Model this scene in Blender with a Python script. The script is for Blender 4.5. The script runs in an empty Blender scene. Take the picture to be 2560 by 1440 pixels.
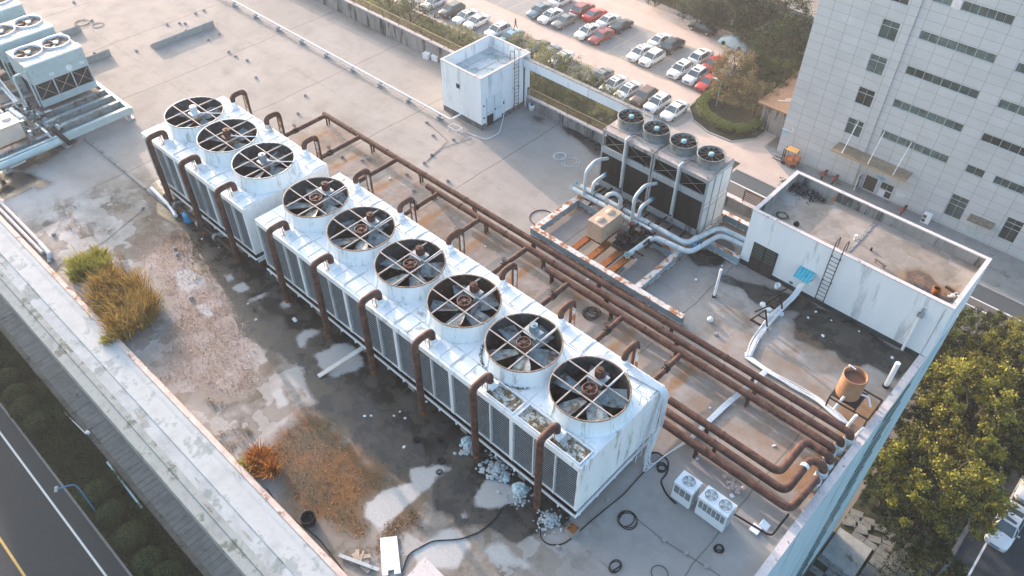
import bpy, math, random
import numpy as np
from mathutils import Vector, Matrix, noise as mnoise
random.seed(7); RNG = np.random.default_rng(7)
S = bpy.context.scene
COL = S.collection
# ------------------------------------------------------------------ camera
F_PX, PITCH, YAW, ROLL = 1989.6, 0.781527, 2.317758, 0.004806
CAM = Vector((0, 0, 33.0))
_fw = Vector((math.cos(YAW)*math.cos(PITCH), math.sin(YAW)*math.cos(PITCH), -math.sin(PITCH)))
_r = Vector((math.sin(YAW), -math.cos(YAW), 0)); _u = _r.cross(_fw)
_r2 = _r*math.cos(ROLL) + _u*math.sin(ROLL); _u2 = -_r*math.sin(ROLL) + _u*math.cos(ROLL)
cd = bpy.data.cameras.new('camera'); cam = bpy.data.objects.new('camera', cd); COL.objects.link(cam)
cd.sensor_width = 36; cd.lens = F_PX/2560*36; cd.clip_end = 3000; cd.clip_start = 0.5
m = Matrix((_r2, _u2, -_fw)).transposed().to_4x4(); m.translation = CAM; cam.matrix_world = m
S.camera = cam
# ------------------------------------------------------------------ sky, sun, exposure
SUN_EL, SUN_AZ = math.radians(13.5), math.atan2(0.20, -0.98)   # direction towards the sun, counter-clockwise from +X
sd = Vector((math.cos(SUN_AZ)*math.cos(SUN_EL), math.sin(SUN_AZ)*math.cos(SUN_EL), math.sin(SUN_EL)))
W = bpy.data.worlds.new('World'); S.world = W; W.use_nodes = True
nt = W.node_tree; bg = nt.nodes['Background']
sky = nt.nodes.new('ShaderNodeTexSky'); sky.sky_type = 'NISHITA'; sky.sun_disc = False
sky.sun_elevation = SUN_EL; sky.sun_rotation = math.radians(90) - SUN_AZ
sky.air_density = 1.2; sky.dust_density = 5.0; sky.ozone_density = 2.2; sky.altitude = 0
nt.links.new(sky.outputs[0], bg.inputs[0]); bg.inputs[1].default_value = 0.15
sl = bpy.data.lights.new('sun', 'SUN'); so = bpy.data.objects.new('sun', sl); COL.objects.link(so)
sl.energy = 2.0; sl.angle = math.radians(0.6); sl.color = (0.88, 0.64, 0.57)
so.rotation_euler = (-sd).to_track_quat('-Z', 'Y').to_euler(); so.location = (0, 0, 60)
S.view_settings.view_transform = 'Standard'; S.view_settings.look = 'None'
S.view_settings.exposure = 2.3; S.view_settings.gamma = 1
S.cycles.max_bounces = 6; S.cycles.diffuse_bounces = 3; S.cycles.glossy_bounces = 3
S.cycles.transmission_bounces = 4; S.cycles.volume_bounces = 0; S.cycles.transparent_max_bounces = 6

G = -25.4            # street level; the factory roof is z = 0
def at(px, py, z=0.0):
    """Survey helper: the world point at height z seen at photograph pixel (px, py)."""
    d = _r2*((px-1280)/F_PX) - _u2*((py-720)/F_PX) + _fw
    return CAM + d*((z-CAM.z)/d.z)
def onx(px, py, X):
    d = _r2*((px-1280)/F_PX) - _u2*((py-720)/F_PX) + _fw
    return CAM + d*(X/d.x)
def ony(px, py, Y):
    d = _r2*((px-1280)/F_PX) - _u2*((py-720)/F_PX) + _fw
    return CAM + d*(Y/d.y)
# ------------------------------------------------------------------ materials
MATS = {}
def mat(name, col, rough=0.7, metal=0.0, var=0.12, scale=2.0, spec=0.15, bump=0.0, stain=None, stain_amt=0.0, stain_scale=1.2, fine=0.0, emit=0, streak=False):
    if name in MATS: return MATS[name]
    M = bpy.data.materials.new(name); M.use_nodes = True; n = M.node_tree; L = n.links
    b = n.nodes['Principled BSDF']; b.inputs['Roughness'].default_value = rough; b.inputs['Metallic'].default_value = metal
    b.inputs['Specular IOR Level'].default_value = spec
    g = n.nodes.new('ShaderNodeNewGeometry')
    t = n.nodes.new('ShaderNodeTexNoise'); t.inputs['Scale'].default_value = scale; t.inputs['Detail'].default_value = 6; t.inputs['Roughness'].default_value = 0.65
    src = g.outputs['Position']
    if streak:
        mp = n.nodes.new('ShaderNodeMapping'); mp.inputs['Scale'].default_value = (1, 1, 0.15); L.new(src, mp.inputs[0]); src = mp.outputs[0]
    L.new(src, t.inputs['Vector'])
    rmp = n.nodes.new('ShaderNodeMapRange'); rmp.inputs[1].default_value = 0.3; rmp.inputs[2].default_value = 0.7
    rmp.inputs[3].default_value = 1-var; rmp.inputs[4].default_value = 1+var; L.new(t.outputs[0], rmp.inputs[0])
    mx = n.nodes.new('ShaderNodeMix'); mx.data_type = 'RGBA'; mx.blend_type = 'MULTIPLY'; mx.inputs[0].default_value = 1
    mx.inputs[6].default_value = (*col, 1); cmb = n.nodes.new('ShaderNodeCombineColor')
    for i in range(3): L.new(rmp.outputs[0], cmb.inputs[i])
    L.new(cmb.outputs[0], mx.inputs[7]); out = mx.outputs[2]
    if stain:
        t2 = n.nodes.new('ShaderNodeTexNoise'); t2.inputs['Scale'].default_value = stain_scale; t2.inputs['Detail'].default_value = 8; t2.inputs['Roughness'].default_value = 0.7
        L.new(src, t2.inputs['Vector'])
        r2 = n.nodes.new('ShaderNodeMapRange'); r2.inputs[1].default_value = 0.72-stain_amt*0.4; r2.inputs[2].default_value = 0.80-stain_amt*0.4; L.new(t2.outputs[0], r2.inputs[0])
        m2 = n.nodes.new('ShaderNodeMix'); m2.data_type = 'RGBA'; L.new(r2.outputs[0], m2.inputs[0]); L.new(out, m2.inputs[6]); m2.inputs[7].default_value = (*stain, 1); out = m2.outputs[2]
    L.new(out, b.inputs['Base Color'])
    if bump:
        t3 = n.nodes.new('ShaderNodeTexNoise'); t3.inputs['Scale'].default_value = scale*8; t3.inputs['Detail'].default_value = 4; L.new(g.outputs['Position'], t3.inputs['Vector'])
        bp = n.nodes.new('ShaderNodeBump'); bp.inputs['Strength'].default_value = bump; bp.inputs['Distance'].default_value = 0.03
        L.new(t3.outputs[0], bp.inputs['Height']); L.new(bp.outputs[0], b.inputs['Normal'])
    MATS[name] = M; return M
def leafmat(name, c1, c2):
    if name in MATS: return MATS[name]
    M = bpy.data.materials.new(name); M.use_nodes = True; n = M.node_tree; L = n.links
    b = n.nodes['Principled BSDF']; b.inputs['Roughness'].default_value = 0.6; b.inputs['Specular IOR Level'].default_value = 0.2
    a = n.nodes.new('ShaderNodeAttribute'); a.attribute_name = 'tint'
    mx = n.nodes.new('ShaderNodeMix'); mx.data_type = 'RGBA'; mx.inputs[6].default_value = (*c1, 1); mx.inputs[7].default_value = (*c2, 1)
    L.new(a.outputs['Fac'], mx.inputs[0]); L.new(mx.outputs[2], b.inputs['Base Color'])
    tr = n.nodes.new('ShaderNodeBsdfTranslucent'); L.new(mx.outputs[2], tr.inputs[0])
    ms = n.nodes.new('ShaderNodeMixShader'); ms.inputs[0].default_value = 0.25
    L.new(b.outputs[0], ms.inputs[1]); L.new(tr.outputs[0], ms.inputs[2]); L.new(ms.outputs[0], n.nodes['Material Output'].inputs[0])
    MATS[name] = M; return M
WHITE = mat('white_paint', (.74, .76, .76), .55, var=.06, scale=1.2, stain=(.40, .38, .34), stain_amt=.38, stain_scale=1.6, streak=True)
WHITE2 = mat('white_render', (.66, .70, .72), .8, var=.07, scale=.8, stain=(.42, .46, .47), stain_amt=.42, stain_scale=1.1, streak=True)
STACK = mat('white_fibreglass', (.70, .75, .76), .45, var=.05, scale=1.4, stain=(.44, .46, .45), stain_amt=.42, stain_scale=2.5, streak=True)
COPING = mat('pinkish_coping', (.50, .46, .45), .8, var=.15, scale=3, stain=(.22, .2, .19), stain_amt=.4, stain_scale=3)
RUST = mat('rusty_brown_pipe', (.074, .040, .032), .7, var=.45, scale=3, stain=(.125, .068, .050), stain_amt=.5, stain_scale=2.2, bump=.3)
RUST2 = mat('orange_rust', (.24, .085, .025), .85, var=.4, scale=6, stain=(.07, .03, .02), stain_amt=.5, stain_scale=6)
DARKIN = mat('dark_inside', (.035, .038, .04), .8, var=.5, scale=2)
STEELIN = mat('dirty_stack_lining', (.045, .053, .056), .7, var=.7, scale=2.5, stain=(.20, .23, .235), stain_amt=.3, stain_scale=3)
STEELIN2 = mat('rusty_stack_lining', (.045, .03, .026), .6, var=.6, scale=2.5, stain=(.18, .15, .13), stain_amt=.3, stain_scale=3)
BLADE = mat('pale_blade', (.20, .255, .27), .5, var=.5, scale=2.5, stain=(.10, .075, .06), stain_amt=.55, stain_scale=2)
GALV = mat('galvanised_steel', (.30, .34, .36), .5, .25, var=.2, scale=2, stain=(.12, .13, .13), stain_amt=.4, stain_scale=2, streak=True)
GALVTOP = mat('dusty_galvanised_top', (.33, .29, .27), .7, .1, var=.2, scale=1.5, stain=(.42, .38, .35), stain_amt=.45, stain_scale=.8)
LOUV = mat('grey_louvre_slat', (.27, .31, .32), .6, var=.15, scale=3)
BLACKP = mat('wet_black_panel', (.014, .017, .018), .5, var=.6, scale=3, stain=(.12, .14, .145), stain_amt=.2, stain_scale=1.8, streak=True)
LIGHTPIPE = mat('silver_lagged_pipe', (.42, .48, .50), .5, .2, var=.12, scale=3, stain=(.25, .22, .2), stain_amt=.2, stain_scale=3)
DARKST = mat('dark_painted_steel', (.028, .026, .026), .6, var=.4, scale=4)
MOTORB = mat('brown_motor', (.085, .042, .032), .6, var=.3, scale=8)
MOTORG = mat('blue_grey_motor', (.20, .27, .30), .5, var=.3, scale=8)
PEEL = mat('peeling_white_beam', (.47, .46, .44), .75, var=.2, scale=2, stain=(.26, .11, .05), stain_amt=.62, stain_scale=2.2)
BLUEST = mat('blue_grey_beam', (.20, .30, .34), .7, var=.2, scale=2, stain=(.08, .09, .09), stain_amt=.35, stain_scale=2)
STONE = mat('pale_rubble', (.38, .42, .43), .85, var=.3, scale=8)
CONC = mat('weathered_concrete', (.24, .235, .225), .9, var=.25, scale=1.5, stain=(.07, .07, .068), stain_amt=.5, stain_scale=1.2, streak=True)
BEIGE = mat('beige_tank_panel', (.42, .31, .225), .5, var=.15, scale=2, stain=(.20, .15, .11), stain_amt=.3, stain_scale=2)
BLKRUB = mat('black_rubber', (.018, .02, .022), .6, var=.2, scale=5)
CABLEW = mat('white_cable', (.62, .66, .68), .5, var=.1, scale=6)
PLASTW = mat('white_plastic', (.66, .68, .70), .5, var=.06, scale=4)
BLUE = mat('blue_plastic', (.03, .20, .40), .4, var=.1, scale=4)
GLASS = mat('window_glass', (.035, .068, .070), .15, var=.6, scale=.6, spec=.35)
DOORW = mat('white_door', (.56, .64, .68), .6, var=.06, scale=2, stain=(.3, .32, .3), stain_amt=.25, stain_scale=4)
# ------------------------------------------------------------------ mesh builder
class MB:
    def __init__(s): s.v = []; s.f = []; s.sm = []; s.mi = []; s.m = 0
    def add(s, vs, fs, smooth=False):
        o = len(s.v); s.v += [tuple(v) for v in vs]
        for f in fs: s.f.append(tuple(i+o for i in f)); s.sm.append(smooth); s.mi.append(s.m)
        return s
    def box(s, x0, x1, y0, y1, z0, z1):
        if x0 > x1: x0, x1 = x1, x0
        if y0 > y1: y0, y1 = y1, y0
        if z0 > z1: z0, z1 = z1, z0
        vs = [(x, y, z) for z in (z0, z1) for y in (y0, y1) for x in (x0, x1)]
        return s.add(vs, [(0, 2, 3, 1), (4, 5, 7, 6), (0, 1, 5, 4), (2, 6, 7, 3), (0, 4, 6, 2), (1, 3, 7, 5)])
    def obox(s, c, sx, sy, sz, rz=0, ry=0, rx=0):
        R = Matrix.Rotation(rz, 3, 'Z') @ Matrix.Rotation(ry, 3, 'Y') @ Matrix.Rotation(rx, 3, 'X'); c = Vector(c)
        vs = [c + R @ Vector((a*sx/2, b*sy/2, d*sz/2)) for d in (-1, 1) for b in (-1, 1) for a in (-1, 1)]
        return s.add(vs, [(0, 2, 3, 1), (4, 5, 7, 6), (0, 1, 5, 4), (2, 6, 7, 3), (0, 4, 6, 2), (1, 3, 7, 5)])
    def bar(s, p, q, w, h=None, up=(0, 0, 1)):
        h = h or w; p = Vector(p); q = Vector(q); d = (q-p).normalized(); up = Vector(up)
        if abs(d.dot(up)) > .98: up = Vector((1, 0, 0))
        a = d.cross(up).normalized(); b = a.cross(d)
        vs = [e + a*(i*w/2) + b*(j*h/2) for e in (p, q) for j in (-1, 1) for i in (-1, 1)]
        return s.add(vs, [(0, 2, 3, 1), (4, 5, 7, 6), (0, 1, 5, 4), (2, 6, 7, 3), (0, 4, 6, 2), (1, 3, 7, 5)])
    def tube(s, pts, r, seg=10, bend=0.0, cap=True, bn=5):
        P = [Vector(p) for p in pts]
        if bend:
            Q = [P[0]]
            for i in range(1, len(P)-1):
                a, b, c = P[i-1], P[i], P[i+1]; d1 = (a-b); d2 = (c-b); k = min(bend, d1.length*.49, d2.length*.49)
                A = b + d1.normalized()*k; B = b + d2.normalized()*k
                for j in range(bn+1):
                    t = j/bn; Q.append((1-t)**2*A + 2*t*(1-t)*b + t*t*B)
            Q.append(P[-1]); P = Q
        rings = []; n0 = None
        for i, p in enumerate(P):
            d = (P[min(i+1, len(P)-1)] - P[max(i-1, 0)]).normalized()
            if n0 is None:
                ref = Vector((0, 0, 1)) if abs(d.z) < .9 else Vector((1, 0, 0)); n0 = d.cross(ref).normalized()
            else:
                n0 = (n0 - d*n0.dot(d)); n0 = n0.normalized() if n0.length > 1e-6 else d.orthogonal().normalized()
            b = d.cross(n0); rings.append([p + n0*(r*math.cos(2*math.pi*k/seg)) + b*(r*math.sin(2*math.pi*k/seg)) for k in range(seg)])
        vs = [v for rg in rings for v in rg]; fs = []
        for i in range(len(rings)-1):
            for k in range(seg): fs.append((i*seg+k, i*seg+(k+1) % seg, (i+1)*seg+(k+1) % seg, (i+1)*seg+k))
        s.add(vs, fs, True)
        if cap:
            s.add(rings[0], [tuple(range(seg))[::-1]]); s.add(rings[-1], [tuple(range(seg))])
        return s
    def lathe(s, c, prof, seg=24, cap_top=False, cap_bot=False, a0=0.0):
        c = Vector(c); vs = []
        for r, z in prof:
            for k in range(seg): vs.append((c.x + r*math.cos(a0+2*math.pi*k/seg), c.y + r*math.sin(a0+2*math.pi*k/seg), c.z+z))
        fs = [(i*seg+k, i*seg+(k+1) % seg, (i+1)*seg+(k+1) % seg, (i+1)*seg+k) for i in range(len(prof)-1) for k in range(seg)]
        s.add(vs, fs, True)
        if cap_top: s.add(vs[-seg:], [tuple(range(seg))])
        if cap_bot: s.add(vs[:seg], [tuple(range(seg))[::-1]])
        return s
    def cyl(s, c, r, h, seg=16, r2=None):
        return s.lathe(c, [(r, 0), (r if r2 is None else r2, h)], seg, True, True)
    def prism(s, poly, z0, z1):
        n = len(poly); vs = [(x, y, z0) for x, y in poly] + [(x, y, z1) for x, y in poly]
        return s.add(vs, [tuple(range(n))[::-1], tuple(range(n, 2*n))] + [(i, (i+1) % n, n+(i+1) % n, n+i) for i in range(n)])
    def quad(s, *p): return s.add(p, [tuple(range(len(p)))])
    def ring(s, c, R, r, seg=20, sub=6, nrm=(0, 0, 1)):
        nrm = Vector(nrm); a = nrm.orthogonal().normalized(); b = nrm.cross(a); c = Vector(c)
        vs = []
        for i in range(seg):
            t = 2*math.pi*i/seg; d = a*math.cos(t) + b*math.sin(t)
            for k in range(sub):
                u = 2*math.pi*k/sub; vs.append(c + d*(R + r*math.cos(u)) + nrm*(r*math.sin(u)))
        fs = [(i*sub+k, ((i+1) % seg)*sub+k, ((i+1) % seg)*sub+(k+1) % sub, i*sub+(k+1) % sub) for i in range(seg) for k in range(sub)]
        return s.add(vs, fs, True)
    def rock(s, c, r, seed=0):
        rr = random.Random(seed); t = (1+5**.5)/2
        V = [(-1, t, 0), (1, t, 0), (-1, -t, 0), (1, -t, 0), (0, -1, t), (0, 1, t), (0, -1, -t), (0, 1, -t), (t, 0, -1), (t, 0, 1), (-t, 0, -1), (-t, 0, 1)]
        Fc = [(0, 11, 5), (0, 5, 1), (0, 1, 7), (0, 7, 10), (0, 10, 11), (1, 5, 9), (5, 11, 4), (11, 10, 2), (10, 7, 6), (7, 1, 8), (3, 9, 4), (3, 4, 2), (3, 2, 6), (3, 6, 8), (3, 8, 9), (4, 9, 5), (2, 4, 11), (6, 2, 10), (8, 6, 7), (9, 8, 1)]
        sx, sy, sz = (rr.uniform(.7, 1.3), rr.uniform(.6, 1.1), rr.uniform(.4, .8)); a = rr.uniform(0, 6.28); ca, sa = math.cos(a), math.sin(a)
        vs = []
        for v in V:
            k = r/1.9*rr.uniform(.8, 1.15); x, y, z = v[0]*k*sx, v[1]*k*sy, v[2]*k*sz; vs.append((c[0]+x*ca-y*sa, c[1]+x*sa+y*ca, c[2]+z))
        return s.add(vs, Fc)
    def build(s, name, material, parent=None, loc=None):
        me = bpy.data.meshes.new(name)
        off = Vector((0, 0, 0))
        o = bpy.data.objects.new(name, me)
        if parent is not None:
            o.parent = parent; off = wloc(parent)
            if loc is not None: off = off  # children keep their parent's origin
        elif loc is not None:
            o.location = loc; off = Vector(loc)
        me.from_pydata([(v[0]-off.x, v[1]-off.y, v[2]-off.z) for v in s.v], [], s.f)
        me.polygons.foreach_set('use_smooth', s.sm)
        ms = material if isinstance(material, (list, tuple)) else [material]
        for x in ms: me.materials.append(x)
        if len(ms) > 1: me.polygons.foreach_set('material_index', s.mi)
        me.update(); COL.objects.link(o); return o
def wloc(o):
    p = Vector((0, 0, 0))
    while o is not None: p += Vector(o.location); o = o.parent
    return p
def thing(name, label, cat, loc=(0, 0, 0), group=None):
    o = bpy.data.objects.new(name, None); COL.objects.link(o); o.location = loc; o.empty_display_size = .3
    o['label'] = label; o['category'] = cat
    if group: o['group'] = group
    return o
def tag(o, label, cat, group=None, kind=None):
    if kind: o['kind'] = kind
    if kind in (None, 'stuff') and label: o['label'] = label; o['category'] = cat
    if group: o['group'] = group
    return o
def struct(o): o['kind'] = 'structure'; return o
def copy_tree(o, parent=None):
    c = o.copy(); COL.objects.link(c)
    if parent is not None: c.parent = parent
    for ch in list(o.children): copy_tree(ch, c)
    return c
def np_mesh(name, verts, quads, material, parent=None, tint=None, k=4, smooth=False):
    me = bpy.data.meshes.new(name); nv = len(verts); nf = len(quads)
    off = wloc(parent) if parent is not None else Vector((0, 0, 0))
    me.vertices.add(nv); me.vertices.foreach_set('co', (verts - np.array(off[:])).astype(np.float32).ravel())
    me.loops.add(nf*k); me.loops.foreach_set('vertex_index', quads.astype(np.int32).ravel())
    me.polygons.add(nf); me.polygons.foreach_set('loop_start', np.arange(0, nf*k, k, dtype=np.int32))
    try: me.polygons.foreach_set('loop_total', np.full(nf, k, dtype=np.int32))
    except Exception: pass
    me.polygons.foreach_set('use_smooth', np.full(nf, smooth))
    me.update(calc_edges=True)
    if tint is not None:
        at_ = me.attributes.new('tint', 'FLOAT', 'FACE'); at_.data.foreach_set('value', tint.astype(np.float32))
    me.materials.append(material); me.validate()
    o = bpy.data.objects.new(name, me); COL.objects.link(o)
    if parent is not None: o.parent = parent
    return o
def leaf_cloud(centres, size, n_per=1, flat=0.0, rng=RNG):
    """random small quads (leaves) at the given centres"""
    n = len(centres); a = rng.normal(size=(n, 3)); a /= np.linalg.norm(a, axis=1)[:, None]
    if flat: a[:, 2] *= (1-flat); a /= np.linalg.norm(a, axis=1)[:, None]
    b = rng.normal(size=(n, 3)); b -= a*(a*b).sum(1)[:, None]; b /= np.linalg.norm(b, axis=1)[:, None]
    sz = size*rng.uniform(.6, 1.3, n)[:, None]
    c = centres
    V = np.stack([c-a*sz*.5, c+b*sz*.32, c+a*sz*.5, c-b*sz*.32], 1).reshape(-1, 3)
    Q = np.arange(n*4).reshape(-1, 4)
    return V, Q
# ================================================================== FACTORY ROOF
XL, XR, YF, YB = -112.0, -2.85, 6.35, 39.6
factory = thing('factory_building', 'wide flat factory roof with stained grey concrete surface and pale blue edges', 'building', (-50, 22, 0))
# ---- stained roof sheet: stain, shade and reflection masks drawn as outlines on the roof, blended by the material
def poly_px(L, o=(0, 0), k=1.0, z=0.0): return np.array([tuple(at(o[0]+a/k, o[1]+b/k, z))[:2] for a, b in L])
def soft_poly(P, X, Y, w):
    inside = np.zeros(X.shape, bool); d = np.full(X.shape, 1e9); n = len(P)
    for i in range(n):
        x1, y1 = P[i]; x2, y2 = P[(i+1) % n]
        c = ((y1 > Y) != (y2 > Y)); 
        with np.errstate(divide='ignore', invalid='ignore'):
            xi = (x2-x1)*(Y-y1)/(y2-y1+1e-12)+x1
        inside ^= c & (X < xi)
        dx, dy = x2-x1, y2-y1; t = np.clip(((X-x1)*dx+(Y-y1)*dy)/(dx*dx+dy*dy+1e-9), 0, 1)
        d = np.minimum(d, np.hypot(X-x1-t*dx, Y-y1-t*dy))
    return np.clip(.5+np.where(inside, d, -d)/w, 0, 1)
c3b = (540, 960); c6 = (1080, 960); c4 = (560, 600); c8 = (1920, 760); z8 = (1780, 700); c1b = (0, 480)
WET_SHADE = [(np.array([(-47.5, 15.2), (-44, 13.6), (-41, 14.0), (-38, 12.4), (-35, 12.6), (-31, 11.2), (-27, 12.2), (-23, 11.0), (-19, 12.0), (-15, 12.6), (-11.5, 13.8), (-10.2, 15.0), (-11, 16.5), (-30, 17), (-47, 16.5)]), .82), (poly_px([(740,150),(930,60),(1100,0),(1500,200),(1700,290),(1640,330),(1530,480),(1640,600),(1600,640),(1450,660),(1480,740),(1380,740),(1250,620),(1100,560),(1000,420),(870,280),(650,190)], c3b, 3), 1),  # first outline: wet roof and the towers' shade, both painted dark
 (poly_px([(300,500),(140,600),(0,700),(0,960),(150,1000),(180,1080),(380,1050),(500,1130),(640,1200),(820,1130),(800,1010),(880,940),(860,820),(760,900),(520,900),(300,900),(270,780),(340,690),(370,640),(560,560),(420,500)], c6, 3), .95),
 (poly_px([(60,80),(150,150),(270,240),(400,330),(500,420),(620,500),(720,600),(760,700),(600,640),(500,700),(560,820),(640,960),(560,980),(440,900),(330,780),(250,650),(120,550),(0,400),(-120,200),(-160,60),(-60,0)], c4, 3), .85),  # wet roof by the far towers, their cast shade painted in
 (poly_px([(780,880),(960,900),(1120,960),(1280,1000),(1450,1130),(1700,1320),(1500,1440),(1250,1300),(1050,1230),(900,1130),(860,1060)], c4, 3), .95),
 (poly_px([(350,20),(560,90),(800,230),(950,340),(1110,400),(1060,480),(980,560),(900,520),(750,450),(680,470),(570,430),(500,350),(400,340),(300,290),(200,260),(210,160),(190,120),(240,60)], c8, 3), 1.1),
 (poly_px([(40,-60),(150,-40),(300,30),(480,60),(760,130),(900,220),(820,300),(650,260),(560,250),(430,200),(400,215),(310,150),(260,80),(200,60),(80,30)], z8, 3.4125), 1.0),
 (poly_px([(1320,1230),(1340,1180),(1420,1100),(1500,1060),(1640,1110),(1660,1180),(1620,1250),(1560,1310),(1400,1310)], (1280,230), 3), 1.05),
 (poly_px([(1505,945),(1600,960),(1830,1080),(1830,1170),(1780,1190),(1640,1060),(1540,1000)], (900,0), 3), .8),
 (poly_px([(1260,850),(1340,860),(1400,880),(1380,930),(1300,930)], (900,0), 3), .62),
 (poly_px([(0,425),(55,432),(78,433),(100,445),(130,458),(100,475),(87,465),(50,485),(0,505),(-40,500),(-40,425)]), .95),
 (poly_px([(0,395),(120,360),(190,340),(210,350),(130,400),(60,430),(0,430)]), .60),
 (poly_px([(470,150),(560,150),(640,190),(720,240),(700,280),(640,300),(560,260),(500,210)], (1780,380), 3), .0),
 (poly_px([(830,20),(870,40),(950,60),(1080,100),(1060,130),(1000,110),(930,80),(850,45)], (0,0), 1), .45)]
LEAF = [(poly_px([(650,190),(870,280),(1000,420),(1100,560),(1250,620),(1380,740),(1250,790),(1100,880),(1080,960),(1180,1090),(1100,1200),(900,1100),(800,1030),(650,980),(500,860),(470,700),(370,500),(450,380)], c3b, 3), 1),
 (poly_px([(1250,1060),(1480,930),(1560,1000),(1540,1080),(1400,1120),(1380,1300),(1250,1380),(1180,1250)], c3b, 3), .8)]
FLECK = [(poly_px([(980,380),(1240,240),(1440,340),(1490,430),(1490,600),(1700,740),(1800,900),(1920,1100),(1960,1500),(1750,1560),(1500,1500),(1200,1440),(1220,1200),(1300,900),(1250,740),(1100,600),(1050,520)], c1b, 3), .8),
 (poly_px([(1250,480),(1440,460),(1480,600),(1300,740),(1180,660),(1130,580)], c1b, 3), 1)]
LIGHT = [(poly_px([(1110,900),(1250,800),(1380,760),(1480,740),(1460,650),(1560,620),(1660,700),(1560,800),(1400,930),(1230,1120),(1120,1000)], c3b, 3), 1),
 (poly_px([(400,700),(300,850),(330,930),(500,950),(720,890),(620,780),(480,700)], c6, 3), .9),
 (poly_px([(60,360),(150,310),(180,370),(110,400)], c4, 3), 1), (poly_px([(0,270),(60,250),(90,290),(20,330)], c4, 3), .9),  # small pale blocks from here paint sky reflections on the wet roof
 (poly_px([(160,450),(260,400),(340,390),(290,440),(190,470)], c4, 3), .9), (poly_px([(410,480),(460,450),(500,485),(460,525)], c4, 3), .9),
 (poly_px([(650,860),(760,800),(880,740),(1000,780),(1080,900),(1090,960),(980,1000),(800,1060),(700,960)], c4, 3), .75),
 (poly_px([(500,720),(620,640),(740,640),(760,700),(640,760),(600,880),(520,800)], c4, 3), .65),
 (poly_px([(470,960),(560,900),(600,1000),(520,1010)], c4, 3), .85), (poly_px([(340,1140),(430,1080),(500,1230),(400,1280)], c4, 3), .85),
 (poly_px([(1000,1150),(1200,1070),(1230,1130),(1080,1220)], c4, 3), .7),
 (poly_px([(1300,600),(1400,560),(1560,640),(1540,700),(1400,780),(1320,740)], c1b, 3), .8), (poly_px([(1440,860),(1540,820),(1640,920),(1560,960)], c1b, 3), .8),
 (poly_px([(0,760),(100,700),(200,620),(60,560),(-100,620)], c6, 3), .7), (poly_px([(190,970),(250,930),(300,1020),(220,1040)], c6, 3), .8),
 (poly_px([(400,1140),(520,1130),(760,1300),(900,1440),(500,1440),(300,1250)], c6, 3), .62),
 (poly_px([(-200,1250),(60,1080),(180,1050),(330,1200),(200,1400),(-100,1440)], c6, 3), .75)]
RUSTY = [(poly_px([(1600,-60),(1900,200),(2060,400),(1700,700),(1300,900),(900,640),(1150,560),(1380,480),(1500,250),(1440,120)], (1600,960), 3), .75)]
for xc in (-44.25, -40.3, -36.3, -31.5, -27.7, -23.7, -19.9, -16.0, -12.1):
    RUSTY.append((np.array([(xc+.2, 23.6), (xc+.7, 23.2), (xc+1.1, 25.2), (xc+.95, 27.2), (xc+.45, 27.6), (xc+.3, 26)]), .85))
RUSTY += [(np.array([(-45, 21.5), (-10, 21.5), (-4, 22.5), (-3, 28), (-45, 28.3)]), .44), (np.array([(-13, 28.4), (-3, 28.4), (-3, 32), (-8, 33.5), (-13, 32)]), .42), (np.array([(-43.8,27.0),(-42.5,26.4),(-41.6,26.7),(-41.6,27.2),(-43.2,27.4)]), .7), (np.array([(-37.2,25.5),(-36.6,25.2),(-35.6,25.7),(-36.2,26.2)]), .6)]
PALE = [(poly_px([(-400,560),(100,440),(380,520),(460,600),(330,700),(300,800),(250,960),(60,760),(-400,700)]), .7)]
STP = .22
gx = np.arange(XL, XR+STP, STP); gy = np.arange(YF, YB+STP, STP); gx[-1] = XR; gy[-1] = YB
X, Y = np.meshgrid(gx, gy); near = X > -75
def mask(lst, w=.9):
    M_ = np.zeros(X.shape)
    for P, a in lst:
        mnx, mny = P.min(0)-1.5; mxx, mxy = P.max(0)+1.5
        sel = (X > mnx) & (X < mxx) & (Y > mny) & (Y < mxy)
        if sel.any():
            t = soft_poly(P, X[sel], Y[sel], w)*a; M_[sel] = np.maximum(M_[sel], t)
    return M_
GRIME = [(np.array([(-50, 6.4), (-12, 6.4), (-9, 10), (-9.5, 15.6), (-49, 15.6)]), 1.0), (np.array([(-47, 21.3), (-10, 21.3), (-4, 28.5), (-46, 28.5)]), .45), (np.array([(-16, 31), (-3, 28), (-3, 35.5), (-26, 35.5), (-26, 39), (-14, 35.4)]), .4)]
OLIV = [(poly_px([(200,1440),(380,1120),(420,900),(520,760),(640,700),(1000,560),(1440,740),(1380,900),(1250,1100),(1100,1300),(800,1440),(500,1500)], (540, 960), 3), .75), (poly_px([(1220,1040),(1300,880),(1400,900),(1300,1100),(1500,1440),(1250,1440)], (0, 480), 3), .6)]
mw, ml, mf, mg, mr, mp = mask(WET_SHADE, .8), mask(LEAF, 1.6), mask(FLECK, 1.6), mask(LIGHT, 1.2), mask(RUSTY, .7), mask(PALE, 3.0)
nv = X.size; nx = len(gx); ny = len(gy)
V = np.stack([X.ravel(), Y.ravel(), np.zeros(nv)], 1)
I = np.arange(nv).reshape(ny, nx); Q = np.stack([I[:-1, :-1], I[:-1, 1:], I[1:, 1:], I[1:, :-1]], -1).reshape(-1, 4)
RM = bpy.data.materials.new('stained_roof_concrete'); RM.use_nodes = True
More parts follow.
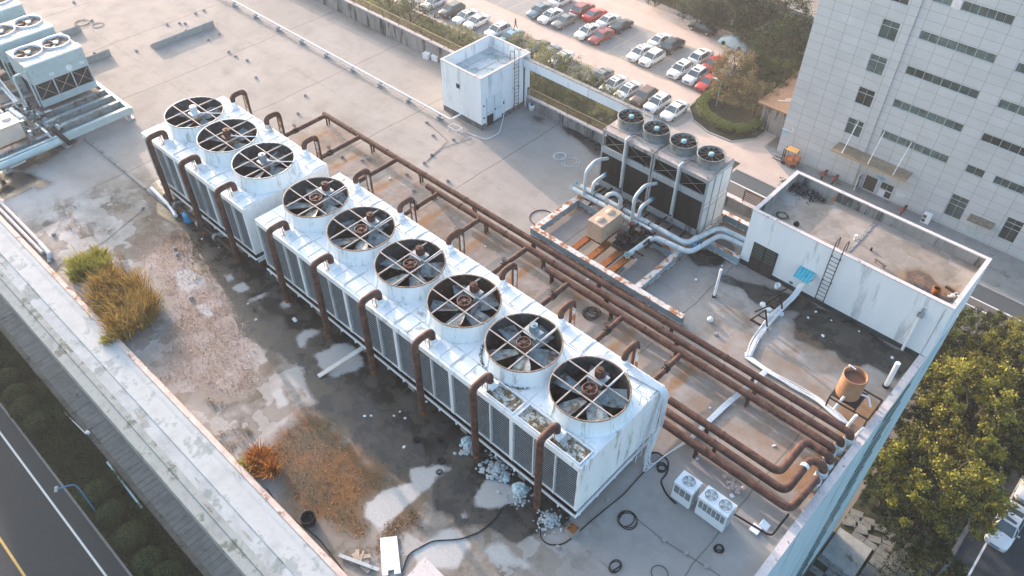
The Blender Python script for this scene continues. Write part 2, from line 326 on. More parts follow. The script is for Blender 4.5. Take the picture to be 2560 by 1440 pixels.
def roof_material(M, attrs=True, base=((.285, .262, .240), (.355, .325, .300)), seam=True):
    n = M.node_tree; L = n.links; b = n.nodes['Principled BSDF']; g = n.nodes.new('ShaderNodeNewGeometry'); pos = g.outputs['Position']
    b.inputs['Specular IOR Level'].default_value = .12
    def noise(sc, det=6, ro=.6, vec=None):
        t = n.nodes.new('ShaderNodeTexNoise'); t.inputs['Scale'].default_value = sc; t.inputs['Detail'].default_value = det; t.inputs['Roughness'].default_value = ro
        L.new(vec or pos, t.inputs['Vector']); return t.outputs[0]
    def math_(op, a, c, clamp=False):
        q = n.nodes.new('ShaderNodeMath'); q.operation = op; q.use_clamp = clamp
        for i, v in enumerate((a, c)):
            if isinstance(v, (int, float)): q.inputs[i].default_value = v
            else: L.new(v, q.inputs[i])
        return q.outputs[0]
    def rng(v, a, c, d=0, e=1):
        q = n.nodes.new('ShaderNodeMapRange'); q.inputs[1].default_value = a; q.inputs[2].default_value = c; q.inputs[3].default_value = d; q.inputs[4].default_value = e; L.new(v, q.inputs[0]); return q.outputs[0]
    def mixc(f, a, c, mode='MIX'):
        q = n.nodes.new('ShaderNodeMix'); q.data_type = 'RGBA'; q.blend_type = mode
        if isinstance(f, (int, float)): q.inputs[0].default_value = f
        else: L.new(f, q.inputs[0])
        for i, v in ((6, a), (7, c)):
            if isinstance(v, tuple): q.inputs[i].default_value = (*v, 1)
            else: L.new(v, q.inputs[i])
        return q.outputs[2]
    def attr(nm):
        a = n.nodes.new('ShaderNodeAttribute'); a.attribute_name = nm; s_ = n.nodes.new('ShaderNodeSeparateColor'); L.new(a.outputs['Color'], s_.inputs[0]); return s_.outputs
    big = noise(.12, 4); blot = noise(.38, 9, .72); mid = noise(.7, 8, .7); fine = noise(9, 6, .75); grit = noise(40, 3, .8)
    c = mixc(rng(big, .35, .65), base[0], base[1])
    c = mixc(rng(mid, .30, .75, 0, .55), c, (.25, .235, .215))
    c = mixc(rng(blot, .52, .70, 0, .5), c, (.19, .175, .155)); c = mixc(rng(blot, .42, .28, 0, .35), c, (.43, .41, .385))
    sp = n.nodes.new('ShaderNodeSeparateXYZ'); L.new(pos, sp.inputs[0])
    wv = noise(.5, 3, .5)
    if seam:
        def seamline(coord, period, off, wid):
            t = math_('ADD', coord, math_('MULTIPLY', math_('SUBTRACT', wv, .5), .35)); t = math_('SUBTRACT', t, off)
            t = math_('ABSOLUTE', math_('SUBTRACT', math_('FRACT', math_('DIVIDE', t, period), 0), .5), 0)
            return rng(t, .5-wid/period, .5-wid*.3/period)
        s1 = seamline(sp.outputs[0], 8.9, -40.75, .055); s2 = seamline(sp.outputs[1], 8.1, 14.6, .05); s3 = seamline(sp.outputs[1], 1.02, 0, .02)
        br = rng(noise(1.1, 5, .7), .42, .56)
        wn = n.nodes.new('ShaderNodeTexWhiteNoise'); cb = n.nodes.new('ShaderNodeCombineXYZ'); L.new(math_('FLOOR', math_('DIVIDE', sp.outputs[1], 1.02), 0), cb.inputs[0]); L.new(math_('FLOOR', math_('DIVIDE', math_('ADD', sp.outputs[0], 40.75+4.45), 8.9), 0), cb.inputs[1]); L.new(cb.outputs[0], wn.inputs[0])
        c = mixc(math_('MULTIPLY', wn.outputs[0], .16), c, (.20, .19, .175))
        c = mixc(math_('MULTIPLY', s1, .8), c, (.10, .095, .085)); c = mixc(math_('MULTIPLY', math_('MULTIPLY', s2, br), .55), c, (.12, .11, .10))
        c = mixc(math_('MULTIPLY', math_('MULTIPLY', s3, br), .16), c, (.14, .13, .12))
        cr = n.nodes.new('ShaderNodeTexVoronoi'); cr.feature = 'DISTANCE_TO_EDGE'; cr.inputs['Scale'].default_value = .33
        vm = n.nodes.new('ShaderNodeVectorMath'); vm.operation = 'ADD'; nz = n.nodes.new('ShaderNodeTexNoise'); nz.inputs['Scale'].default_value = .8; nz.inputs['Detail'].default_value = 5
        L.new(pos, nz.inputs[0]); L.new(pos, vm.inputs[0]); L.new(nz.outputs[1], vm.inputs[1]); L.new(vm.outputs[0], cr.inputs['Vector'])
        crk = math_('MULTIPLY', rng(cr.outputs['Distance'], .012, .004), rng(noise(.22, 3), .52, .60)); c = mixc(math_('MULTIPLY', crk, .0), c, (.11, .10, .09))
    c = mixc(rng(fine, .35, .75, 0, .35), c, (.20, .19, .175)); rough = rng(mid, .3, .7, .75, .95)
    h = math_('ADD', math_('MULTIPLY', fine, .5), math_('MULTIPLY', grit, .5))
    if attrs:
        A = attr('stain_a'); B = attr('stain_b')
        edge = math_('MULTIPLY', math_('SUBTRACT', math_('ADD', math_('MULTIPLY', mid, .75), math_('MULTIPLY', fine, .25)), .5), .95)
        def th(ch, w=.07, k=1.0): return rng(math_('ADD', ch, math_('MULTIPLY', edge, k)), .5-w, .5+w)
        pale = rng(B[1], .1, .9); c = mixc(math_('MULTIPLY', pale, .55), c, (.46, .47, .48))
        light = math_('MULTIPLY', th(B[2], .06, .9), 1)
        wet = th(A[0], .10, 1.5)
        halo = math_('MULTIPLY', rng(math_('ADD', A[0], math_('MULTIPLY', edge, 1.4)), .02, .5), .6)
        c = mixc(halo, c, (.15, .145, .14))
        leaf = th(A[1], .25, 1.1); fleck = th(A[2], .3, 1.2); rust = rng(math_('ADD', B[0], math_('MULTIPLY', edge, 1.5)), .35, .8)
        ga = n.nodes.new('ShaderNodeAttribute'); ga.attribute_name = 'stain_c'; gs = n.nodes.new('ShaderNodeSeparateColor'); L.new(ga.outputs['Color'], gs.inputs[0])
        pv_ = n.nodes.new('ShaderNodeTexVoronoi'); pv_.inputs['Scale'].default_value = .85; pv_.distance = 'CHEBYCHEV'; vd = n.nodes.new('ShaderNodeVectorMath'); vd.operation = 'ADD'; nn = n.nodes.new('ShaderNodeTexNoise'); nn.inputs['Scale'].default_value = 1.6; nn.inputs['Detail'].default_value = 6; L.new(pos, nn.inputs[0]); ns = n.nodes.new('ShaderNodeVectorMath'); ns.operation = 'SCALE'; ns.inputs[3].default_value = .7; L.new(nn.outputs[1], ns.inputs[0]); L.new(pos, vd.inputs[0]); L.new(ns.outputs[0], vd.inputs[1]); L.new(vd.outputs[0], pv_.inputs['Vector'])
        cs = n.nodes.new('ShaderNodeSeparateColor'); L.new(pv_.outputs['Color'], cs.inputs[0])
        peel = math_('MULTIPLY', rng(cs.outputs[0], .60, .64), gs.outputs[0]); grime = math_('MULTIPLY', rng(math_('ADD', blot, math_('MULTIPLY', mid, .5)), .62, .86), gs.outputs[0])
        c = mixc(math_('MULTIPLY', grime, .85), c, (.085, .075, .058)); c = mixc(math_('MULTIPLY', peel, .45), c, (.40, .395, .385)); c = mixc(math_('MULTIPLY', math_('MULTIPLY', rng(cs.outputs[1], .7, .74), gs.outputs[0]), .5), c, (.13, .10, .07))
        olive = math_('MULTIPLY', rng(noise(.9, 7, .7), .5, .62), gs.outputs[1]); c = mixc(math_('MULTIPLY', gs.outputs[1], .75), c, (.105, .08, .05)); c = mixc(math_('MULTIPLY', olive, .8), c, (.06, .055, .035))
        c = mixc(math_('MULTIPLY', fleck, .55), c, (.27, .20, .165))
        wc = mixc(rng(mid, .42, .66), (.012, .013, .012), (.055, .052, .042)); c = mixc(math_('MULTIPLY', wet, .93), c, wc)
        lc = mixc(rng(mid, .38, .66), (.055, .040, .022), (.20, .085, .030)); lc = mixc(rng(blot, .45, .62), lc, (.075, .06, .035)); c = mixc(math_('MULTIPLY', leaf, .88), c, lc)
        c = mixc(math_('MULTIPLY', rust, .85), c, mixc(rng(fine, .3, .7), (.17, .08, .03), (.31, .19, .10)))
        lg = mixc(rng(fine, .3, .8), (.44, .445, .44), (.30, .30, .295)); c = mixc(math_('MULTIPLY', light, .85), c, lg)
        v = n.nodes.new('ShaderNodeTexVoronoi'); v.inputs['Scale'].default_value = 7; L.new(pos, v.inputs['Vector'])
        fk = math_('MULTIPLY', rng(v.outputs['Distance'], .22, .12), rng(noise(3, 2), .5, .6)); fk = math_('MULTIPLY', fk, math_('MULTIPLY', fleck, .75)); c = mixc(fk, c, (.52, .47, .45))
        dry = math_('SUBTRACT', 1.0, math_('MULTIPLY', wet, math_('SUBTRACT', 1.0, light)), True)
        rw = rng(mid, .38, .60, .06, .5)
        q = n.nodes.new('ShaderNodeMix'); q.data_type = 'FLOAT'; L.new(dry, q.inputs[0]); L.new(rw, q.inputs[2]); L.new(rough, q.inputs[3]); rough = q.outputs[0]
        h = math_('MULTIPLY', h, dry)
    if attrs: L.new(math_('ADD', math_('MULTIPLY', wet, .25), .10), b.inputs['Specular IOR Level'])
    bp = n.nodes.new('ShaderNodeBump'); bp.inputs['Strength'].default_value = .5; bp.inputs['Distance'].default_value = .02; L.new(h, bp.inputs['Height']); L.new(bp.outputs[0], b.inputs['Normal'])
    L.new(c, b.inputs['Base Color']); L.new(rough, b.inputs['Roughness'])
roof_material(RM)
roof = np_mesh('roof_deck', V, Q, RM, factory)
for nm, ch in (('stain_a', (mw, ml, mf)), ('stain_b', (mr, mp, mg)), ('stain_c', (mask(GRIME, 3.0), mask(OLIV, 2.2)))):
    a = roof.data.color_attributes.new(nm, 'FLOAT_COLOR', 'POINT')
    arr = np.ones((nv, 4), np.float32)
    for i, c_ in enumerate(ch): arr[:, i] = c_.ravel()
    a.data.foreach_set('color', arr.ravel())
# ---- walls of the building
m_ = MB(); m_.box(XL, -2.56, 8.2, 40.0, G, -.25); m_.build('wall', WHITE2, factory)
m_ = MB(); m_.box(-2.86, -2.55, 4.0, 35.5, G, .30); m_.box(-2.856, -2.53, 35.5, 40.6, G, -.3); m_.build('side_wall', mat('blue_white_side_wall', (.42, .56, .60), .7, var=.1, scale=.6, stain=(.22, .36, .40), stain_amt=.45, stain_scale=.7, streak=True), factory)
# window band with sill ticks running down the side wall
m_ = MB(); m_.box(-2.545, -2.52, 31.4, 34.6, G+1, -.4); band = m_.build('window_band', mat('tinted_band', (.22, .37, .40), .25, var=.2, scale=1), factory)
m_ = MB()
for i in range(15): m_.box(-2.53, -2.49, 31.35, 34.65, -1.2-i*1.62, -1.12-i*1.62)
m_.build('sill', DARKST, band)
m_ = MB(); y_ = YF
m_.box(-2.90, -2.50, 4.0, 35.45, .302, .36)
m_.build('side_coping', COPING, factory)
# ---- the long stepped front eave
prof = [(6.52, 0.0), (6.50, .34), (6.30, .40), (6.10, .37), (5.95, .33), (5.10, .26), (5.04, .20), (4.50, .12), (4.20, .10), (4.16, .03), (3.68, -.04), (3.66, -.8), (8.2, -1.2)]
EAVE = mat('pale_blue_eave_render', (.36, .38, .385), .8, var=.16, scale=.9, stain=(.24, .27, .27), stain_amt=.45, stain_scale=.9)
xs = np.concatenate([np.arange(XL, -2.6, 1.2), [-2.56]])
m_ = MB(); vs = [(x, y, z) for x in xs for y, z in prof]; k = len(prof)
fs = [(i*k+j, (i+1)*k+j, (i+1)*k+j+1, i*k+j+1) for i in range(len(xs)-1) for j in range(k-1)]
m_.add(vs, fs); m_.add([(-2.56, y, z) for y, z in prof], [tuple(range(k))]); 
for q_ in range(len(fs)): m_.mi[q_] = 1 if (q_ % (k-1)) in (7, 8, 9, 10) else (2 if (q_ % (k-1)) in (5, 6) else 0)
eave = m_.build('front_eave', [EAVE, mat('mossy_eave_edge', (.24, .265, .26), .9, var=.3, scale=.8, stain=(.12, .135, .12), stain_amt=.45, stain_scale=.8), mat('grey_eave_band', (.31, .335, .345), .85, var=.2, scale=.9, stain=(.19, .22, .22), stain_amt=.45, stain_scale=.7)], factory)
m_ = MB(); m_.box(XL, -2.9, 6.31, 6.55, .402, .44); m_.box(XL, -2.9, 6.552, 6.60, .03, .36)
m_.build('eave_coping', mat('peach_coping', (.50, .40, .35), .8, var=.25, scale=2, stain=(.22, .12, .08), stain_amt=.4, stain_scale=1.5), factory)
for i in range(26):
    m_ = MB(); x = -66+i*2.4+random.uniform(-1, 1); yc_ = random.choice((4.3, 4.33, 4.75)); a_, b_ = random.uniform(.2, .9), random.uniform(.04, .10); zf_ = lambda y: (.12+(y-4.50)*.148 if y > 4.5 else .10+(y-4.2)*.0667)+.008; m_.add([(x+a_*math.cos(t_)*(rq := random.uniform(.55, 1.1)), yc_+b_*math.sin(t_)*rq, zf_(yc_+b_*math.sin(t_)*rq)) for t_ in [math.pi*2*w/11 for w in range(11)]], [tuple(range(11))]); m_.build('render_chip', CONC, eave)
# ---- back parapets with guard rails
m_ = MB(); m_.box(XL, -39.4, 39.62, 39.90, -.3, 1.40); m_.build('back_parapet', CONC, factory)
m_ = MB(); m_.box(-35.38, -14.3, 39.60, 39.86, -.3, .80); m_.build('back_parapet', CONC, factory)
m_ = MB(); m_.box(XL, -39.4, 39.58, 39.95, 1.402, 1.47); m_.box(-35.38, -14.3, 39.56, 39.91, .802, .87); m_.build('parapet_coping', COPING, factory)
OLIVE = mat('olive_gold_rail_paint', (.20, .155, .085), .5, .2, var=.25, scale=6)
BROWNR = mat('brown_rail_paint', (.13, .08, .06), .5, .2, var=.25, scale=6)
def rail(x0, x1, y, z0, z1, nbar, step, mt, label):
    t = thing('guard_rail', label, 'railing', (x0, y, z0), 'guard rails along the back of the roof')
    m = MB(); m.bar((x0, y, z1), (x1, y, z1), .07, .07); m.build('top_rail', mt, t)
    m = MB()
    for i in range(nbar): z = z0+(z1-z0)*(i+.6)/(nbar+.4); m.tube([(x0, y, z), (x1, y, z)], .022, 5)
    m.build('rail_bars', mt, t)
    x = x0
    while x < x1:
        m = MB(); m.bar((x, y, z0), (x, y, z1), .07, .05, (0, 1, 0)); m.build('post', mt, t); x += step
rail(-92, -39.5, 39.8, 1.472, 2.17, 4, 2.0, OLIVE, 'long olive metal guard rail on the high rear parapet beside the parking trees')
rail(-35.3, -25.3, 39.8, .872, 1.50, 5, 1.95, OLIVE, 'short olive guard rail between the white roof hut and the grey fan unit')
rail(-16.6, -14.2, 39.8, .872, 1.75, 6, 1.2, BROWNR, 'brown guard rail between the grey fan unit and the white plant house')
# low kerb lines across the roof
m_ = MB(); m_.box(-55.4, -43.2, 14.40, 14.62, .0, .12); m_.build('roof_kerb', CONC, factory)
# ================================================================== GROUND, STREETS
ASPH = mat('dark_asphalt', (.038, .047, .053), .85, var=.12, scale=3, bump=.2)
ASPH2 = mat('grey_asphalt', (.12, .115, .11), .85, var=.1, scale=2)
LANE = mat('pinkish_concrete_paving', (.42, .35, .31), .9, var=.1, scale=.5)  # pale concrete with the sunlit pink painted in
BAYSHADE = mat('grey_bay_shadow', (.25, .25, .25), .9, var=.12, scale=2)  # greyer lane paving, car shadows painted into the colour
LINEW = mat('white_road_paint', (.60, .62, .62), .7, var=.1, scale=6)
LINEY = mat('yellow_road_paint', (.50, .34, .11), .7, var=.15, scale=6)
SOIL = mat('dark_soil', (.035, .04, .025), .95, var=.4, scale=2)
PAVE = mat('grey_pavement', (.16, .165, .16), .9, var=.2, scale=1.2, stain=(.06, .06, .055), stain_amt=.3, stain_scale=1)
def sheet(name, x0, x1, y0, y1, z, mt):
    m = MB(); m.quad((x0, y0, z), (x1, y0, z), (x1, y1, z), (x0, y1, z)); return struct(m.build(name, mt))
sheet('ground', -1500, 1200, -900, 1500, G-.02, mat('far_ground', (.16, .15, .13), .95, var=.3, scale=.05))
struct(MB().quad((-300, -14, G), (40, -14, G), (40, .45, G), (-300, .45, G)).build('street', ASPH))
m_ = MB(); m_.box(-300, 5.2, .45, .62, G, G+.14); struct(m_.build('street_kerb', mat('kerb_concrete', (.17, .18, .18), .9, var=.2, scale=3)))
m_ = MB(); m_.box(-300, 20, -.86, -.70, G+.004, G+.008); tag(m_.build('street_edge_line', LINEW), None, None, kind='structure')
m_ = MB(); m_.box(-300, 20, -5.1, -4.92, G+.004, G+.008); tag(m_.build('street_centre_line', LINEY), None, None, kind='structure')
sheet('planting_strip', -300, 5.2, .62, 4.3, G+.02, SOIL)
# tiled footpath under the eave
PT = MB()
rr = random.Random(3); x = -80.0
while x < -2.6:
    w = rr.choice((.62, .62, .62, .95)); d = rr.uniform(-.02, .02)
    PT.box(x, x+w-.035, 4.75+d, 6.35+d, G+.0, G+.05+rr.uniform(0, .02)); x += w
struct(PT.build('footpath', PAVE))
sheet('footpath_bed', -300, -2.6, 4.3, 8.2, G+.012, mat('dirty_concrete', (.13, .13, .115), .95, var=.3, scale=1, stain=(.04, .04, .04), stain_amt=.4, stain_scale=.5))
# right-hand side yard
sheet('side_yard', -2.4, 5.0, -10, 66, G+.006, SOIL)
struct(MB().quad((5.4, -40, G), (13, -40, G), (13, 66, G), (5.4, 66, G)).build('side_street', ASPH))
m_ = MB(); m_.box(5.05, 5.35, -40, 66, G, G+.13); struct(m_.build('side_kerb', PAVE))
m_ = MB()
for y0 in np.arange(0, 66, 8.0): m_.box(6.72, 6.88, y0, y0+7.99, G+.004, G+.008)
struct(m_.build('side_street_line', LINEW))
SL = MB(); rr = random.Random(5)     # broken slabs by the wall
for j in range(7):
    for i in range(12):
        if rr.random() < .12: continue
        cx, cy = -1.9+j*1.02+rr.uniform(-.05, .05), 36.5+i*.62*1.0+rr.uniform(-.04, .04)
        if 37.8 < cy < 41.3 and cx < .4: continue
        SL.obox((cx, cy, G+.06+rr.uniform(-.02, .04)), .96, .56, .07, rr.uniform(-.07, .07)+(.35 if cy > 41.5 else 0), rr.uniform(-.04, .04))
struct(SL.build('paving_slabs', mat('slab_concrete', (.15, .16, .155), .9, var=.3, scale=1.5, stain=(.07, .075, .07), stain_amt=.4, stain_scale=1.4)))
sheet('concrete_pad', -2.3, .45, 37.9, 41.2, G+.09, mat('pad_concrete', (.27, .28, .27), .9, var=.2, scale=1.5, stain=(.10, .105, .10), stain_amt=.4, stain_scale=.8))
# road behind the plant house
struct(MB().quad((-34, 67.5, G), (60, 67.5, G), (60, 77.0, G), (-34, 77.0, G)).build('rear_road', ASPH2))
sheet('cycle_lane', -34, 60, 74.85, 76.9, G+.004, mat('blue_grey_asphalt', (.075, .09, .10), .85, var=.1, scale=3))
m_ = MB(); m_.box(-34, 60, 74.6, 74.78, G+.006, G+.010)
x = -32.9
while x < 40: m_.box(x, x+2.9, 71.75, 71.93, G+.006, G+.010); x += 6.4
m_.box(-9, -1.5, 73.3, 73.45, G+.006, G+.010)
struct(m_.build('rear_road_lines', LINEW))
m_ = MB(); m_.box(-34, 60, 77.0, 77.18, G, G+.13); struct(m_.build('rear_kerb', mat('pale_kerb', (.27, .28, .28), .9, var=.2, scale=3)))
sheet('rear_pavement', -34, 60, 77.18, 84.2, G+.10, mat('rear_paving', (.20, .215, .22), .9, var=.15, scale=1, stain=(.12, .125, .13), stain_amt=.35, stain_scale=.6))
# parking lot
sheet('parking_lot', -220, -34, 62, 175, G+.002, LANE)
m_ = MB(); m_.quad((-34, 77.2, G+.105), (-24, 77.2, G+.105), (-34, 83.7, G+.105)); struct(m_.build('sunlit_lane_apron', LANE))  # pinkish triangle paints the sunlit end of the lane
def bays(name, x0, x1, y0, y1):  # rounded grey patches paint the shadow of each parked row
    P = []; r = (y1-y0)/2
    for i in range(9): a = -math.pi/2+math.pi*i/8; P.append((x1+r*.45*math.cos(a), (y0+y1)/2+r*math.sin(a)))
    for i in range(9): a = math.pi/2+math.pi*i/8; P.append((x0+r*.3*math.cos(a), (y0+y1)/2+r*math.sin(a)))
    m = MB(); m.add([(x, y, G+.008) for x, y in P], [tuple(range(len(P)))]); struct(m.build(name, BAYSHADE))
bays('bay_shadow', -150, -45.5, 79.2, 84.4); bays('bay_shadow', -150, -47.5, 89.0, 99.2); bays('bay_shadow', -72, -46, 106.2, 111.2)
m_ = MB()
for (x0, x1, ys) in ((-150, -44, (84.45,)), (-150, -46, (89.0, 94.05, 99.2)),):
    for y in ys: m_.box(x0, x1, y-.07, y+.07, G+.012, G+.015)
for x in np.arange(-149, -44, 2.53): m_.box(x-.06, x+.06, 79.4, 84.38, G+.012, G+.015)
for x in np.arange(-149.6, -46, 2.53): m_.box(x-.06, x+.06, 89.07, 93.98, G+.012, G+.015); m_.box(x-.06, x+.06, 94.12, 99.1, G+.012, G+.015)
for x in np.arange(-72, -46, 5.4): m_.box(x-.06, x+.06, 103.7, 106.1, G+.012, G+.015)
m_.box(-74, -44, 106.1, 106.24, G+.012, G+.015); m_.box(-74, -44, 103.56, 103.7, G+.012, G+.015)
struct(m_.build('bay_lines', mat('faded_yellow_paint', (.42, .33, .19), .8, var=.2, scale=5)))
# ================================================================== COOLING TOWER ROW
P_ = 3.908; Y0, Y1, YC = 15.27, 21.2, 18.18; ZB, ZD, ZR = 1.1, 4.5, 5.45
def circ_deck(m, x0, x1, y0, y1, cx, cy, r, z, seg=40):
    vs = []; 
    for k in range(seg):
        a = 2*math.pi*k/seg; c, s_ = math.cos(a), math.sin(a); vs.append((cx+r*c, cy+r*s_, z))
        tx = ((x1-cx) if c > 0 else (x0-cx))/c if abs(c) > 1e-6 else 1e9; ty = ((y1-cy) if s_ > 0 else (y0-cy))/s_ if abs(s_) > 1e-6 else 1e9
        t = min(tx, ty); vs.append((cx+t*c, cy+t*s_, z))
    fs = [(2*k, 2*k+1, (2*k+3) % (2*seg), (2*k+2) % (2*seg)) for k in range(seg)]
    m.add(vs, fs)
    for cxx, cyy in ((x0, y0), (x1, y0), (x1, y1), (x0, y1)):   # fill corners
        a = math.atan2(cyy-cy, cxx-cx) % (2*math.pi); k = int(a/(2*math.pi)*seg); v1, v2 = vs[2*k+1], vs[(2*k+3) % (2*seg)]
        m.add([v1, (cxx, cyy, z), v2], [(0, 1, 2)])
def tower(x, w, label, kind, last=False, open_basins=()):
    t = thing('cooling_tower', label, 'cooling tower', (x, YC, 0), 'white cooling towers in the long row'); h = w/2-.004
    m = MB(); circ_deck(m, x-h, x+h, Y0, Y1, x, YC, 1.80, ZD)
    m.box(x-h, x+h, Y0-.03, Y0+.04, 4.16, ZD-.002); m.box(x-h, x+h, Y1-.04, Y1, ZB, ZD-.002)
    m.box(x-h, x-h+.05, Y0, Y1, ZB, ZD-.004); m.box(x+h-.05, x+h, Y0, Y1, ZB, ZD-.004)
    m.box(x-h, x+h, Y0-.02, Y0+.06, ZB-.02, ZB+.1)
    m.build('casing', WHITE, t)
    m = MB(); m.box(x-h+.06, x+h-.06, Y0+.30, Y1-.06, ZB+.02, 2.9); m.box(x-h+.06, x+h-.06, Y0+.30, Y0+.34, 2.9, ZD-.05); m.box(x-h+.06, x+h-.06, Y0+.12, Y0+.14, ZB+.02, 4.15); m.build('dark_backing', DARKIN, t)  # near-black core and sheets paint the shade behind the louvres
    # louvres: three bays
    bw = (w-.30)/3
    for i in range(3):
        xa = x-w/2+.10+i*(bw+.05); m = MB()
        z = ZB+.14
        while z < 4.14:
            m.box(xa, xa+bw-.02, Y0-.012, Y0+.022, z, z+.014); z += .165
        m.build('louvre_panel', LOUV, t)
        m = MB(); m.box(xa-.045, xa-.002, Y0-.06, Y0+.10, ZB, 4.16); m.box(xa-.09 if i == 0 else xa-.045, xa-.046, Y0-.05, Y0+.10, ZB, 4.16); m.build('mullion', WHITE, t)
    m = MB(); m.box(x+w/2-.10, x+w/2-.006, Y0-.055, Y0+.1, ZB, 4.158); m.build('mullion', WHITE, t)
    # base: dark box painting the gap's shade, white channel, stub legs, dark main beam
    m = MB(); m.box(x-h, x+h, Y0+.05, Y1-.05, .84, ZB-.022); m.box(x-h, x+h, Y0-.02, Y0+.16, .42, .60); m.box(x-h, x+h, Y1-.2, Y1, .42, .60)
    m.build('beam_and_gap_shade', DARKST, t)
    m = MB(); m.box(x-h, x+h, Y0-.16, Y0-.06, .74, .80); m.box(x-h, x+h, Y0-.16, Y0-.14, .80, .86)
    for i in range(3): xx = x-h+.25+i*1.35; m.box(xx, xx+.07, Y0-.15, Y0-.08, .50, .74)
    m.build('drip_rail', WHITE, t)
    # stack
    prof = [(1.95, 0), (1.90, .06), (1.86, .18), (1.815, .38), (1.785, .62), (1.78, .88), (1.80, ZR-ZD)]
    m = MB(); m.lathe((x, YC, ZD+.003), prof, 40); 
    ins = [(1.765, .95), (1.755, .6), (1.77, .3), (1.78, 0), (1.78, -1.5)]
    for k in range(12):
        a = 2*math.pi*(k+.3)/12
        for (r1, z1), (r2, z2) in zip(prof[:-1], prof[1:]):
            m.bar((x+(r1+.012)*math.cos(a), YC+(r1+.012)*math.sin(a), ZD+z1), (x+(r2+.012)*math.cos(a), YC+(r2+.012)*math.sin(a), ZD+z2), .03, .05, (math.cos(a), math.sin(a), 0))
    st = m.build('fan_stack', STACK, t)
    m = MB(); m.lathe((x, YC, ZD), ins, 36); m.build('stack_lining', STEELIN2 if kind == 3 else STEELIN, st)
    m = MB(); m.lathe((x, YC, ZR-.03), [(1.80, -.02), (1.825, 0), (1.82, .045), (1.765, .045), (1.76, 0)], 40); m.build('rim', mat('rusty_rim', (.20, .15, .12), .6, var=.5, scale=5) if kind != 1 else GALV, st)
    m = MB()
    for s_ in (-.55, .55):
        L = math.sqrt(1.79**2-.55**2)
        m.bar((x-L, YC+s_, ZR+.02), (x+L, YC+s_, ZR+.02), .05, .05); m.bar((x+s_-.02, YC-L, ZR-.07), (x+s_-.02, YC+L, ZR-.07), .06, .06)
    m.build('cross_bars', mat('pale_bar', (.36, .33, .31), .5, var=.3, scale=5, stain=(.2, .15, .12), stain_amt=.35, stain_scale=5), t)
    # fan
    nb = 4 if kind == 1 else 5; a0 = (x*1.7) % 6.28; zf = ZR-.62; m = MB()
    for k in range(nb):
        a = a0+2*math.pi*k/nb; ca, sa = math.cos(a), math.sin(a); wI, wO = (.16, .36) if kind == 1 else (.24, .46)
        def pt(r, s_, dz): return (x+r*ca-s_*sa, YC+r*sa+s_*ca, zf+dz)
        m.add([pt(.30, -wI, -.10), pt(.30, wI, .10), pt(1.0, wO*.9, .13), pt(1.68, wO, .09), pt(1.70, -wO, -.09), pt(1.0, -wO*.9, -.13)], [(0, 1, 2, 5), (5, 2, 3, 4)])
        m.add([pt(.30, -wI, -.13), pt(.30, wI, .07), pt(1.0, wO*.9, .10), pt(1.68, wO, .06), pt(1.70, -wO, -.12), pt(1.0, -wO*.9, -.16)], [(5, 2, 1, 0), (4, 3, 2, 5)])
    fb = m.build('fan', BLADE, t)
    m = MB(); m.cyl((x, YC, zf-.15), .32, .28, 14); m.build('hub', MOTORB, fb)
    if kind == 1:
        m = MB(); m.cyl((x, YC, zf+.2), .10, .5, 10); m.cyl((x, YC, ZR-.05), .20, .42, 14); m.cyl((x, YC, ZR+.37), .21, .05, 14); m.cyl((x, YC, ZR+.42), .08, .05, 8)
        for k in range(10): a = 2*math.pi*k/10; m.bar((x+.21*math.cos(a), YC+.21*math.sin(a), ZR), (x+.21*math.cos(a), YC+.21*math.sin(a), ZR+.35), .03, .02)
        m.box(x-.3, x+.3, YC-.3, YC+.3, ZR-.12, ZR-.05)
        mc = {0: PLASTW, 1: MOTORB, 2: GALV}[int(round((x+44.2)/3.75)) % 3]
        m.build('motor', mc, t)
        m = MB(); m.tube([(x, YC, ZR-.02), (x+.9, YC+.55, ZR+.05), (x+1.6, YC+1.2, ZR+.05)], .03, 6); m.build('grease_line', CABLEW, t)
    else:
        m = MB(); m.cyl((x, YC, zf+.1), .09, .5, 10); m.ring((x, YC, ZR-.06), .33, .05, 24, 6)
        m.ring((x, YC, ZR-.16), .33, .05, 24, 6)
        m.cyl((x, YC, ZR-.18), .10, .18, 10)
        for k in range(6): a = math.pi*k/3+.3; m.bar((x, YC, ZR-.08), (x+.33*math.cos(a), YC+.33*math.sin(a), ZR-.08), .055, .06)
        m.build('pulley_wheel', MOTORB, t)
        m = MB(); m.box(x-.53, x+.30, YC+.42, YC+1.05, ZR-.03, ZR+.01); m.build('motor_plate', GALV, t)
        mc = MOTORG if label.startswith('white cooling tower with a blue') else MOTORB
        m = MB(); q = (x-.12, YC+.78, ZR+.01); m.cyl(q, .19, .40, 14); m.cyl((q[0], q[1], q[2]+.40), .20, .05, 14); m.cyl((q[0], q[1], q[2]+.45), .09, .05, 8)
        for k in range(12): a = 2*math.pi*k/12; m.bar((q[0]+.2*math.cos(a), q[1]+.2*math.sin(a), q[2]+.04), (q[0]+.2*math.cos(a), q[1]+.2*math.sin(a), q[2]+.38), .025, .025)
        m.box(q[0]+.17, q[0]+.30, q[1]-.1, q[1]+.1, q[2]+.12, q[2]+.3); m.build('motor', mc, t)
        m = MB(); m.tube([(x+.55, YC+.5, ZR+.08), (x+.6, YC+1.3, ZR+.16), (x+.62, YC+1.86, ZR+.22), (x+.62, YC+1.92, ZR-.35)], .028, 6, .08); m.build('cable_tube', PLASTW, t)
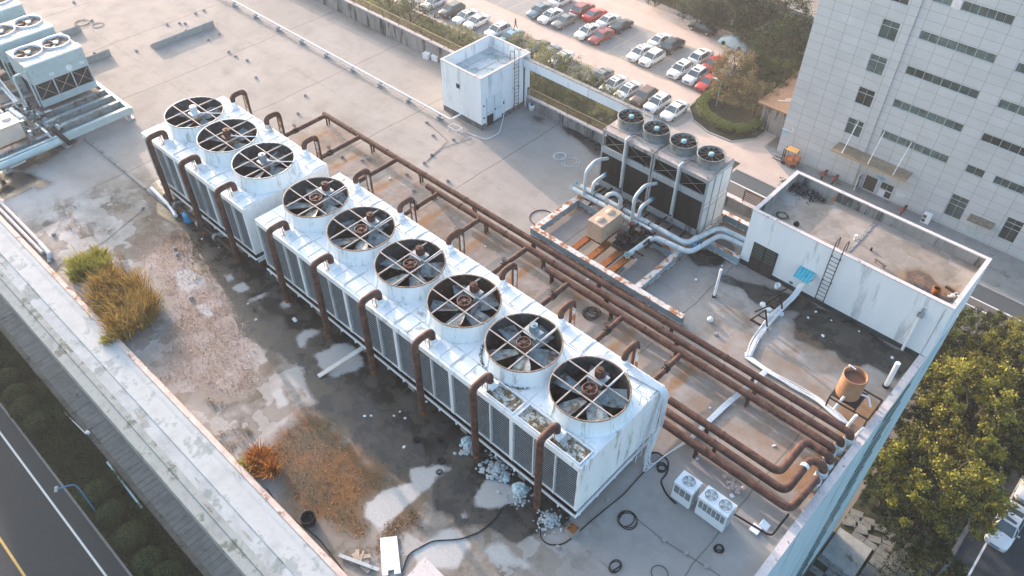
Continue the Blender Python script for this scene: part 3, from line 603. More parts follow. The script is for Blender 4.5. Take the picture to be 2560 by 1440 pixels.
    # deck covers along both sides, seam ribs
    for (ya, yb) in ((Y0+.12, Y0+1.02), (Y1-1.02, Y1-.12)):
        m = MB(); nseg = 5; side = ya < YC
        for i in range(nseg):
            xa = x-h+.06+i*(2*h-.12)/nseg; xb = xa+(2*h-.12)/nseg-.03
            if side and any(xa < ob and xb > oa for oa, ob in open_basins): continue
            m.box(xa, xb, ya, yb, ZD+.004, ZD+.045); m.box(xb-.01, xb+.02, ya-.05, yb+.1, ZD+.046, ZD+.075)
        m.build('basin_cover', WHITE, t)
    for (q0, q1, q2, q3) in ((x-h, x+h-.04, Y0+1.10, Y0+1.13), (x-h, x+h-.04, Y1-1.13, Y1-1.10), (x+h-.035, x+h, Y0+.02, Y0+1.6), (x+h-.035, x+h, Y1-1.6, Y1)): m = MB(); m.box(q0, q1, q2, q3, ZD+.002, ZD+.042); m.build('deck_seam', STACK, t)
    for oa, ob in open_basins:
        m = MB(); ya, yb = Y0+.10, Y0+.92
        m.box(oa, ob, ya-.05, ya, ZD+.003, ZD+.12); m.box(oa, ob, yb, yb+.05, ZD+.003, ZD+.12); m.box(oa-.05, oa, ya-.05, yb+.05, ZD+.003, ZD+.122); m.box(ob, ob+.05, ya-.05, yb+.05, ZD+.003, ZD+.122)
        bs = m.build('open_basin', PLASTW, t)
        m = MB(); nx_, ny_ = 26, 12; vs = []
        for j in range(ny_+1):
            for i in range(nx_+1):
                u, v = i/nx_, j/ny_; vs.append((oa+.01+u*(ob-oa-.02), ya+.01+v*(yb-ya-.02), ZD+.012+.03*mnoise.noise((u*9+x, v*5, 1))+.02*random.random()))
        m.add(vs, [(j*(nx_+1)+i, j*(nx_+1)+i+1, (j+1)*(nx_+1)+i+1, (j+1)*(nx_+1)+i) for j in range(ny_) for i in range(nx_)], True)
        m.build('churning_water', mat('foamy_brown_water', (.10, .085, .05), .15, var=.5, scale=4, stain=(.40, .42, .40), stain_amt=.6, stain_scale=3), bs)
    if last:
        m = MB(); xw = x+w/2
        m.box(xw-.03, xw+.04, Y0-.03, Y1, ZB-.02, ZD+.02)
        y = Y0+.05
        while y < Y1-.05: m.box(xw+.041, xw+.062, y, y+.045, ZB, ZD); y += .13
        m.build('end_wall', WHITE, t)
        m = MB(); m.box(xw+.02, xw+.10, Y0-.16, Y1, .74, .80); m.box(xw-.1, xw+.02, Y0, Y1, .42, .6)
        for i in range(5): m.box(xw+.02, xw+.08, Y0+.2+i*1.3, Y0+.27+i*1.3, .5, .74)
        m.build('end_rail', WHITE, t)
    return t
g1 = [-46.1+3.75*(i+.5) for i in range(3)]; g2 = [-33.65+P_*(i+.5) for i in range(6)]
ordn = ['with a pale capped motor at the far end of the row', 'with a rusty brown motor, second from the far end of the row', 'with a grey motor, third from the far end']
for i, x in enumerate(g1): tower(x, 3.75, 'white cooling tower '+ordn[i], 1, last=(i == 2))
ord2 = ['white cooling tower with a brown pulley just past the step in the row', 'white cooling tower between two others, fifth from the far end of the row', 'white cooling tower in the middle of the long row, sixth from the far end',
        'white cooling tower with a rust-brown inside and tangled wires', 'white cooling tower with a blue-grey motor and green moss round its stack', 'white cooling tower nearest the viewer with the ribbed end wall and ladder']
ob = {4: [(-15.8, -14.15)], 5: [(-13.88, -12.42), (-12.05, -10.36)]}
towers = []
for i, x in enumerate(g2): towers.append(tower(x, P_, ord2[i], 3 if i == 3 else 2, last=(i == 5), open_basins=ob.get(i, ())))
# moss ring by the eighth stack
mv, mq = leaf_cloud(np.stack([g2[4]+1.97*np.cos(ta := RNG.uniform(3.3, 5.6, 500))+RNG.normal(0, .05, 500), YC+1.97*np.sin(ta)+RNG.normal(0, .05, 500), np.full(500, ZD+.03)], 1), .07)
mo = np_mesh('moss', mv, mq, leafmat('moss_green', (.03, .05, .02), (.07, .09, .04)), towers[4], RNG.random(500)); mo['kind'] = 'stuff'
# pipe with white brackets on the near face of every cell
def riser(x, y=14.72, zf=.25, label='', nosup=False):
    t = thing('riser_pipe', label, 'pipe', (x, y, 0), 'brown bent riser pipes on the near side of the towers')
    m = MB(); m.tube([(x, y, zf), (x, y, 5.35), (x, y+1.08, 5.35), (x, y+1.08, ZD+.22)], .175, 12, .34); m.build('bent_pipe', RUST, t)
    m = MB(); m.tube([(x, y, 0.0), (x, y, zf+.3)], .155, 12); m.build('pipe_foot', RUST2, t)
    m = MB(); m.obox((x, y+1.12, ZD+.15), .62, .5, .22); m.cyl((x, y+1.08, ZD+.22), .2, .12, 12); m.build('inlet_box', WHITE, t)
    m = MB()
    for s_ in (-.16, .16): m.bar((x+s_, y+.75, ZD+.04), (x+s_*.9, y+.75, 5.25), .04, .02); 
    m.bar((x-.2, y+.75, 5.14), (x+.2, y+.75, 5.14), .05, .03); m.build('strap', mat('rusty_strap', (.30, .20, .14), .7, var=.5, scale=6), t)
nl = ['at the far end tower', 'on the second tower from the far end', 'on the third tower just before the step', 'on the fourth tower just after the step', 'on the fifth tower from the far end', 'on the sixth tower from the far end', 'on the tower with the rust-brown inside', 'beside the upper open water basin', 'between the two lower open water basins nearest the viewer']
xsr = [-43.85, -40.1, -36.3, -31.3, -27.45, -23.6, -19.75, -15.95, -12.0]
for i, x in enumerate(xsr): riser(x, label='dark brown bent pipe '+nl[i]+', near side')
def drop(x, label):
    y = 20.92; t = thing('drop_pipe', label, 'pipe', (x, y+.85, 0), 'brown bent pipes on the far side of the towers')
    m = MB(); m.tube([(x, y, ZD+.2), (x, y, 5.35), (x, y+.92, 5.35), (x, y+.92, .9)], .165, 12, .32); m.build('bent_pipe', RUST, t)
    m = MB(); m.tube([(x, y, ZD+.05), (x, y, ZD+.45)], .19, 12); m.obox((x, y-.1, ZD+.13), .6, .45, .18); m.build('inlet_box', WHITE, t)
    m = MB(); m.box(x+.1, x+.28, y+.75, y+.80, 3.6, 5.1); m.build('bracket_plate', PEEL, t)
nf = ['behind the far end tower', 'behind the second tower from the far end', 'behind the third tower from the far end', 'behind the fourth tower, past the step', 'behind the fifth tower', 'behind the sixth tower', 'behind the tower with the rust-brown inside', 'behind the tower with the mossy stack', 'behind the nearest tower']
xd = [-44.3, -40.5, -36.6, -31.7, -27.85, -23.95, -20.05, -16.15, -12.3]
for i, x in enumerate(xd): drop(x, 'brown pipe bent over '+nf[i])
# header pipes
def header(label, pts, r=.2, stubend=True, supports=None, ribs=True, nm='header_pipe'):
    t = thing(nm, label, 'pipe', pts[0], 'brown insulated main pipes beside the towers')
    m = MB(); m.tube(pts, r, 14, .42); 
    m.build('pipe_run', RUST, t)
    a_, b_ = Vector(pts[0]), Vector(pts[1]); L_ = (b_-a_).length; d_ = (b_-a_).normalized()
    for k_ in range(1, int(L_/3.9)+1):
        c_ = a_+d_*(k_*3.9-.8); m = MB(); m.tube([c_-d_*.035, c_+d_*.035], r+.028, 14); m.build('flange', MOTORB, t)
    if stubend:
        e = Vector(pts[-1]); m = MB(); m.cyl((e.x, e.y, 0.0), r+.10, .55, 14, r+.06); m.build('wall_sleeve', mat('grimy_white_sleeve', (.45, .49, .49), .8, var=.3, scale=6), t)
    for (x, y) in supports or ():
        m = MB(); m.box(x-.05, x+.05, y-.14, y-.06, 0, pts[0][2]-r*.8); m.box(x-.05, x+.05, y+.06, y+.14, 0, pts[0][2]-r*.8); m.box(x-.06, x+.06, y-.2, y+.2, pts[0][2]-r-.02, pts[0][2]-r+.05); m.build('pipe_stand', RUST, t)
header('longest brown main pipe, running from the far corner to the blue edge wall', [(-44.5, 27.62, .82), (-3.15, 27.72, .82), (-3.15, 27.72, .35)], .19, supports=[(-44.2+i*5.1, 27.65) for i in range(8)])
header('middle brown main pipe starting with a capped end beside the towers', [(-32.6, 26.95, .82), (-3.3, 27.02, .82), (-3.3, 27.02, .35)], .19, supports=[(-32+i*4.8, 26.97) for i in range(6)])
header('third brown main pipe with a capped end near the coiled black hose', [(-21.6, 26.36, .82), (-3.45, 26.36, .82), (-3.45, 26.36, .35)], .19, supports=[(-21.2+i*4.4, 26.36) for i in range(4)])
header('lower brown pipe with the big upward jog near the blue edge wall', [(-10.8, 23.36, .84), (-4.62, 23.36, .84), (-4.62, 25.82, .84), (-3.25, 25.82, .84), (-3.25, 25.72, .3)], .2, supports=[(-8.5, 23.36)])
header('lower brown pipe with a white band, between two others at the edge wall', [(-10.9, 22.66, .84), (-3.92, 22.66, .84), (-3.92, 25.05, .84), (-3.25, 25.15, .84), (-3.2, 25.05, .3)], .2, supports=[(-7.6, 22.66)])
header('lowest brown pipe bending up beside the edge wall, nearest the viewer', [(-10.9, 21.98, .84), (-3.30, 21.98, .84), (-3.20, 24.3, .84), (-3.2, 24.42, .3)], .2, supports=[(-8.2, 21.98)])
tag(MB().tube([(-3.92, 24.35, .84), (-3.92, 24.55, .84)], .215, 14).build('pipe_band', PLASTW), 'white band wrapped round the jogged lower brown pipe', 'pipe band')
ci = 0
for x, ye in zip((-44.25, -40.28, -36.3, -31.5, -27.7, -23.7, -19.9, -16.0, -12.1), (27.6, 27.6, 27.6, 26.95, 26.95, 26.95, 26.36, 26.36, 26.36)):
    ci += 1
    nm_ = ['farthest', 'second farthest', 'third farthest', 'fourth', 'fifth', 'sixth', 'third nearest', 'second nearest', 'nearest'][ci-1]
    t = thing('branch_pipe', nm_+' brown branch pipe joining the main pipe to the towers', 'pipe', (x, ye, .8), 'brown branch pipes between main pipes and towers')
    m = MB(); m.tube([(x, 21.3, .82), (x, ye-.15, .82)], .155, 12); m.build('pipe_run', RUST, t)
    m = MB(); yv = 24.9; m.tube([(x, yv-.14, .82), (x, yv-.06, .82)], .21, 12); m.tube([(x, yv+.06, .82), (x, yv+.14, .82)], .21, 12); m.tube([(x, yv-.06, .82), (x, yv+.06, .82)], .17, 12); m.build('valve', DARKST, t)
    m = MB(); m.bar((x, yv, .95), (x-.02, yv, 1.22), .035); m.ring((x-.02, yv, 1.24), .14, .018, 16, 5, (.3, .2, 1))
    for k in range(2): a = math.pi*k/2; m.bar((x-.02+.14*math.cos(a), yv+.14*math.sin(a), 1.24), (x-.02-.14*math.cos(a), yv-.14*math.sin(a), 1.24), .02)
    m.build('hand_wheel', MOTORB, t)
# ladder and white cables at the near end wall
t = thing('access_ladder', 'thin pale ladder fixed to the ribbed end wall of the nearest tower', 'ladder', (-10.0, 20.2, 0))
m = MB(); xl = -10.02
for y in (19.55, 20.0): m.tube([(xl, y, .3), (xl, y, 5.2), (xl-.35, y, 5.2), (xl-.35, y, 4.5)], .02, 6, .1)
m.build('rails', PLASTW, t); m = MB()
for i in range(13): m.bar((xl, 19.55, .6+i*.32), (xl, 20.0, .6+i*.32), .02)
m.build('rungs', PLASTW, t)
t = thing('cable_bundle', 'bundle of thin white cables hanging down the corner of the nearest tower', 'cables', (-10, 20.9, 3))
for i in range(16):
    m = MB(); o = i*.045; r_ = random.Random(i)
    a = [(-13.6+o, 20.35+o*.9, ZD+.12+o*.15), (-11.2, 20.55+o*.6, ZD+.2+o*.1), (-10.0+o*.25, 20.75+o*.45, ZD+.1), (-9.9+o*.4, 20.55+o*.5-r_.uniform(0, .5), 2.6), (-9.75+o*.2, 19.8+r_.uniform(-.2, .5), .9), (-9.5+o*.2, 19.6+r_.uniform(-.3, .5), .12), (-9.3, 20.6+o*.5, .1), (-9.0+o*.3, 22.6, .12), (-8.9+o*.4, 25.5, .12), (-8.5+o*.4, 29.2, .12)]
    m.tube(a, .018, 5, .35, False, 4); m.build('cable', CABLEW, t)
t = thing('cable_bundle', 'flat run of white cables crossing the roof towards the small blue awning', 'cables', (-8.6, 31, 0))
for i in range(10):
    m = MB(); o = (i-5)*.045; r_ = random.Random(i+40)
    pts = [at(1872+o*40, 890, .1+r_.random()*.06), at(1888+o*50+r_.uniform(-4, 4), 850, .1), at(1935+o*50+r_.uniform(-5, 5), 790, .15+r_.random()*.08), at(1985+o*40, 742, .3), ony(2008+o*36, 708, 35.3)]
    m.tube(pts, .022, 5, .4, False, 3); m.build('cable', CABLEW, t)
t = thing('cable_bundle', 'white cables and tubes running beside the longest main pipe to the edge wall', 'cables', (-6, 28.5, 0))
for i in range(8):
    m = MB(); o = i*.06; r_ = random.Random(i+70)
    pts = [at(1862, 893-o*30, .1), at(1925, 935-o*20, .12), at(1990+r_.uniform(-8, 8), 975-o*30, .12), at(2050, 1008-o*30, .12), at(2100+r_.uniform(-6, 6), 1050-o*30, .15), at(2125, 1062, .1)]
    m.tube(pts, .025 if i else .06, 6, .3, False, 3); m.build('cable', CABLEW, t)
# ================================================================== GREY FAN UNIT ON ITS STEEL FRAME
t = thing('steel_platform', 'peeling white and rusty steel frame under the grey four-fan unit', 'steel frame', (-19, 31, .3))
def girder(nm, x0, x1, y0, y1, z0=.18, z1=.72, par=t):
    m = MB(); alongx = abs(x1-x0) > abs(y1-y0)
    if alongx: w = abs(y1-y0); yc = (y0+y1)/2; m.box(x0, x1, y0, y1, z1-.05, z1); m.box(x0, x1, y0, y1, z0, z0+.05)
    else: m.box(x0, x1, y0, y1, z1-.05, z1); m.box(x0, x1, y0, y1, z0, z0+.05)
    b = m.build(nm, PEEL, par); m = MB()
    if alongx: m.box(x0+.01, x1-.01, y0+.05, y0+.09, z0+.05, z1-.05); m.box(x0+.01, x1-.01, y1-.09, y1-.05, z0+.05, z1-.05)
    else: m.box(x0+.05, x0+.09, y0+.01, y1-.01, z0+.05, z1-.05); m.box(x1-.09, x1-.05, y0+.01, y1-.01, z0+.05, z1-.05)
    m.build('web', BLUEST, b)
    for (px_, py_) in (((x0+.3, (y0+y1)/2), (x1-.3, (y0+y1)/2)) if alongx else (((x0+x1)/2, y0+.3), ((x0+x1)/2, y1-.3))):
        mm = MB(); mm.box(px_-.22, px_+.22, py_-.2, py_+.2, 0, z0-.002); mm.build('footing', CONC, b)
girder('girder', -24.95, -13.6, 28.55, 28.92); girder('girder', -24.90, -24.50, 28.93, 33.2); girder('girder', -24.49, -16.8, 32.75, 33.05)
girder('girder', -17.1, -16.72, 28.93, 32.74); girder('girder', -24.3, -13.9, 38.0, 38.35); girder('girder', -16.7, -13.9, 35.0, 35.3)
girder('girder', -24.9, -24.6, 33.3, 38.0); girder('girder', -17.05, -16.75, 33.06, 38.0)
for x in (-21.95, -20.72, -19.72, -19.1):
    m = MB(); m.box(x, x+.42, 28.95, 30.9, .52, .70); m.build('rusty_joist', RUST2, t)
m = MB(); m.box(-19.25, -19.0, 29.0, 32.7, .40, .62); m.build('joist', BLUEST, t)
m = MB()
for i in range(8): m.box(-24.2+i*.92, -24.12+i*.92, 34.4, 37.9, .45, .60)
m.build('joist', DARKST, t)
# the unit: two modules side by side
UX0, UX1, UY0, UY1, UZ = -24.75, -16.95, 35.1, 37.9, 4.9; HW = (UX1-UX0)/2
def fan_unit(x0, x1, label, end):
    t = thing('cooling_unit', label, 'cooling unit', ((x0+x1)/2, 36.5, .65), 'grey galvanised cooling units on the rear frame')
    m = MB(); circ_y = 36.62
    m.box(x0, x1, UY0-.03, UY1+.03, UZ-.07, UZ); m.box(x0+.1, x1-.1, UY0+.55, UY1-.02, UZ+.002, UZ+.05)
    m.build('top_plate', GALVTOP, t)
    m = MB()
    for x in (x0, (x0+x1)/2-.05, x1-.10): m.box(x, x+.10, UY0-.01, UY0+.10, .66, UZ-.071)
    m.box(x0, x1, UY0, UY0+.12, 4.62, UZ-.072); m.box(x0, x1, UY0-.015, UY0+.1, 4.66, 4.70); m.box(x0, x1, UY0-.02, UY0+.10, 3.22, 3.66); m.box(x0, x1, UY0-.045, UY0+.1, 3.42, 3.47)
    m.box(x0, x1, UY0-.01, UY0+.10, .66, 1.02); m.box(x0, x1, UY0, UY1, .55, .655)
    m.build('galvanised_frame', GALV, t)
    m = MB(); m.box(x0+.05, x1-.05, UY0+.35, UY1-.03, 3.3, 4.8); m.build('dark_inside', mat('pitch_dark_inside', (.010, .011, .012), .9), t)
    xm = (x0+x1)/2
    for a, b in ((x0+.10, xm-.05), (xm+.05, x1-.10)):
        m = MB(); m.bar((a, UY0+.04, 3.68), (b, UY0+.04, 4.60), .014); m.bar((a, UY0+.05, 4.60), (b, UY0+.05, 3.68), .014); m.build('cross_wire', GALV, t)
        m = MB(); m.box(a, b, UY0+.03, UY0+.08, 1.02, 3.22); m.build('side_panel', BLACKP, t)
    m = MB(); m.box(x0+.02, x1-.02, UY1-.05, UY1, .66, UZ-.1); m.build('rear_panel', GALV, t)
    if end:
        X = x1; m = MB(); m.box(X-.05, X, UY0+.1, UY1, .66, UZ-.08); e = m.build('end_panel', mat('pale_end_panel', (.42, .46, .47), .6, var=.1, scale=2, stain=(.28, .25, .22), stain_amt=.3, stain_scale=2), t)
        m = MB(); 
        for z in (.70, 2.5, 2.95, UZ-.22): m.box(X, X+.03, UY0, UY1, z, z+.05)
        for y in (UY0, UY0+.72, UY0+.80, UY0+1.6, UY1-.06): m.box(X, X+.04, y, y+.05, .7, UZ-.1)
        m.build('end_frame', GALV, e)
        m = MB(); m.box(X-.02, X+.002, UY0+.02, UY0+.1, .7, UZ-.1); m.build('corner_angle', GALV, e)
    for k in range(2):
        cx = x0+HW/4+k*HW/2; c = (cx, circ_y, UZ)
        m = MB(); m.lathe(c, [(.90, .05), (.86, .12), (.83, .3), (.83, .64), (.86, .66), (.80, .66), (.79, .1)], 28); fs = m.build('fan_ring', mat('grimy_ring', (.17, .195, .20), .6, .1, var=.4, scale=3, stain=(.07, .07, .065), stain_amt=.4, stain_scale=3), t)
        m = MB(); m.cyl((cx, circ_y, UZ+.40), .79, .02, 24); 
        for q in range(7):
            a = 2*math.pi*q/7+k; ca, sa = math.cos(a), math.sin(a)
            m.add([(cx+.15*ca-.06*sa, circ_y+.15*sa+.06*ca, UZ+.50), (cx+.15*ca+.1*sa, circ_y+.15*sa-.1*ca, UZ+.55), (cx+.76*ca+.2*sa, circ_y+.76*sa-.2*ca, UZ+.58), (cx+.76*ca-.2*sa, circ_y+.76*sa+.2*ca, UZ+.48)], [(0, 1, 2, 3)])
        m.build('fan', mat('dark_brown_fan', (.014, .010, .009), .6, var=.5, scale=5), fs)
        m = MB()
        for q in range(11): a = 2*math.pi*q/11+.2*k; m.bar((cx+.1*math.cos(a), circ_y+.1*math.sin(a), UZ+.66), (cx+.82*math.cos(a), circ_y+.82*math.sin(a), UZ+.64), .022, .012)
        m.build('guard', mat('thin_guard', (.10, .11, .11), .6), fs)
        m = MB(); m.cyl((cx, circ_y, UZ+.55), .17, .14, 14, .15); m.cyl((cx, circ_y, UZ+.69), .08, .04, 10); m.build('hub', mat('pale_teal_hub', (.30, .48, .52), .4), fs)
    for x in (x0+.12, x1-.12):
        m = MB(); m.ring((x, UY0+.06, UZ+.07), .065, .016, 10, 5, (0, 1, 0)); m.build('lifting_eye', DARKST, t)
    # down pipe and hoses
    m = MB(); m.tube([(xm-.05, UY0+.3, UZ+.12), (xm-.05, UY0-.12, UZ+.12), (xm-.05, UY0-.12, 1.35)], .085, 10, .15); m.build('down_pipe', LIGHTPIPE, t)
    m = MB()
    for s_ in (-.1, .15): m.tube([(xm-.05+s_, UY0+.2, UZ+.05), (xm+.1+s_, UY0+.5, UZ+.28), (xm+.35+s_, UY0+.8, UZ+.14), (xm+.5+s_, UY0+1.1, UZ+.1)], .018, 5, .2)
    m.build('hose', BLKRUB, t)
fan_unit(UX0, UX0+HW-.04, 'grey galvanised module with two brown fans, the one beside the guard rail', False)
fan_unit(UX0+HW+.04, UX1, 'grey galvanised module with two brown fans and a panelled pale end', True)
# drain tray shape under the modules (dark tub bottoms)
GP = 'silver lagged pipes round the grey fan unit'
def spipe(label, pts, r=.13, bend=.25, nm='lagged_pipe', mt=LIGHTPIPE, extra=None):
    t = thing(nm, label, 'pipe', pts[0], GP); m = MB(); m.tube(pts, r, 12, bend); m.build('pipe_run', mt, t)
    m = MB(); n = 0
    for a, b in zip(pts[:-1], pts[1:]):
        a, b = Vector(a), Vector(b); L = (b-a).length; k = int(L/1.1)
        for i in range(1, k+1):
            c = a+(b-a)*(i/(k+1)); d = (b-a).normalized()*.02; m = MB(); m.tube([c-d, c+d], r+.012, 12); m.build('seam_band', GALV, t)
    if extra: extra(t)
    return t
def whl(p, n=(0, 0, 1), mt=BLUE, R=.16):
    def f(t):
        m = MB(); p_ = Vector(p); m.ring(p_, R, .022, 16, 5, n); a = Vector(n).orthogonal().normalized(); b = Vector(n).normalized().cross(a)
        for q in range(3): c, s_ = math.cos(q*math.pi/3), math.sin(q*math.pi/3); m.bar(p_+(a*c+b*s_)*R, p_-(a*c+b*s_)*R, .022)
        m.build('hand_wheel', mt, t)
    return f
TEAL = mat('pale_teal_paint', (.32, .52, .56), .5)
spipe('silver pipe on the rear frame that jogs round to the white plant house wall', [(-25.0, 33.55, 1.1), (-16.75, 33.55, 1.1), (-16.15, 36.2, 1.1), (-14.05, 36.3, 1.1)], .17, .5, extra=whl((-25.35, 33.5, 1.15), (-1, 0, .3), mat('blue_valve', (.12, .30, .40), .5)))
spipe('silver pipe with a pale teal valve wheel and a jog towards the white plant house', [(-18.72, 30.5, 1.1), (-18.6, 32.75, 1.1), (-16.2, 33.1, 1.0), (-15.75, 35.8, 1.0), (-14.05, 35.9, 1.0)], .16, .5, extra=whl((-18.75, 30.3, 1.1), (0, -1, .2), TEAL, .18))
spipe('straight silver pipe along the frame with a teal valve at its roof end', [(-25.2, 33.0, 1.1), (-19.0, 33.08, 1.1)], .16, .3, extra=whl((-25.4, 33.0, 1.1), (-1, 0, 0), TEAL))
spipe('tall silver riser bent into the left corner of the grey fan unit', [(-24.25, 33.0, 1.15), (-24.25, 33.0, 3.0), (-24.25, 33.9, 3.35), (-24.1, 35.0, 3.0)], .11, .3)
spipe('tall silver riser bent into the middle of the grey fan unit', [(-20.45, 33.0, 1.15), (-20.45, 33.0, 3.0), (-20.45, 33.9, 3.35), (-20.3, 35.0, 3.0)], .11, .3)
for x, l in ((-24.0, 'left'), (-20.3, 'middle')):
    def ex(t, x=x):
        m = MB(); m.tube([(x, 34.6, 1.9), (x, 34.75, 1.9)], .15, 12); m.build('blue_coupling', BLUE, t)
        m = MB(); m.tube([(x, 34.76, 1.9), (x, 35.0, 1.9)], .14, 12); m.build('flange', DARKST, t)
    spipe('short silver elbow with a blue coupling under the '+l+' riser of the grey unit', [(x, 33.5, 1.15), (x, 33.6, 1.9), (x, 34.65, 1.9)], .12, .3, extra=ex)
spipe('silver arched pipe standing over the beige tank', [(-22.3, 33.0, 1.1), (-22.3, 32.6, 2.35), (-21.9, 32.9, 2.6), (-21.65, 33.3, 2.2), (-21.65, 33.4, 1.1)], .13, .3)
# beige tank
def panel_tank(x0, x1, y0, y1, z0, z1, label, mt, nd=2, domes=True):
    t = thing('storage_tank', label, 'tank', (x0, y0, z0)); m = MB(); m.box(x0, x1, y0, y1, z0, z1); m.box(x0-.03, x1+.03, y0-.03, y1+.03, z1+.001, z1+.05); m.build('tank_body', mt, t)
    m = MB(); dy = (y1-y0)/nd
    for i in range(nd):
        cy = y0+dy*(i+.5); cx = (x0+x1)/2; r = min(dy, x1-x0)*.32; m = MB(); m.lathe((cx, cy, z1+.05), [(r, 0), (r*.9, .06), (r*.5, .11), (.01, .13)], 20); m.build('lid_dome', mt, t)
    m = MB(); m.box(x0-.05, x1+.05, y0-.05, y1+.05, z0-.08, z0-.002); m.build('tank_base', RUST2, t)
    for z in (z0+.02, z1-.04): m = MB(); m.box(x0-.012, x1+.012, y0-.012, y1+.012, z, z+.02); m.build('tank_edge', PEEL, t)
panel_tank(-21.75, -20.7, 30.25, 32.2, .86, 2.1, 'beige panel water tank with two domes on the rear steel frame', BEIGE)
t = thing('pump_set', 'black pumps with two rusty round motors beside the beige tank', 'pumps', (-19.8, 31.8, .7))
for i, (x, y) in enumerate(((-20.0, 31.3), (-19.9, 32.3))):
    m = MB(); m.cyl((x, y, .75), .17, .75, 14); m.build('pump_body', DARKST, t); m = MB(); m.cyl((x, y, 1.5), .19, .16, 16); m.cyl((x, y, 1.66), .15, .03, 16); m.build('motor_cap', MOTORB, t)
m = MB(); rr = random.Random(2)
for i in range(26): m.tube([(p := Vector((rr.uniform(-20.2, -18.4), rr.uniform(30.4, 32.8), rr.uniform(.75, 1.3)))), p+Vector(rr.choice(((.6, 0, 0), (0, .6, 0), (0, 0, .3))))], rr.uniform(.04, .1), 8)
for i in range(9): c = (rr.uniform(-20.1, -18.6), rr.uniform(30.6, 32.6), rr.uniform(.8, 1.25)); m.tube([c, (c[0]+.06, c[1], c[2])], .14, 10)
pp = m.build('pipe_fittings', DARKST, t); pp['kind'] = 'stuff'
m = MB(); m.box(-20.3, -18.9, 30.9, 32.8, .71, .76); m.build('pump_base', DARKST, t)
for x, y, l in ((-16.35, 33.9, 'left'), (-16.1, 34.15, 'right')):
    t = thing('plastic_canister', 'blue plastic canister by the corner of the grey unit, the '+l+' of two', 'canister', (x, y, .9), 'blue canisters by the grey unit'); m = MB(); m.lathe((x, y, .75), [(.02, 0), (.14, .01), (.15, .3), (.12, .38), (.05, .42)], 12); m.build('canister_body', BLUE, t)
    m = MB(); m.cyl((x, y, 1.17), .045, .06, 8); m.build('cap', DARKST, t)
# pipe supports across
t = thing('pipe_support', 'black steel arms carrying the silver pipes under the grey fan unit', 'supports', (-21, 34, .8))
for x in (-23.5, -21.3, -19.2): 
    m = MB(); m.bar((x, 32.6, .92), (x, 35.0, .92), .09, .12); m.tube([(x-.2, 33.35, .9), (x-.2, 33.3, 1.3), (x-.2, 33.8, 1.3), (x-.2, 33.75, .9)], .03, 6, .1); m.build('support_arm', DARKST, t)
# white concrete beam from hut to unit
t = thing('concrete_beam', 'long white concrete beam from the roof hut over the gap to the grey unit', 'beam', (-35.38, 39.4, 3.4))
m = MB(); m.box(-35.36, -24.0, 39.35, 39.62, 3.35, 4.05); m.build('beam_body', WHITE2, t); m = MB(); m.box(-35.36, -24.0, 39.33, 39.64, 4.051, 4.10); m.build('beam_top', mat('dirty_beam_top', (.22, .21, .20), .9, var=.5, scale=5), t)
# ================================================================== ROOF HUT
hx0, hx1, hy0, hy1, hz = -39.5, -35.42, 34.92, 40.1, 4.17
t = thing('roof_hut', 'tall white rendered roof hut with double doors, ladder and open flat top', 'hut', (-37.4, 37.5, 0))
m = MB(); m.box(hx0, hx1, hy0, hy1, .45, 3.25); 
for a in ((hx0, hx1, hy0, hy0+.14), (hx0, hx1, hy1-.14, hy1), (hx0, hx0+.14, hy0+.14, hy1-.14), (hx1-.14, hx1, hy0+.14, hy1-.14)): m.box(*a, 3.25, hz)
m.build('wall', WHITE2, t); 
m = MB(); m.box(hx0, hx1-.01, hy0+.01, hy1, -.02, .449); m.build('plinth', mat('sooty_plinth', (.12, .125, .125), .9, var=.6, scale=3), t)
m = MB(); m.box(hx0+.14, hx1-.14, hy0+.14, hy1-.14, 3.251, 3.29); rf = m.build('roof', mat('wet_pale_roof', (.44, .47, .47), .45, var=.15, scale=1.5, stain=(.20, .27, .28), stain_amt=.45, stain_scale=.8), t)
m = MB(); 
for x in (-38.55, -37.5, -36.45): m.box(x, x+.03, hy0+.2, hy1-.2, 3.291, 3.30)
m.ring((-37.2, 39.2, 3.31), .5, .02, 20, 4); m.build('felt_seams', CONC, rf)
m = MB(); 
for a in ((hx0-.03, hx1+.03, hy0-.03, hy0+.15), (hx0-.03, hx1+.03, hy1-.15, hy1+.03), (hx0-.03, hx0+.15, hy0+.151, hy1-.151), (hx1-.15, hx1+.03, hy0+.151, hy1-.151)): m.box(*a, hz+.001, hz+.06)
m.build('coping', COPING, t)
for y0, y1, hd in ((35.38, 36.18, 0), (36.2, 37.0, 1)):
    m = MB(); m.box(hx1, hx1+.04, y0, y1, .26, 2.42); d = m.build('door', DOORW, t)
    m = MB(); m.box(hx1+.041, hx1+.06, y0+.04, y1-.04, .35, .37); m.box(hx1+.041, hx1+.06, y0+.04, y0+.06, .35, 2.35); m.box(hx1+.041, hx1+.06, y0+.04, y1-.04, 1.2, 1.22); m.build('door_trim', GALV, d)
    if hd: m = MB(); m.box(hx1+.041, hx1+.09, y0+.06, y0+.12, 1.15, 1.3); m.build('handle', DARKST, d)
m = MB(); m.box(hx1+.045, hx1+.10, 35.42, 36.05, .18, 1.0); m.build('door_patch', DARKST, t)
m = MB()
for z in (.9, 1.9): m = MB(); m.box(hx1, hx1+.06, 35.1, 35.2, z, z+.1); m.build('latch', DARKST, t)
m = MB(); m.box(hx1+.001, hx1+.03, 37.2, 37.28, 1.2, 1.42); m.build('switch_box', DARKST, t)
m = MB(); m.box(-37.95, -37.6, hy0-.015, hy0, 2.55, 2.9); m.build('window', DARKIN, t)
lad = MB(); 
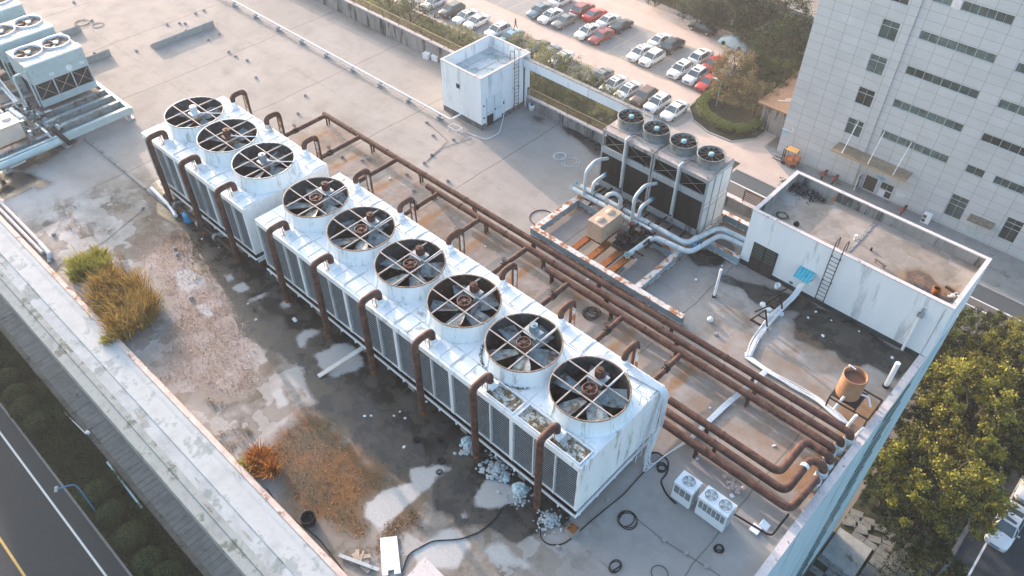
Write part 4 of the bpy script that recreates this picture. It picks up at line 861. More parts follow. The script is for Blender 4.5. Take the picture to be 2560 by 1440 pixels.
for y in (38.25, 38.7): lad.tube([(hx1+.16, y, .35), (hx1+.16, y, 5.0), (hx1-.28, y, 5.0), (hx1-.28, y, 4.25)], .025, 6, .18)
ld = lad.build('ladder', mat('rusty_ladder', (.16, .12, .10), .6, var=.5, scale=6), t)
m = MB()
for i in range(13): m.bar((hx1+.16, 38.25, .5+i*.29), (hx1+.16, 38.7, .5+i*.29), .025)
for z in (.6, 2.1, 3.7): m.bar((hx1, 38.25, z), (hx1+.16, 38.25, z), .04); m.bar((hx1, 38.7, z), (hx1+.16, 38.7, z), .04)
m.build('rungs', MATS['rusty_ladder'], ld)
m = MB(); m.tube([(hx1+.08, 39.55, 0), (hx1+.08, 39.55, 3.25)], .06, 10); m.build('drain_pipe', PLASTW, t)
m = MB(); m.box(hx1+.001, hx1+.006, 39.38, 39.5, .3, 3.3); m.cyl((hx1+.06, 39.55, 3.26), .13, .2, 10); m.build('drain_head', DARKST, t)
tag(MB().tube([(hx1+.06, 37.35, 1.6), (hx1+.1, 37.3, 1.0), (hx1+.25, 36.9, .12), (-34.2, 35.5, .06), (-34.3, 34.2, .06), (-36.0, 33.9, .07)], .03, 6, .3).build('wall_conduit', PLASTW), 'pale conduit running from the roof hut doors down onto the roof', 'conduit')
# thin pipe line across the roof
t = thing('roof_pipe', 'long thin white pipe on low stands crossing the roof to the hut', 'pipe', (-66, 33.9, .3))
m = MB(); m.tube([(-80, 33.9, .42), (-37.6, 33.9, .42), (-37.6, 34.95, .45)], .075, 8, .15); m.build('pipe_run', PLASTW, t)
m = MB(); m.tube([(-80, 33.65, .36), (-38.2, 33.65, .36)], .025, 6); m.build('pipe_run', COPING, t)
for i in range(9): x = -66+i*3.4; m = MB(); m.box(x-.04, x+.04, 33.6, 34.0, .02, .33); m.obox((x, 33.8, .03), .3, .5, .08); m.build('pipe_stand', GALV, t)
t = thing('pipe_rack', 'small white tubular rack at the hut end of the thin roof pipe', 'rack', (-36.6, 33.3, 0)); m = MB()
for x in (-37.2, -36.3):
    for y in (33.2, 33.75): m.tube([(x, y, 0), (x, y, .38)], .025, 6)
    m.tube([(x, 33.2, .38), (x, 33.75, .38)], .025, 6)
for y in (33.2, 33.75): m.tube([(-37.2, y, .38), (-36.3, y, .38)], .025, 6)
m.build('rack_frame', PLASTW, t)
# ================================================================== PLANT HOUSE
px0, px1, py0, py1, pz = -14.05, -2.51, 35.5, 40.6, 4.07
t = thing('plant_house', 'long low white plant house with dark plinth and open stained flat roof', 'building', (-8.3, 38, 0))
PR = bpy.data.materials.new('plant_roof_felt'); PR.use_nodes = True; roof_material(PR, True, ((.33, .275, .235), (.38, .33, .285)), seam=False)
w = .2; fz = 3.42
m = MB(); m.box(px0, px1, py0, py1, .35, fz-.06)
for a in ((px0, px1, py0, py0+w), (px0, px1, py1-w, py1), (px0, px0+w, py0+w, py1-w), (px1-w, px1, py0+w, py1-w)): m.box(*a, fz-.06, pz)
m.build('wall', WHITE2, t)
m = MB()
for a in ((px0+w, px1-w, py1-w-.012, py1-w), (px0+w, px0+w+.012, py0+w, py1-w-.013), (px1-w-.012, px1-w, py0+w, py1-w-.013), (px0+w+.013, px1-w-.013, py0+w, py0+w+.012)): m.box(*a, fz, pz-.01)
m.build('parapet_inside', CONC, t)
m = None
gx = np.arange(px0+w, px1-w+.01, .11); gy = np.arange(py0+w, py1-w+.01, .11); gx[-1] = px1-w; gy[-1] = py1-w; X, Y = np.meshgrid(gx, gy)
V = np.stack([X.ravel(), Y.ravel(), np.full(X.size, fz)], 1); I = np.arange(X.size).reshape(X.shape); Q = np.stack([I[:-1, :-1], I[:-1, 1:], I[1:, 1:], I[1:, :-1]], -1).reshape(-1, 4)
rf = np_mesh('roof', V, Q, PR, t); pf = lambda L: poly_px(L, (1920, 380), 3, fz)
zz = np.zeros(X.shape)
ma = mask([(pf([(1040, 900), (1120, 885), (1210, 920), (1270, 990), (1340, 1060), (1400, 1130), (1330, 1120), (1180, 1050), (1040, 970)]), 1.2), (pf([(820, 520), (1000, 590), (1250, 720), (1600, 850), (1600, 880), (1250, 770), (1000, 660), (830, 560)]), .42)], .5)
mb = mask([(pf([(920, 910), (1060, 840), (1200, 865), (1310, 950), (1340, 1010), (1440, 980), (1480, 1010), (1400, 1130), (1340, 1120), (1180, 1040), (1000, 965)]), .62)], .8)
for nm_, ch in (('stain_a', (ma, mask([(pf([(1330, 1000), (1460, 975), (1480, 1020), (1380, 1140), (1280, 1080)]), .5)], .6), zz)), ('stain_b', (mb, zz, zz)), ('stain_c', (zz+.42, mask([(pf([(900, 900), (1100, 820), (1300, 900), (1460, 960), (1400, 1100), (1000, 980)]), .6)], 1.0)))):
    a = rf.data.color_attributes.new(nm_, 'FLOAT_COLOR', 'POINT'); arr = np.ones((X.size, 4), np.float32)
    for i, c_ in enumerate(ch): arr[:, i] = c_.ravel()
    a.data.foreach_set('color', arr.ravel())
m = MB(); m.box(px0+.01, px1-.2, py0-.01, py1, -.02, .349); m.build('plinth', mat('dark_tarred_plinth', (.04, .05, .053), .6, var=.5, scale=2), t)
m = MB()
for a in ((px0-.03, px1+.02, py0-.03, py0+w+.01), (px0-.03, px1+.02, py1-w-.01, py1+.02), (px0-.03, px0+w+.01, py0+w+.011, py1-w-.011), (px1-w-.01, px1+.02, py0+w+.011, py1-w-.011)): m.box(*a, pz+.001, pz+.055)
m.build('coping', COPING, t)
# stains and puddle on its roof
def blob(pts, z, seedv=0, n=3):
    P = [Vector((p[0], p[1], 0)) for p in pts]; out = []
    N = len(P)
    for i in range(N):
        p0, p1, p2, p3 = P[i-1], P[i], P[(i+1) % N], P[(i+2) % N]
        for k in range(n*2):
            u = k/(n*2); q = .5*((2*p1)+(-p0+p2)*u+(2*p0-5*p1+4*p2-p3)*u*u+(-p0+3*p1-3*p2+p3)*u**3)
            q = q+Vector((mnoise.noise(q*2.5+Vector((seedv, 0, 0))), mnoise.noise(q*2.5+Vector((0, seedv+9, 0))), 0))*.10
            out.append((q.x, q.y, z))
    return out
def puddle(nm, pts, z, mt, par=None):
    m = MB(); b = blob(pts, z); m.add(b, [tuple(range(len(b)))]); return m.build(nm, mt, par)
BROWNS = mat('brown_damp_stain', (.10, .065, .036), .7, var=.4, scale=2); PUD = mat('grey_brown_puddle', (.05, .038, .028), .25, var=.4, scale=1.5)
p3_ = lambda L: [tuple(at(1920+a/3, 380+b/3, fz))[:2] for a, b in L]
m = MB(); 
for i in range(16): q = at(1920+(610+i*13)/3, 380+(740-i*14)/3, fz); m.obox((q.x+random.uniform(-.03, .03), q.y, fz+.02), .16, .22, .03, random.uniform(-.5, .5))
m.build('mortar_ridge', CONC, rf)
# leaf heap and rubble on the plant house roof
cen = []
for i in range(2600):
    u = abs(RNG.normal(0, .30)); v = RNG.random(); q = at(1920+(150+v*250)/3, 380+(215+v*105)/3, fz); cen.append((q.x+.25*RNG.normal()+.1, q.y-.25-u, fz+.02+abs(.12*RNG.normal())*math.exp(-u*2)))
V_, Q_ = leaf_cloud(np.array(cen), .12); o = np_mesh('leaf_heap', V_, Q_, leafmat('dead_leaf_grey', (.015, .018, .02), (.32, .32, .33)), None, RNG.random(len(Q_))**2.5); tag(o, 'heap of dark and pale debris in the far corner of the plant house roof', 'debris', kind='stuff')
def small(nm, label, cat, fn, mt, group=None):
    m = MB(); fn(m); o = m.build(nm, mt); tag(o, label, cat, group); return o
q = at(2085, 498, fz); small('traffic_cone_stub', 'broken orange pot lying by the rear parapet of the plant house roof', 'pot', lambda m: m.lathe((q.x, q.y, fz), [(.16, 0), (.13, .22), (.10, .24), (.12, .02)], 12), mat('orange_plastic', (.42, .13, .05), .6))
q2 = at(1985, 567, fz); small('dome_vent', 'black round cap on the plant house roof near the parapet', 'cap', lambda m: m.lathe((q2.x, q2.y+.25, fz), [(.17, 0), (.17, .1), (.1, .2), (.02, .22)], 14), BLKRUB)
q3 = at(2335, 738, fz); small('rusty_barrel', 'rust-brown barrel standing in the puddle on the plant house roof', 'barrel', lambda m: m.lathe((q3.x, q3.y+.12, fz), [(.01, .0), (.2, 0), (.23, .2), (.2, .42), (.17, .42), (.17, .3)], 14), RUST2)
q4 = at(2136, 600, fz); small('vent_pipe', 'short white-capped vent pipe on the plant house roof', 'vent', lambda m: (m.cyl((q4.x, q4.y, fz), .05, .32, 10), m.cyl((q4.x, q4.y, fz+.32), .08, .06, 10)), PLASTW)
q5 = at(2177, 626, fz); small('vent_pipe', 'short rusty vent stub throwing a long shadow on the plant house roof', 'vent', lambda m: m.cyl((q5.x, q5.y, fz), .06, .20, 10), MOTORB)
q6 = at(2198, 664, fz); small('wooden_trestle', 'small grey wooden trestle lying near the plant house parapet', 'trestle', lambda m: (m.bar((q6.x-.35, q6.y+.12, fz+.2), (q6.x+.35, q6.y-.05, fz+.2), .12, .05), m.bar((q6.x-.3, q6.y+.1, fz), (q6.x-.2, q6.y+.1, fz+.2), .04), m.bar((q6.x+.3, q6.y-.05, fz), (q6.x+.2, q6.y-.05, fz+.2), .04)), mat('old_timber', (.12, .10, .09), .9))
for i, (a, b, s_) in enumerate(((1375, 1095, .16), (1400, 1075, .13), (1350, 1100, .1), (1420, 1100, .12))):
    q = at(1920+a/3, 380+b/3, fz); small('stone', 'pale stone in the near right corner of the plant house roof', 'stone', lambda m: m.rock((q.x, q.y+.15, fz+.06), s_, i), STONE, 'pale stones in the corner of the plant house roof')
q7 = at(2378, 728, fz); small('timber_offcut', 'dark timber offcut beside the stones on the plant house roof', 'timber', lambda m: m.bar((q7.x-.35, q7.y+.1, fz+.06), (q7.x+.3, q7.y-.05, fz+.06), .12, .1), mat('dark_timber', (.05, .035, .03), .9))
# door, awning, ladder, drain pipe
m = MB(); m.box(-13.45, -11.87, py0-.035, py0-.001, .0, 2.03); m.build('door_frame', DARKST, t)
for a, b in ((-13.42, -12.68), (-12.64, -11.9)):
    m = MB(); m.box(a, b, py0-.06, py0-.036, .02, 1.0); d = m.build('door', mat('dark_brown_door', (.05, .042, .04), .6, var=.4, scale=4), t)
    m = MB(); m.box(a+.05, b-.05, py0-.064, py0-.061, 1.05, 1.95); gl = m.build('pane', mat('dark_olive_glass', (.03, .045, .04), .3), d)
    m = MB()
    for i in range(9): x = a+.06+i*(b-a-.12)/8; m.box(x-.008, x+.008, py0-.08, py0-.066, 1.03, 1.97)
    for z in (1.03, 1.27, 1.5, 1.74, 1.96): m.box(a+.04, b-.04, py0-.085, py0-.067, z, z+.025)
    m.build('grille', mat('olive_grille', (.13, .14, .12), .6), gl)
aw = thing('small_awning', 'small corrugated turquoise awning over the cable outlet of the plant house', 'awning', (-9.9, 35, 1.8))
ax0, ax1 = -10.45, -9.5; m = MB(); n_ = 20; vs = []
for i in range(n_+1):
    x = ax0+(ax1-ax0)*i/n_; dz = .045 if i % 4 == 0 else 0
    vs += [(x, 35.49, 2.02+dz), (x, 34.75, 1.72+dz), (x, 34.75, 1.70+dz), (x, 35.49, 2.0+dz)]
m.add(vs, [(i*4+j, i*4+(j+1) % 4, (i+1)*4+(j+1) % 4, (i+1)*4+j) for i in range(n_) for j in range(4)]); m.build('awning_sheet', mat('turquoise_sheet', (.06, .36, .46), .5, var=.2, scale=4, stain=(.2, .3, .3), stain_amt=.2, stain_scale=4), aw)
m = MB()
for x in (ax0+.05, ax1-.05): m.bar((x, 35.49, 1.5), (x, 34.85, 1.71), .03)
m.build('bracket', DARKST, aw)
m = MB(); 
for x in (-9.02, -8.52): m.tube([(x, py0-.2, .15), (x, py0-.2, 4.9), (x, py0+.3, 4.9), (x, py0+.3, 4.13)], .03, 6, .35)
ld = m.build('ladder', mat('dark_ladder_steel', (.055, .05, .05), .6, var=.4, scale=5), t)
m = MB()
for i in range(13): m.bar((-9.02, py0-.2, .3+i*.29), (-8.52, py0-.2, .3+i*.29), .025)
for z in (.35, 1.9, 3.7):
    for x in (-9.02, -8.52): m.bar((x, py0, z), (x, py0-.2, z), .05)
m.build('rungs', MATS['dark_ladder_steel'], ld)
m = MB(); m.tube([(-3.75, py0-.1, .1), (-3.75, py0-.1, 2.75)], .075, 12); m.build('drain_pipe', PLASTW, t)
m = MB(); m.box(-3.9, -3.6, py0-.22, py0, 2.75, 2.98); m.box(-3.82, -3.68, py0-.1, py0, 2.98, 3.3); m.build('drain_head', GALV, t)
m = MB(); m.box(-2.86, -2.84, py0-.008, py0, 0, 3.9); m.build('wall_joint', CONC, t)
m = MB(); m.box(-10.75, -10.55, py0-.03, py0, .45, .62); m.build('wall_patch', mat('teal_box', (.10, .17, .18), .5), t)
# ================================================================== LEFT COOLING UNITS ON STEEL FRAME
PANEL = mat('pale_teal_sheet_metal', (.32, .42, .44), .5, .1, var=.08, scale=2, stain=(.42, .50, .52), stain_amt=.25, stain_scale=2)
LY0, LY1 = 13.75, 17.87
def left_unit(X, label):
    t = thing('cooling_unit', label, 'cooling unit', (X, 15.8, 1.2), 'pale teal cooling units on the left frame'); D = 3.3
    m = MB(); m.box(X-D, X, LY0, LY1, 3.0, 4.42); m.box(X-D, X-.02, LY1-.06, LY1, 1.2, 3.0); m.box(X-D, X-D+.05, LY0, LY1-.06, 1.2, 3.0); m.box(X-.02, X+.03, LY0-.02, LY1+.02, 1.22, 1.76)
    m.box(X-.01, X+.02, LY0, LY1, 3.68, 3.72)
    for y in (LY0, LY0+1.36, LY0+2.72, LY1-.08): m.box(X-.04, X+.02, y, y+.08, 1.76, 3.0)
    m.build('casing', PANEL, t)
    m = MB(); m.box(X-D+.06, X-.35, LY0+.25, LY1-.08, 1.3, 2.99); m.build('dark_inside', DARKIN, t)
    m = MB()
    for i in range(3):
        a = LY0+.08+i*1.36; m.bar((X-.01, a+.1, 1.85), (X-.01, a+1.15, 2.92), .025); m.bar((X-.01, a+.1, 2.92), (X-.01, a+1.15, 1.85), .025)
    m.build('cross_braces', mat('pale_tan_rod', (.40, .37, .33), .6), t)
    m = MB(); z = 4.42; m.box(X-.75, X+.03, LY0-.03, LY1+.03, z+.001, z+.03)
    for k in range(4): m.box(X-.75+k*.235, X-.70+k*.235, LY0-.03, LY1+.03, z+.031, z+.12)
    for k in range(4): y = LY0-.03+k*(LY1-LY0)/3; m.box(X-.75, X+.03, y, y+.05, z+.035, z+.13)
    m.build('air_grille', PLASTW, t)
    m = MB(); m.box(X-D, X-.8, LY0, LY1, z+.001, z+.04); m.build('top_plate', mat('pinkish_top', (.50, .44, .42), .7), t)
    for k in range(2):
        c = (X-1.85, LY0+1.05+k*2.05, z+.04); m = MB(); m.lathe(c, [(1.0, 0), (1.0, .16), (1.03, .19), (.95, .19), (.94, -.0)], 30); r_ = m.build('fan_ring', PLASTW, t)
        m = MB(); m.cyl((c[0], c[1], c[2]+.0), .93, .015, 24)
        for q in range(6):
            a = math.pi*q/3; m.add([(c[0]+.12*math.cos(a), c[1]+.12*math.sin(a), c[2]+.05), (c[0]+.12*math.cos(a+.9), c[1]+.12*math.sin(a+.9), c[2]+.12), (c[0]+.9*math.cos(a+.55), c[1]+.9*math.sin(a+.55), c[2]+.14), (c[0]+.9*math.cos(a+.1), c[1]+.9*math.sin(a+.1), c[2]+.05)], [(0, 1, 2, 3)])
        m.build('fan', mat('dusty_brown_fan', (.13, .11, .09), .7, var=.6, scale=4), r_)
        m = MB(); m.cyl((c[0], c[1], c[2]+.05), .22, .12, 14, .18); m.build('hub', PLASTW, r_)
    # pale gear emblem and two square emblems on the panel
    EM = mat('pale_emblem', (.55, .62, .63), .5); m = MB(); yc, zc = LY0+2.75, 3.36; P = []
    for k in range(32):
        a = 2*math.pi*k/32; r_ = .26 if (k % 4) < 2 else .20; P.append((X+.008, yc+r_*math.cos(a), zc+r_*math.sin(a)))
    m.add(P, [tuple(range(32))]); m.build('gear_emblem', EM, t)
    for dy in (1.45, 3.7):
        m = MB(); y = LY0+dy; 
        for (a, b, c_, d) in ((0, .3, .16, .22), (0, .08, 0, .16), (.20, .3, -.02, .16), (.1, .16, .05, .12)): m.box(X+.004, X+.008, y+a-.15, y+b-.15, zc-.1+c_, zc-.1+d)
        m.build('square_emblem', EM, t)
    m = MB(); 
    for dy in (.25, 3.75): m.box(X+.004, X+.008, LY0+dy, LY0+dy+.12, 3.88, 4.05)
    m.build('rating_plate', GALV, t)
    m = MB(); m.tube([(X-.2, LY0-.12, 4.1), (X-.2, LY0-.12, 1.3)], .07, 8); m.tube([(X-.5, LY0-.3, 3.9), (X-.5, LY0-.9, 3.9), (X-.5, LY0-.9, 1.2)], .09, 8, .2); m.build('down_pipe', LIGHTPIPE, t)
left_unit(-59.5, 'pale teal cooling unit with gear emblem, nearest of the left group')
left_unit(-64.1, 'pale teal cooling unit with gear emblem, second of the left group')
left_unit(-69.6, 'plain pale teal cooling unit at the upper left corner of the photo')
t = thing('steel_platform', 'pale blue-grey steel beam frame carrying the left cooling units', 'steel frame', (-58, 13, .3))
for i, X in enumerate((-55.45, -56.75, -57.95, -59.1, -62.3, -63.8, -66.9, -69.4)):
    m = MB(); y1 = 18.15; y0 = 13.05; m.box(X-.14, X+.14, y0, y1, 1.0, 1.05); m.box(X-.14, X+.14, y0, y1, .52, .57); m.box(X-.02, X+.02, y0, y1, .57, 1.0)
    if i == 0: m.box(X+.10, X+.14, y0, y1, .57, 1.0)
    m.build('cross_beam', PANEL if i == 0 else mat('tarnished_beam', (.26, .30, .30), .6, .1, var=.2, scale=2, stain=(.24, .12, .07), stain_amt=.45, stain_scale=1.5), t)
for y in (13.0, 18.2, 8.4):
    m = MB(); m.box(-74, -55.3, y-.12, y+.12, .48, .98); m.build('long_beam', PANEL, t)
for X in (-56.5, -58.2, -60.5, -62.5, -65, -68):
    m = MB(); m.box(X-.1, X+.1, 8.6, 12.86, .6, .92); m.build('cross_beam', MATS['tarnished_beam'], t)
m = MB(); m.tube([(-55.0, 7.3, .9), (-55.05, 12.75, .9)], .25, 14); m.box(-55.5, -55.28, 7.3, 12.8, .75, 1.15); m.build('front_duct', PANEL, t)
for y in (13.2, 18.0, 9.0):
    m = MB(); m.box(-55.75, -55.5, y-.1, y+.1, 0, .5); m.box(-55.9, -55.35, y-.25, y+.25, 0, .1); m.build('leg', GALV, t)
panel_tank(-58.9, -57.1, 9.3, 11.35, .98, 2.2, 'cream water tank with two domes on the left steel frame', mat('cream_tank', (.55, .47, .40), .5, var=.06, scale=2, stain=(.3, .22, .16), stain_amt=.2, stain_scale=2))
t = thing('pipe_cluster', 'tangle of grey pipes, valves and pumps in front of the left cooling units', 'pipes', (-58.5, 12.4, .9)); rr = random.Random(11)
for k in range(4):
    m = MB()
    for i in range(16):
        p = Vector((rr.uniform(-61.5, -55.8), rr.uniform(11.2, 13.4), rr.uniform(.9, 1.7))); m.tube([p, p+Vector(rr.choice(((.9, 0, 0), (0, .7, 0), (0, 0, .4))))], rr.uniform(.04, .13), 8)
    for i in range(6): c = Vector((rr.uniform(-61, -56), rr.uniform(11.4, 13.2), rr.uniform(1, 1.5))); m.tube([c, c+Vector((.08, 0, 0))], .19, 12)
    o = m.build('fittings', [mat('tangle_grey', (.17, .17, .16), .6, var=.5, scale=4), mat('tangle_dark', (.075, .07, .065), .6, var=.5, scale=4), GALV, LIGHTPIPE][k], t); o['kind'] = 'stuff'
m = MB(); m.tube([(-60.4, 11.9, 1.5), (-58.6, 12.0, 1.5)], .2, 14); m.build('fat_pipe', PLASTW, t)
m = MB(); m.tube([(-56.2, 12.9, 1.3), (-55.5, 12.9, 1.3), (-55.2, 13.1, .9), (-55.2, 13.3, .3)], .16, 12, .3); m.build('black_elbow', DARKST, t)
t = thing('cable_duct', 'two long white ducts slanting across the left steel frame', 'duct', (-63, 13, 1.4))
for d in (0, .55): m = MB(); m.bar((-65.9-d, 13.2-d*.4, 1.25), (-61.3-d*.6, 12.7-d*.2, 1.25), .12, .1); m.build('duct', PLASTW, t)
# small things below the left frame
for i, (a, b) in enumerate(((40, 412), (90, 376), (108, 372))):
    q = at(a, b, .05); small('metal_offcut', 'pale metal offcut lying under the left steel frame', 'offcut', lambda m: m.obox((q.x, q.y, .06), .25, 1.3 if i == 0 else .4, .08, .05), PLASTW, 'pale offcuts under the left frame')
q = at(118, 364, .05); small('plastic_canister', 'small light blue canister on the roof under the left frame', 'canister', lambda m: m.lathe((q.x, q.y, 0), [(.14, 0), (.15, .25), (.06, .32)], 12), mat('light_blue_plastic', (.25, .55, .65), .5))
# low folded metal ridges on the far roof
def ridge(x, y0, y1, label):
    t = thing('roof_ridge', label, 'ridge', (x, y0, 0), 'low metal-faced ridges on the far roof'); m = MB()
    m.add([(x-.9, y0, .0), (x-.9, y1, .0), (x, y1, .55), (x, y0, .55), (x+.04, y1, .50), (x+.04, y0, .50), (x+.04, y1, 0), (x+.04, y0, 0)], [(0, 1, 2, 3), (3, 2, 4, 5), (5, 4, 6, 7), (0, 3, 5, 7), (1, 6, 4, 2)]); m.build('ridge_body', mat('ridge_metal', (.30, .31, .30), .6, .1, var=.15, scale=2), t)
ridge(-63.9, 24.7, 30.4, 'longest low ridge in the open roof, alone between the hut pipe and left units')
ridge(-65.7, 18.3, 21.7, 'low ridge just behind the nearest left cooling unit')
ridge(-71.5, 18.5, 22.0, 'low ridge behind the second left cooling unit')
# ================================================================== LOOSE THINGS ON THE ROOF
def ac_unit(x0, x1, y0, y1, h, nf, label):
    t = thing('air_conditioner', label, 'air conditioner', ((x0+x1)/2, (y0+y1)/2, 0), 'white air conditioners on the near roof')
    m = MB(); m.box(x0, x1, y0, y1, .10, h-.06); m.box(x0-.015, x1+.015, y0-.015, y1+.015, h-.06, h); m.build('casing', PLASTW, t)
    m = MB(); m.box(x0+.02, x1-.02, y0+.02, y1-.02, .02, .099); m.build('base', GALV, t)
    m = MB(); n = 3*nf; w_ = (x1-x0-.1)/n
    for i in range(n):
        for k in range(8): z = h-.72+k*.068; m.box(x0+.05+i*w_+.02, x0+.05+(i+1)*w_-.02, y0-.012, y0-.002, z, z+.034)
    m.build('front_grille', mat('grille_dark', (.05, .07, .075), .6), t)
    for i in range(3):
        m = MB()
        for k in range(14): z = .25+k*.09; m.box(x1+.002, x1+.012, y0+.08+i*(y1-y0-.1)/3, y0+(i+1)*(y1-y0-.1)/3, z, z+.05)
        m.build('side_grille', GALV, t)
    for k in range(nf):
        cx = x0+(x1-x0)*(k+.5)/nf; cy = (y0+y1)/2+.03; r = .30
        m = MB(); m.lathe((cx, cy, h), [(r+.04, 0), (r+.03, .05), (r, .05), (r, .01)], 24); rg = m.build('fan_ring', PLASTW, t)
        m = MB(); m.cyl((cx, cy, h+.002), r, .004, 24); m.build('fan_recess', mat('recess_grey', (.20, .25, .26), .7), rg)
        m = MB()
        for q in range(4): a = q*math.pi/2+.4; m.add([(cx+.05*math.cos(a), cy+.05*math.sin(a), h+.02), (cx+r*.9*math.cos(a-.3), cy+r*.9*math.sin(a-.3), h+.015), (cx+r*.9*math.cos(a+.35), cy+r*.9*math.sin(a+.35), h+.035)], [(0, 1, 2)])
        m.build('fan', mat('fan_pale', (.42, .46, .46), .5), rg)
        m = MB()
        for rr_ in (.1, .17, .24): m.ring((cx, cy, h+.05), rr_, .004, 20, 4)
        for q in range(4): a = q*math.pi/4; m.bar((cx+r*math.cos(a), cy+r*math.sin(a), h+.05), (cx-r*math.cos(a), cy-r*math.sin(a), h+.05), .01)
        m.build('guard', PLASTW, rg)
ac_unit(-7.78, -6.80, 19.32, 20.1, 1.40, 1, 'white single-fan air conditioner, the smaller of the pair near the brown pipes')
ac_unit(-6.52, -5.05, 19.38, 20.16, 1.45, 2, 'white double-fan air conditioner beside the single-fan one')
# corrugated round tank on stand
t = thing('water_tank', 'orange-brown ribbed round water tank, open topped, on a dark steel stand', 'tank', (-4.45, 29.85, 0))
m = MB(); prof = [(.02, .86), (.56, .86)]
for i in range(13): z = .88+i*.105; prof += [(.575, z), (.60, z+.035), (.60, z+.07), (.575, z+.10)]
prof += [(.60, 2.27), (.62, 2.30), (.56, 2.31), (.54, 2.25), (.53, 1.6)]
m.lathe((-4.45, 29.85, 0), prof, 32); m.build('tank_body', mat('orange_brown_plastic', (.30, .165, .09), .6, var=.2, scale=3, stain=(.25, .2, .165), stain_amt=.35, stain_scale=1.5), t)
m = MB(); m.cyl((-4.45, 29.85, 2.0), .53, .02, 24); m.build('water', mat('brown_lid', (.17, .08, .055), .5), t)
m = MB()
for y in (29.05, 30.7): m.bar((-5.0, y, .8), (-2.95, y, .8), .07)
for x in (-5.0, -3.7, -2.95): m.bar((x, 29.05, .8), (x, 30.7, .8), .07)
m.box(-5.03, -3.72, 29.2, 30.5, .835, .855)
m.build('stand_top', DARKST, t)
for x, y in ((-5.0, 29.05), (-2.98, 29.05), (-2.98, 30.7), (-5.0, 30.7)): m = MB(); m.bar((x, y, 0), (x, y, .76), .07); m.build('leg', DARKST, t)
m = MB(); m.tube([(-4.9, 30.1, 2.33), (-5.0, 30.15, 2.42), (-4.6, 30.1, 2.4)], .03, 6, .05); m.tube([(-3.85, 29.9, 1.25), (-3.5, 30.0, 1.25), (-3.2, 29.8, .9)], .05, 8, .1); m.build('pipework', PLASTW, t)
def upipe(px, py, h, r, label, lean=(0, 0), foot=True):
    q = at(px, py, 0); t = thing('stand_pipe', label, 'pipe', (q.x, q.y, 0), 'white upright pipes on the roof'); m = MB(); m.tube([(q.x, q.y, .12), (q.x+lean[0], q.y+lean[1], h)], r, 12); m.build('pipe_body', PLASTW, t)
    if foot: m = MB(); m.cyl((q.x, q.y, 0), r+.05, .14, 10); m.build('foot', DARKST, t)
upipe(1785, 742, 2.2, .075, 'tall thin white pipe standing alone near the plant house door')
upipe(2214, 966, 1.9, .13, 'stout white pipe standing beside the dark puddle at the edge wall')
for i, (a, b, h) in enumerate(((2085, 1025, 1.2), (2112, 1075, 1.3), (2135, 1095, .9))): upipe(a, b, h, .075, 'pinkish-white pipe stub '+['under the ribbed round tank', 'at the end of the main brown pipes', 'shortest, in the corner by the edge wall'][i], (.15, .1), False)
# A-frame trestles
def trestle(p, label, rz=0):
    t = thing('steel_trestle', label, 'trestle', (p[0], p[1], 0), 'black steel trestles by the plant house'); m = MB(); x, y = p
    top = (x, y, 1.0)
    for a, b in ((-.55, -.3), (.55, -.3), (0, .5)): m.bar((x+a, y+b, 0), top, .07)
    m.bar((x-.55, y-.3, .05), (x+.55, y-.3, .05), .08); m.bar((x-.3, y-.15, .5), (x+.3, y-.15, .5), .05); m.bar((x-.35, y-.55, 1.0), (x+.1, y+.45, 1.15), .07); m.build('frame', DARKST, t)
q = at(1935, 772, 0); trestle((q.x, q.y+.3), 'black steel trestle with a white bucket on top, nearer the plant house wall')
q = at(1897, 812, 0); trestle((q.x, q.y+.3), 'black steel trestle standing over round white lids')
for i, (a, b) in enumerate(((1912, 772), (1922, 776), (1918, 790), (1933, 788), (1906, 762), (1952, 786))):
    q = at(a, b, 0); small('plastic_tub', 'round white lid or tub on the dark wet roof by the trestles', 'lid', lambda m: (m.cyl((q.x, q.y, 0), .16, .10, 14), m.cyl((q.x, q.y, .1), .13, .015, 14)), PLASTW, 'white lids by the trestles')
q = at(1943, 716, .9); small('bucket', 'white bucket hanging on the rear black trestle', 'bucket', lambda m: m.lathe((q.x, q.y, .75), [(.01, 0), (.13, 0), (.17, .32), (.16, .32), (.13, .05)], 14), PLASTW)
q = at(1325, 270, 0); small('bucket', 'white bucket on the roof in the corner beside the hut drain pipe', 'bucket', lambda m: m.lathe((q.x+.25, q.y-.1, 0), [(.01, 0), (.2, 0), (.26, .5), (.25, .5), (.2, .05)], 14), PLASTW)
q = at(1080, 145, 0)
for i, (dx, dy) in enumerate(((0, 0), (.8, .25))): small('white_box', 'small white box on the roof behind the hut, '+('left' if i == 0 else 'right')+' of two', 'box', lambda m: (m.obox((q.x+dx-.3, q.y+dy-.3, .22), .55, .45, .4, .2), m.obox((q.x+dx-.3, q.y+dy-.3, .44), .6, .5, .05, .2)), PLASTW, 'white boxes behind the hut')
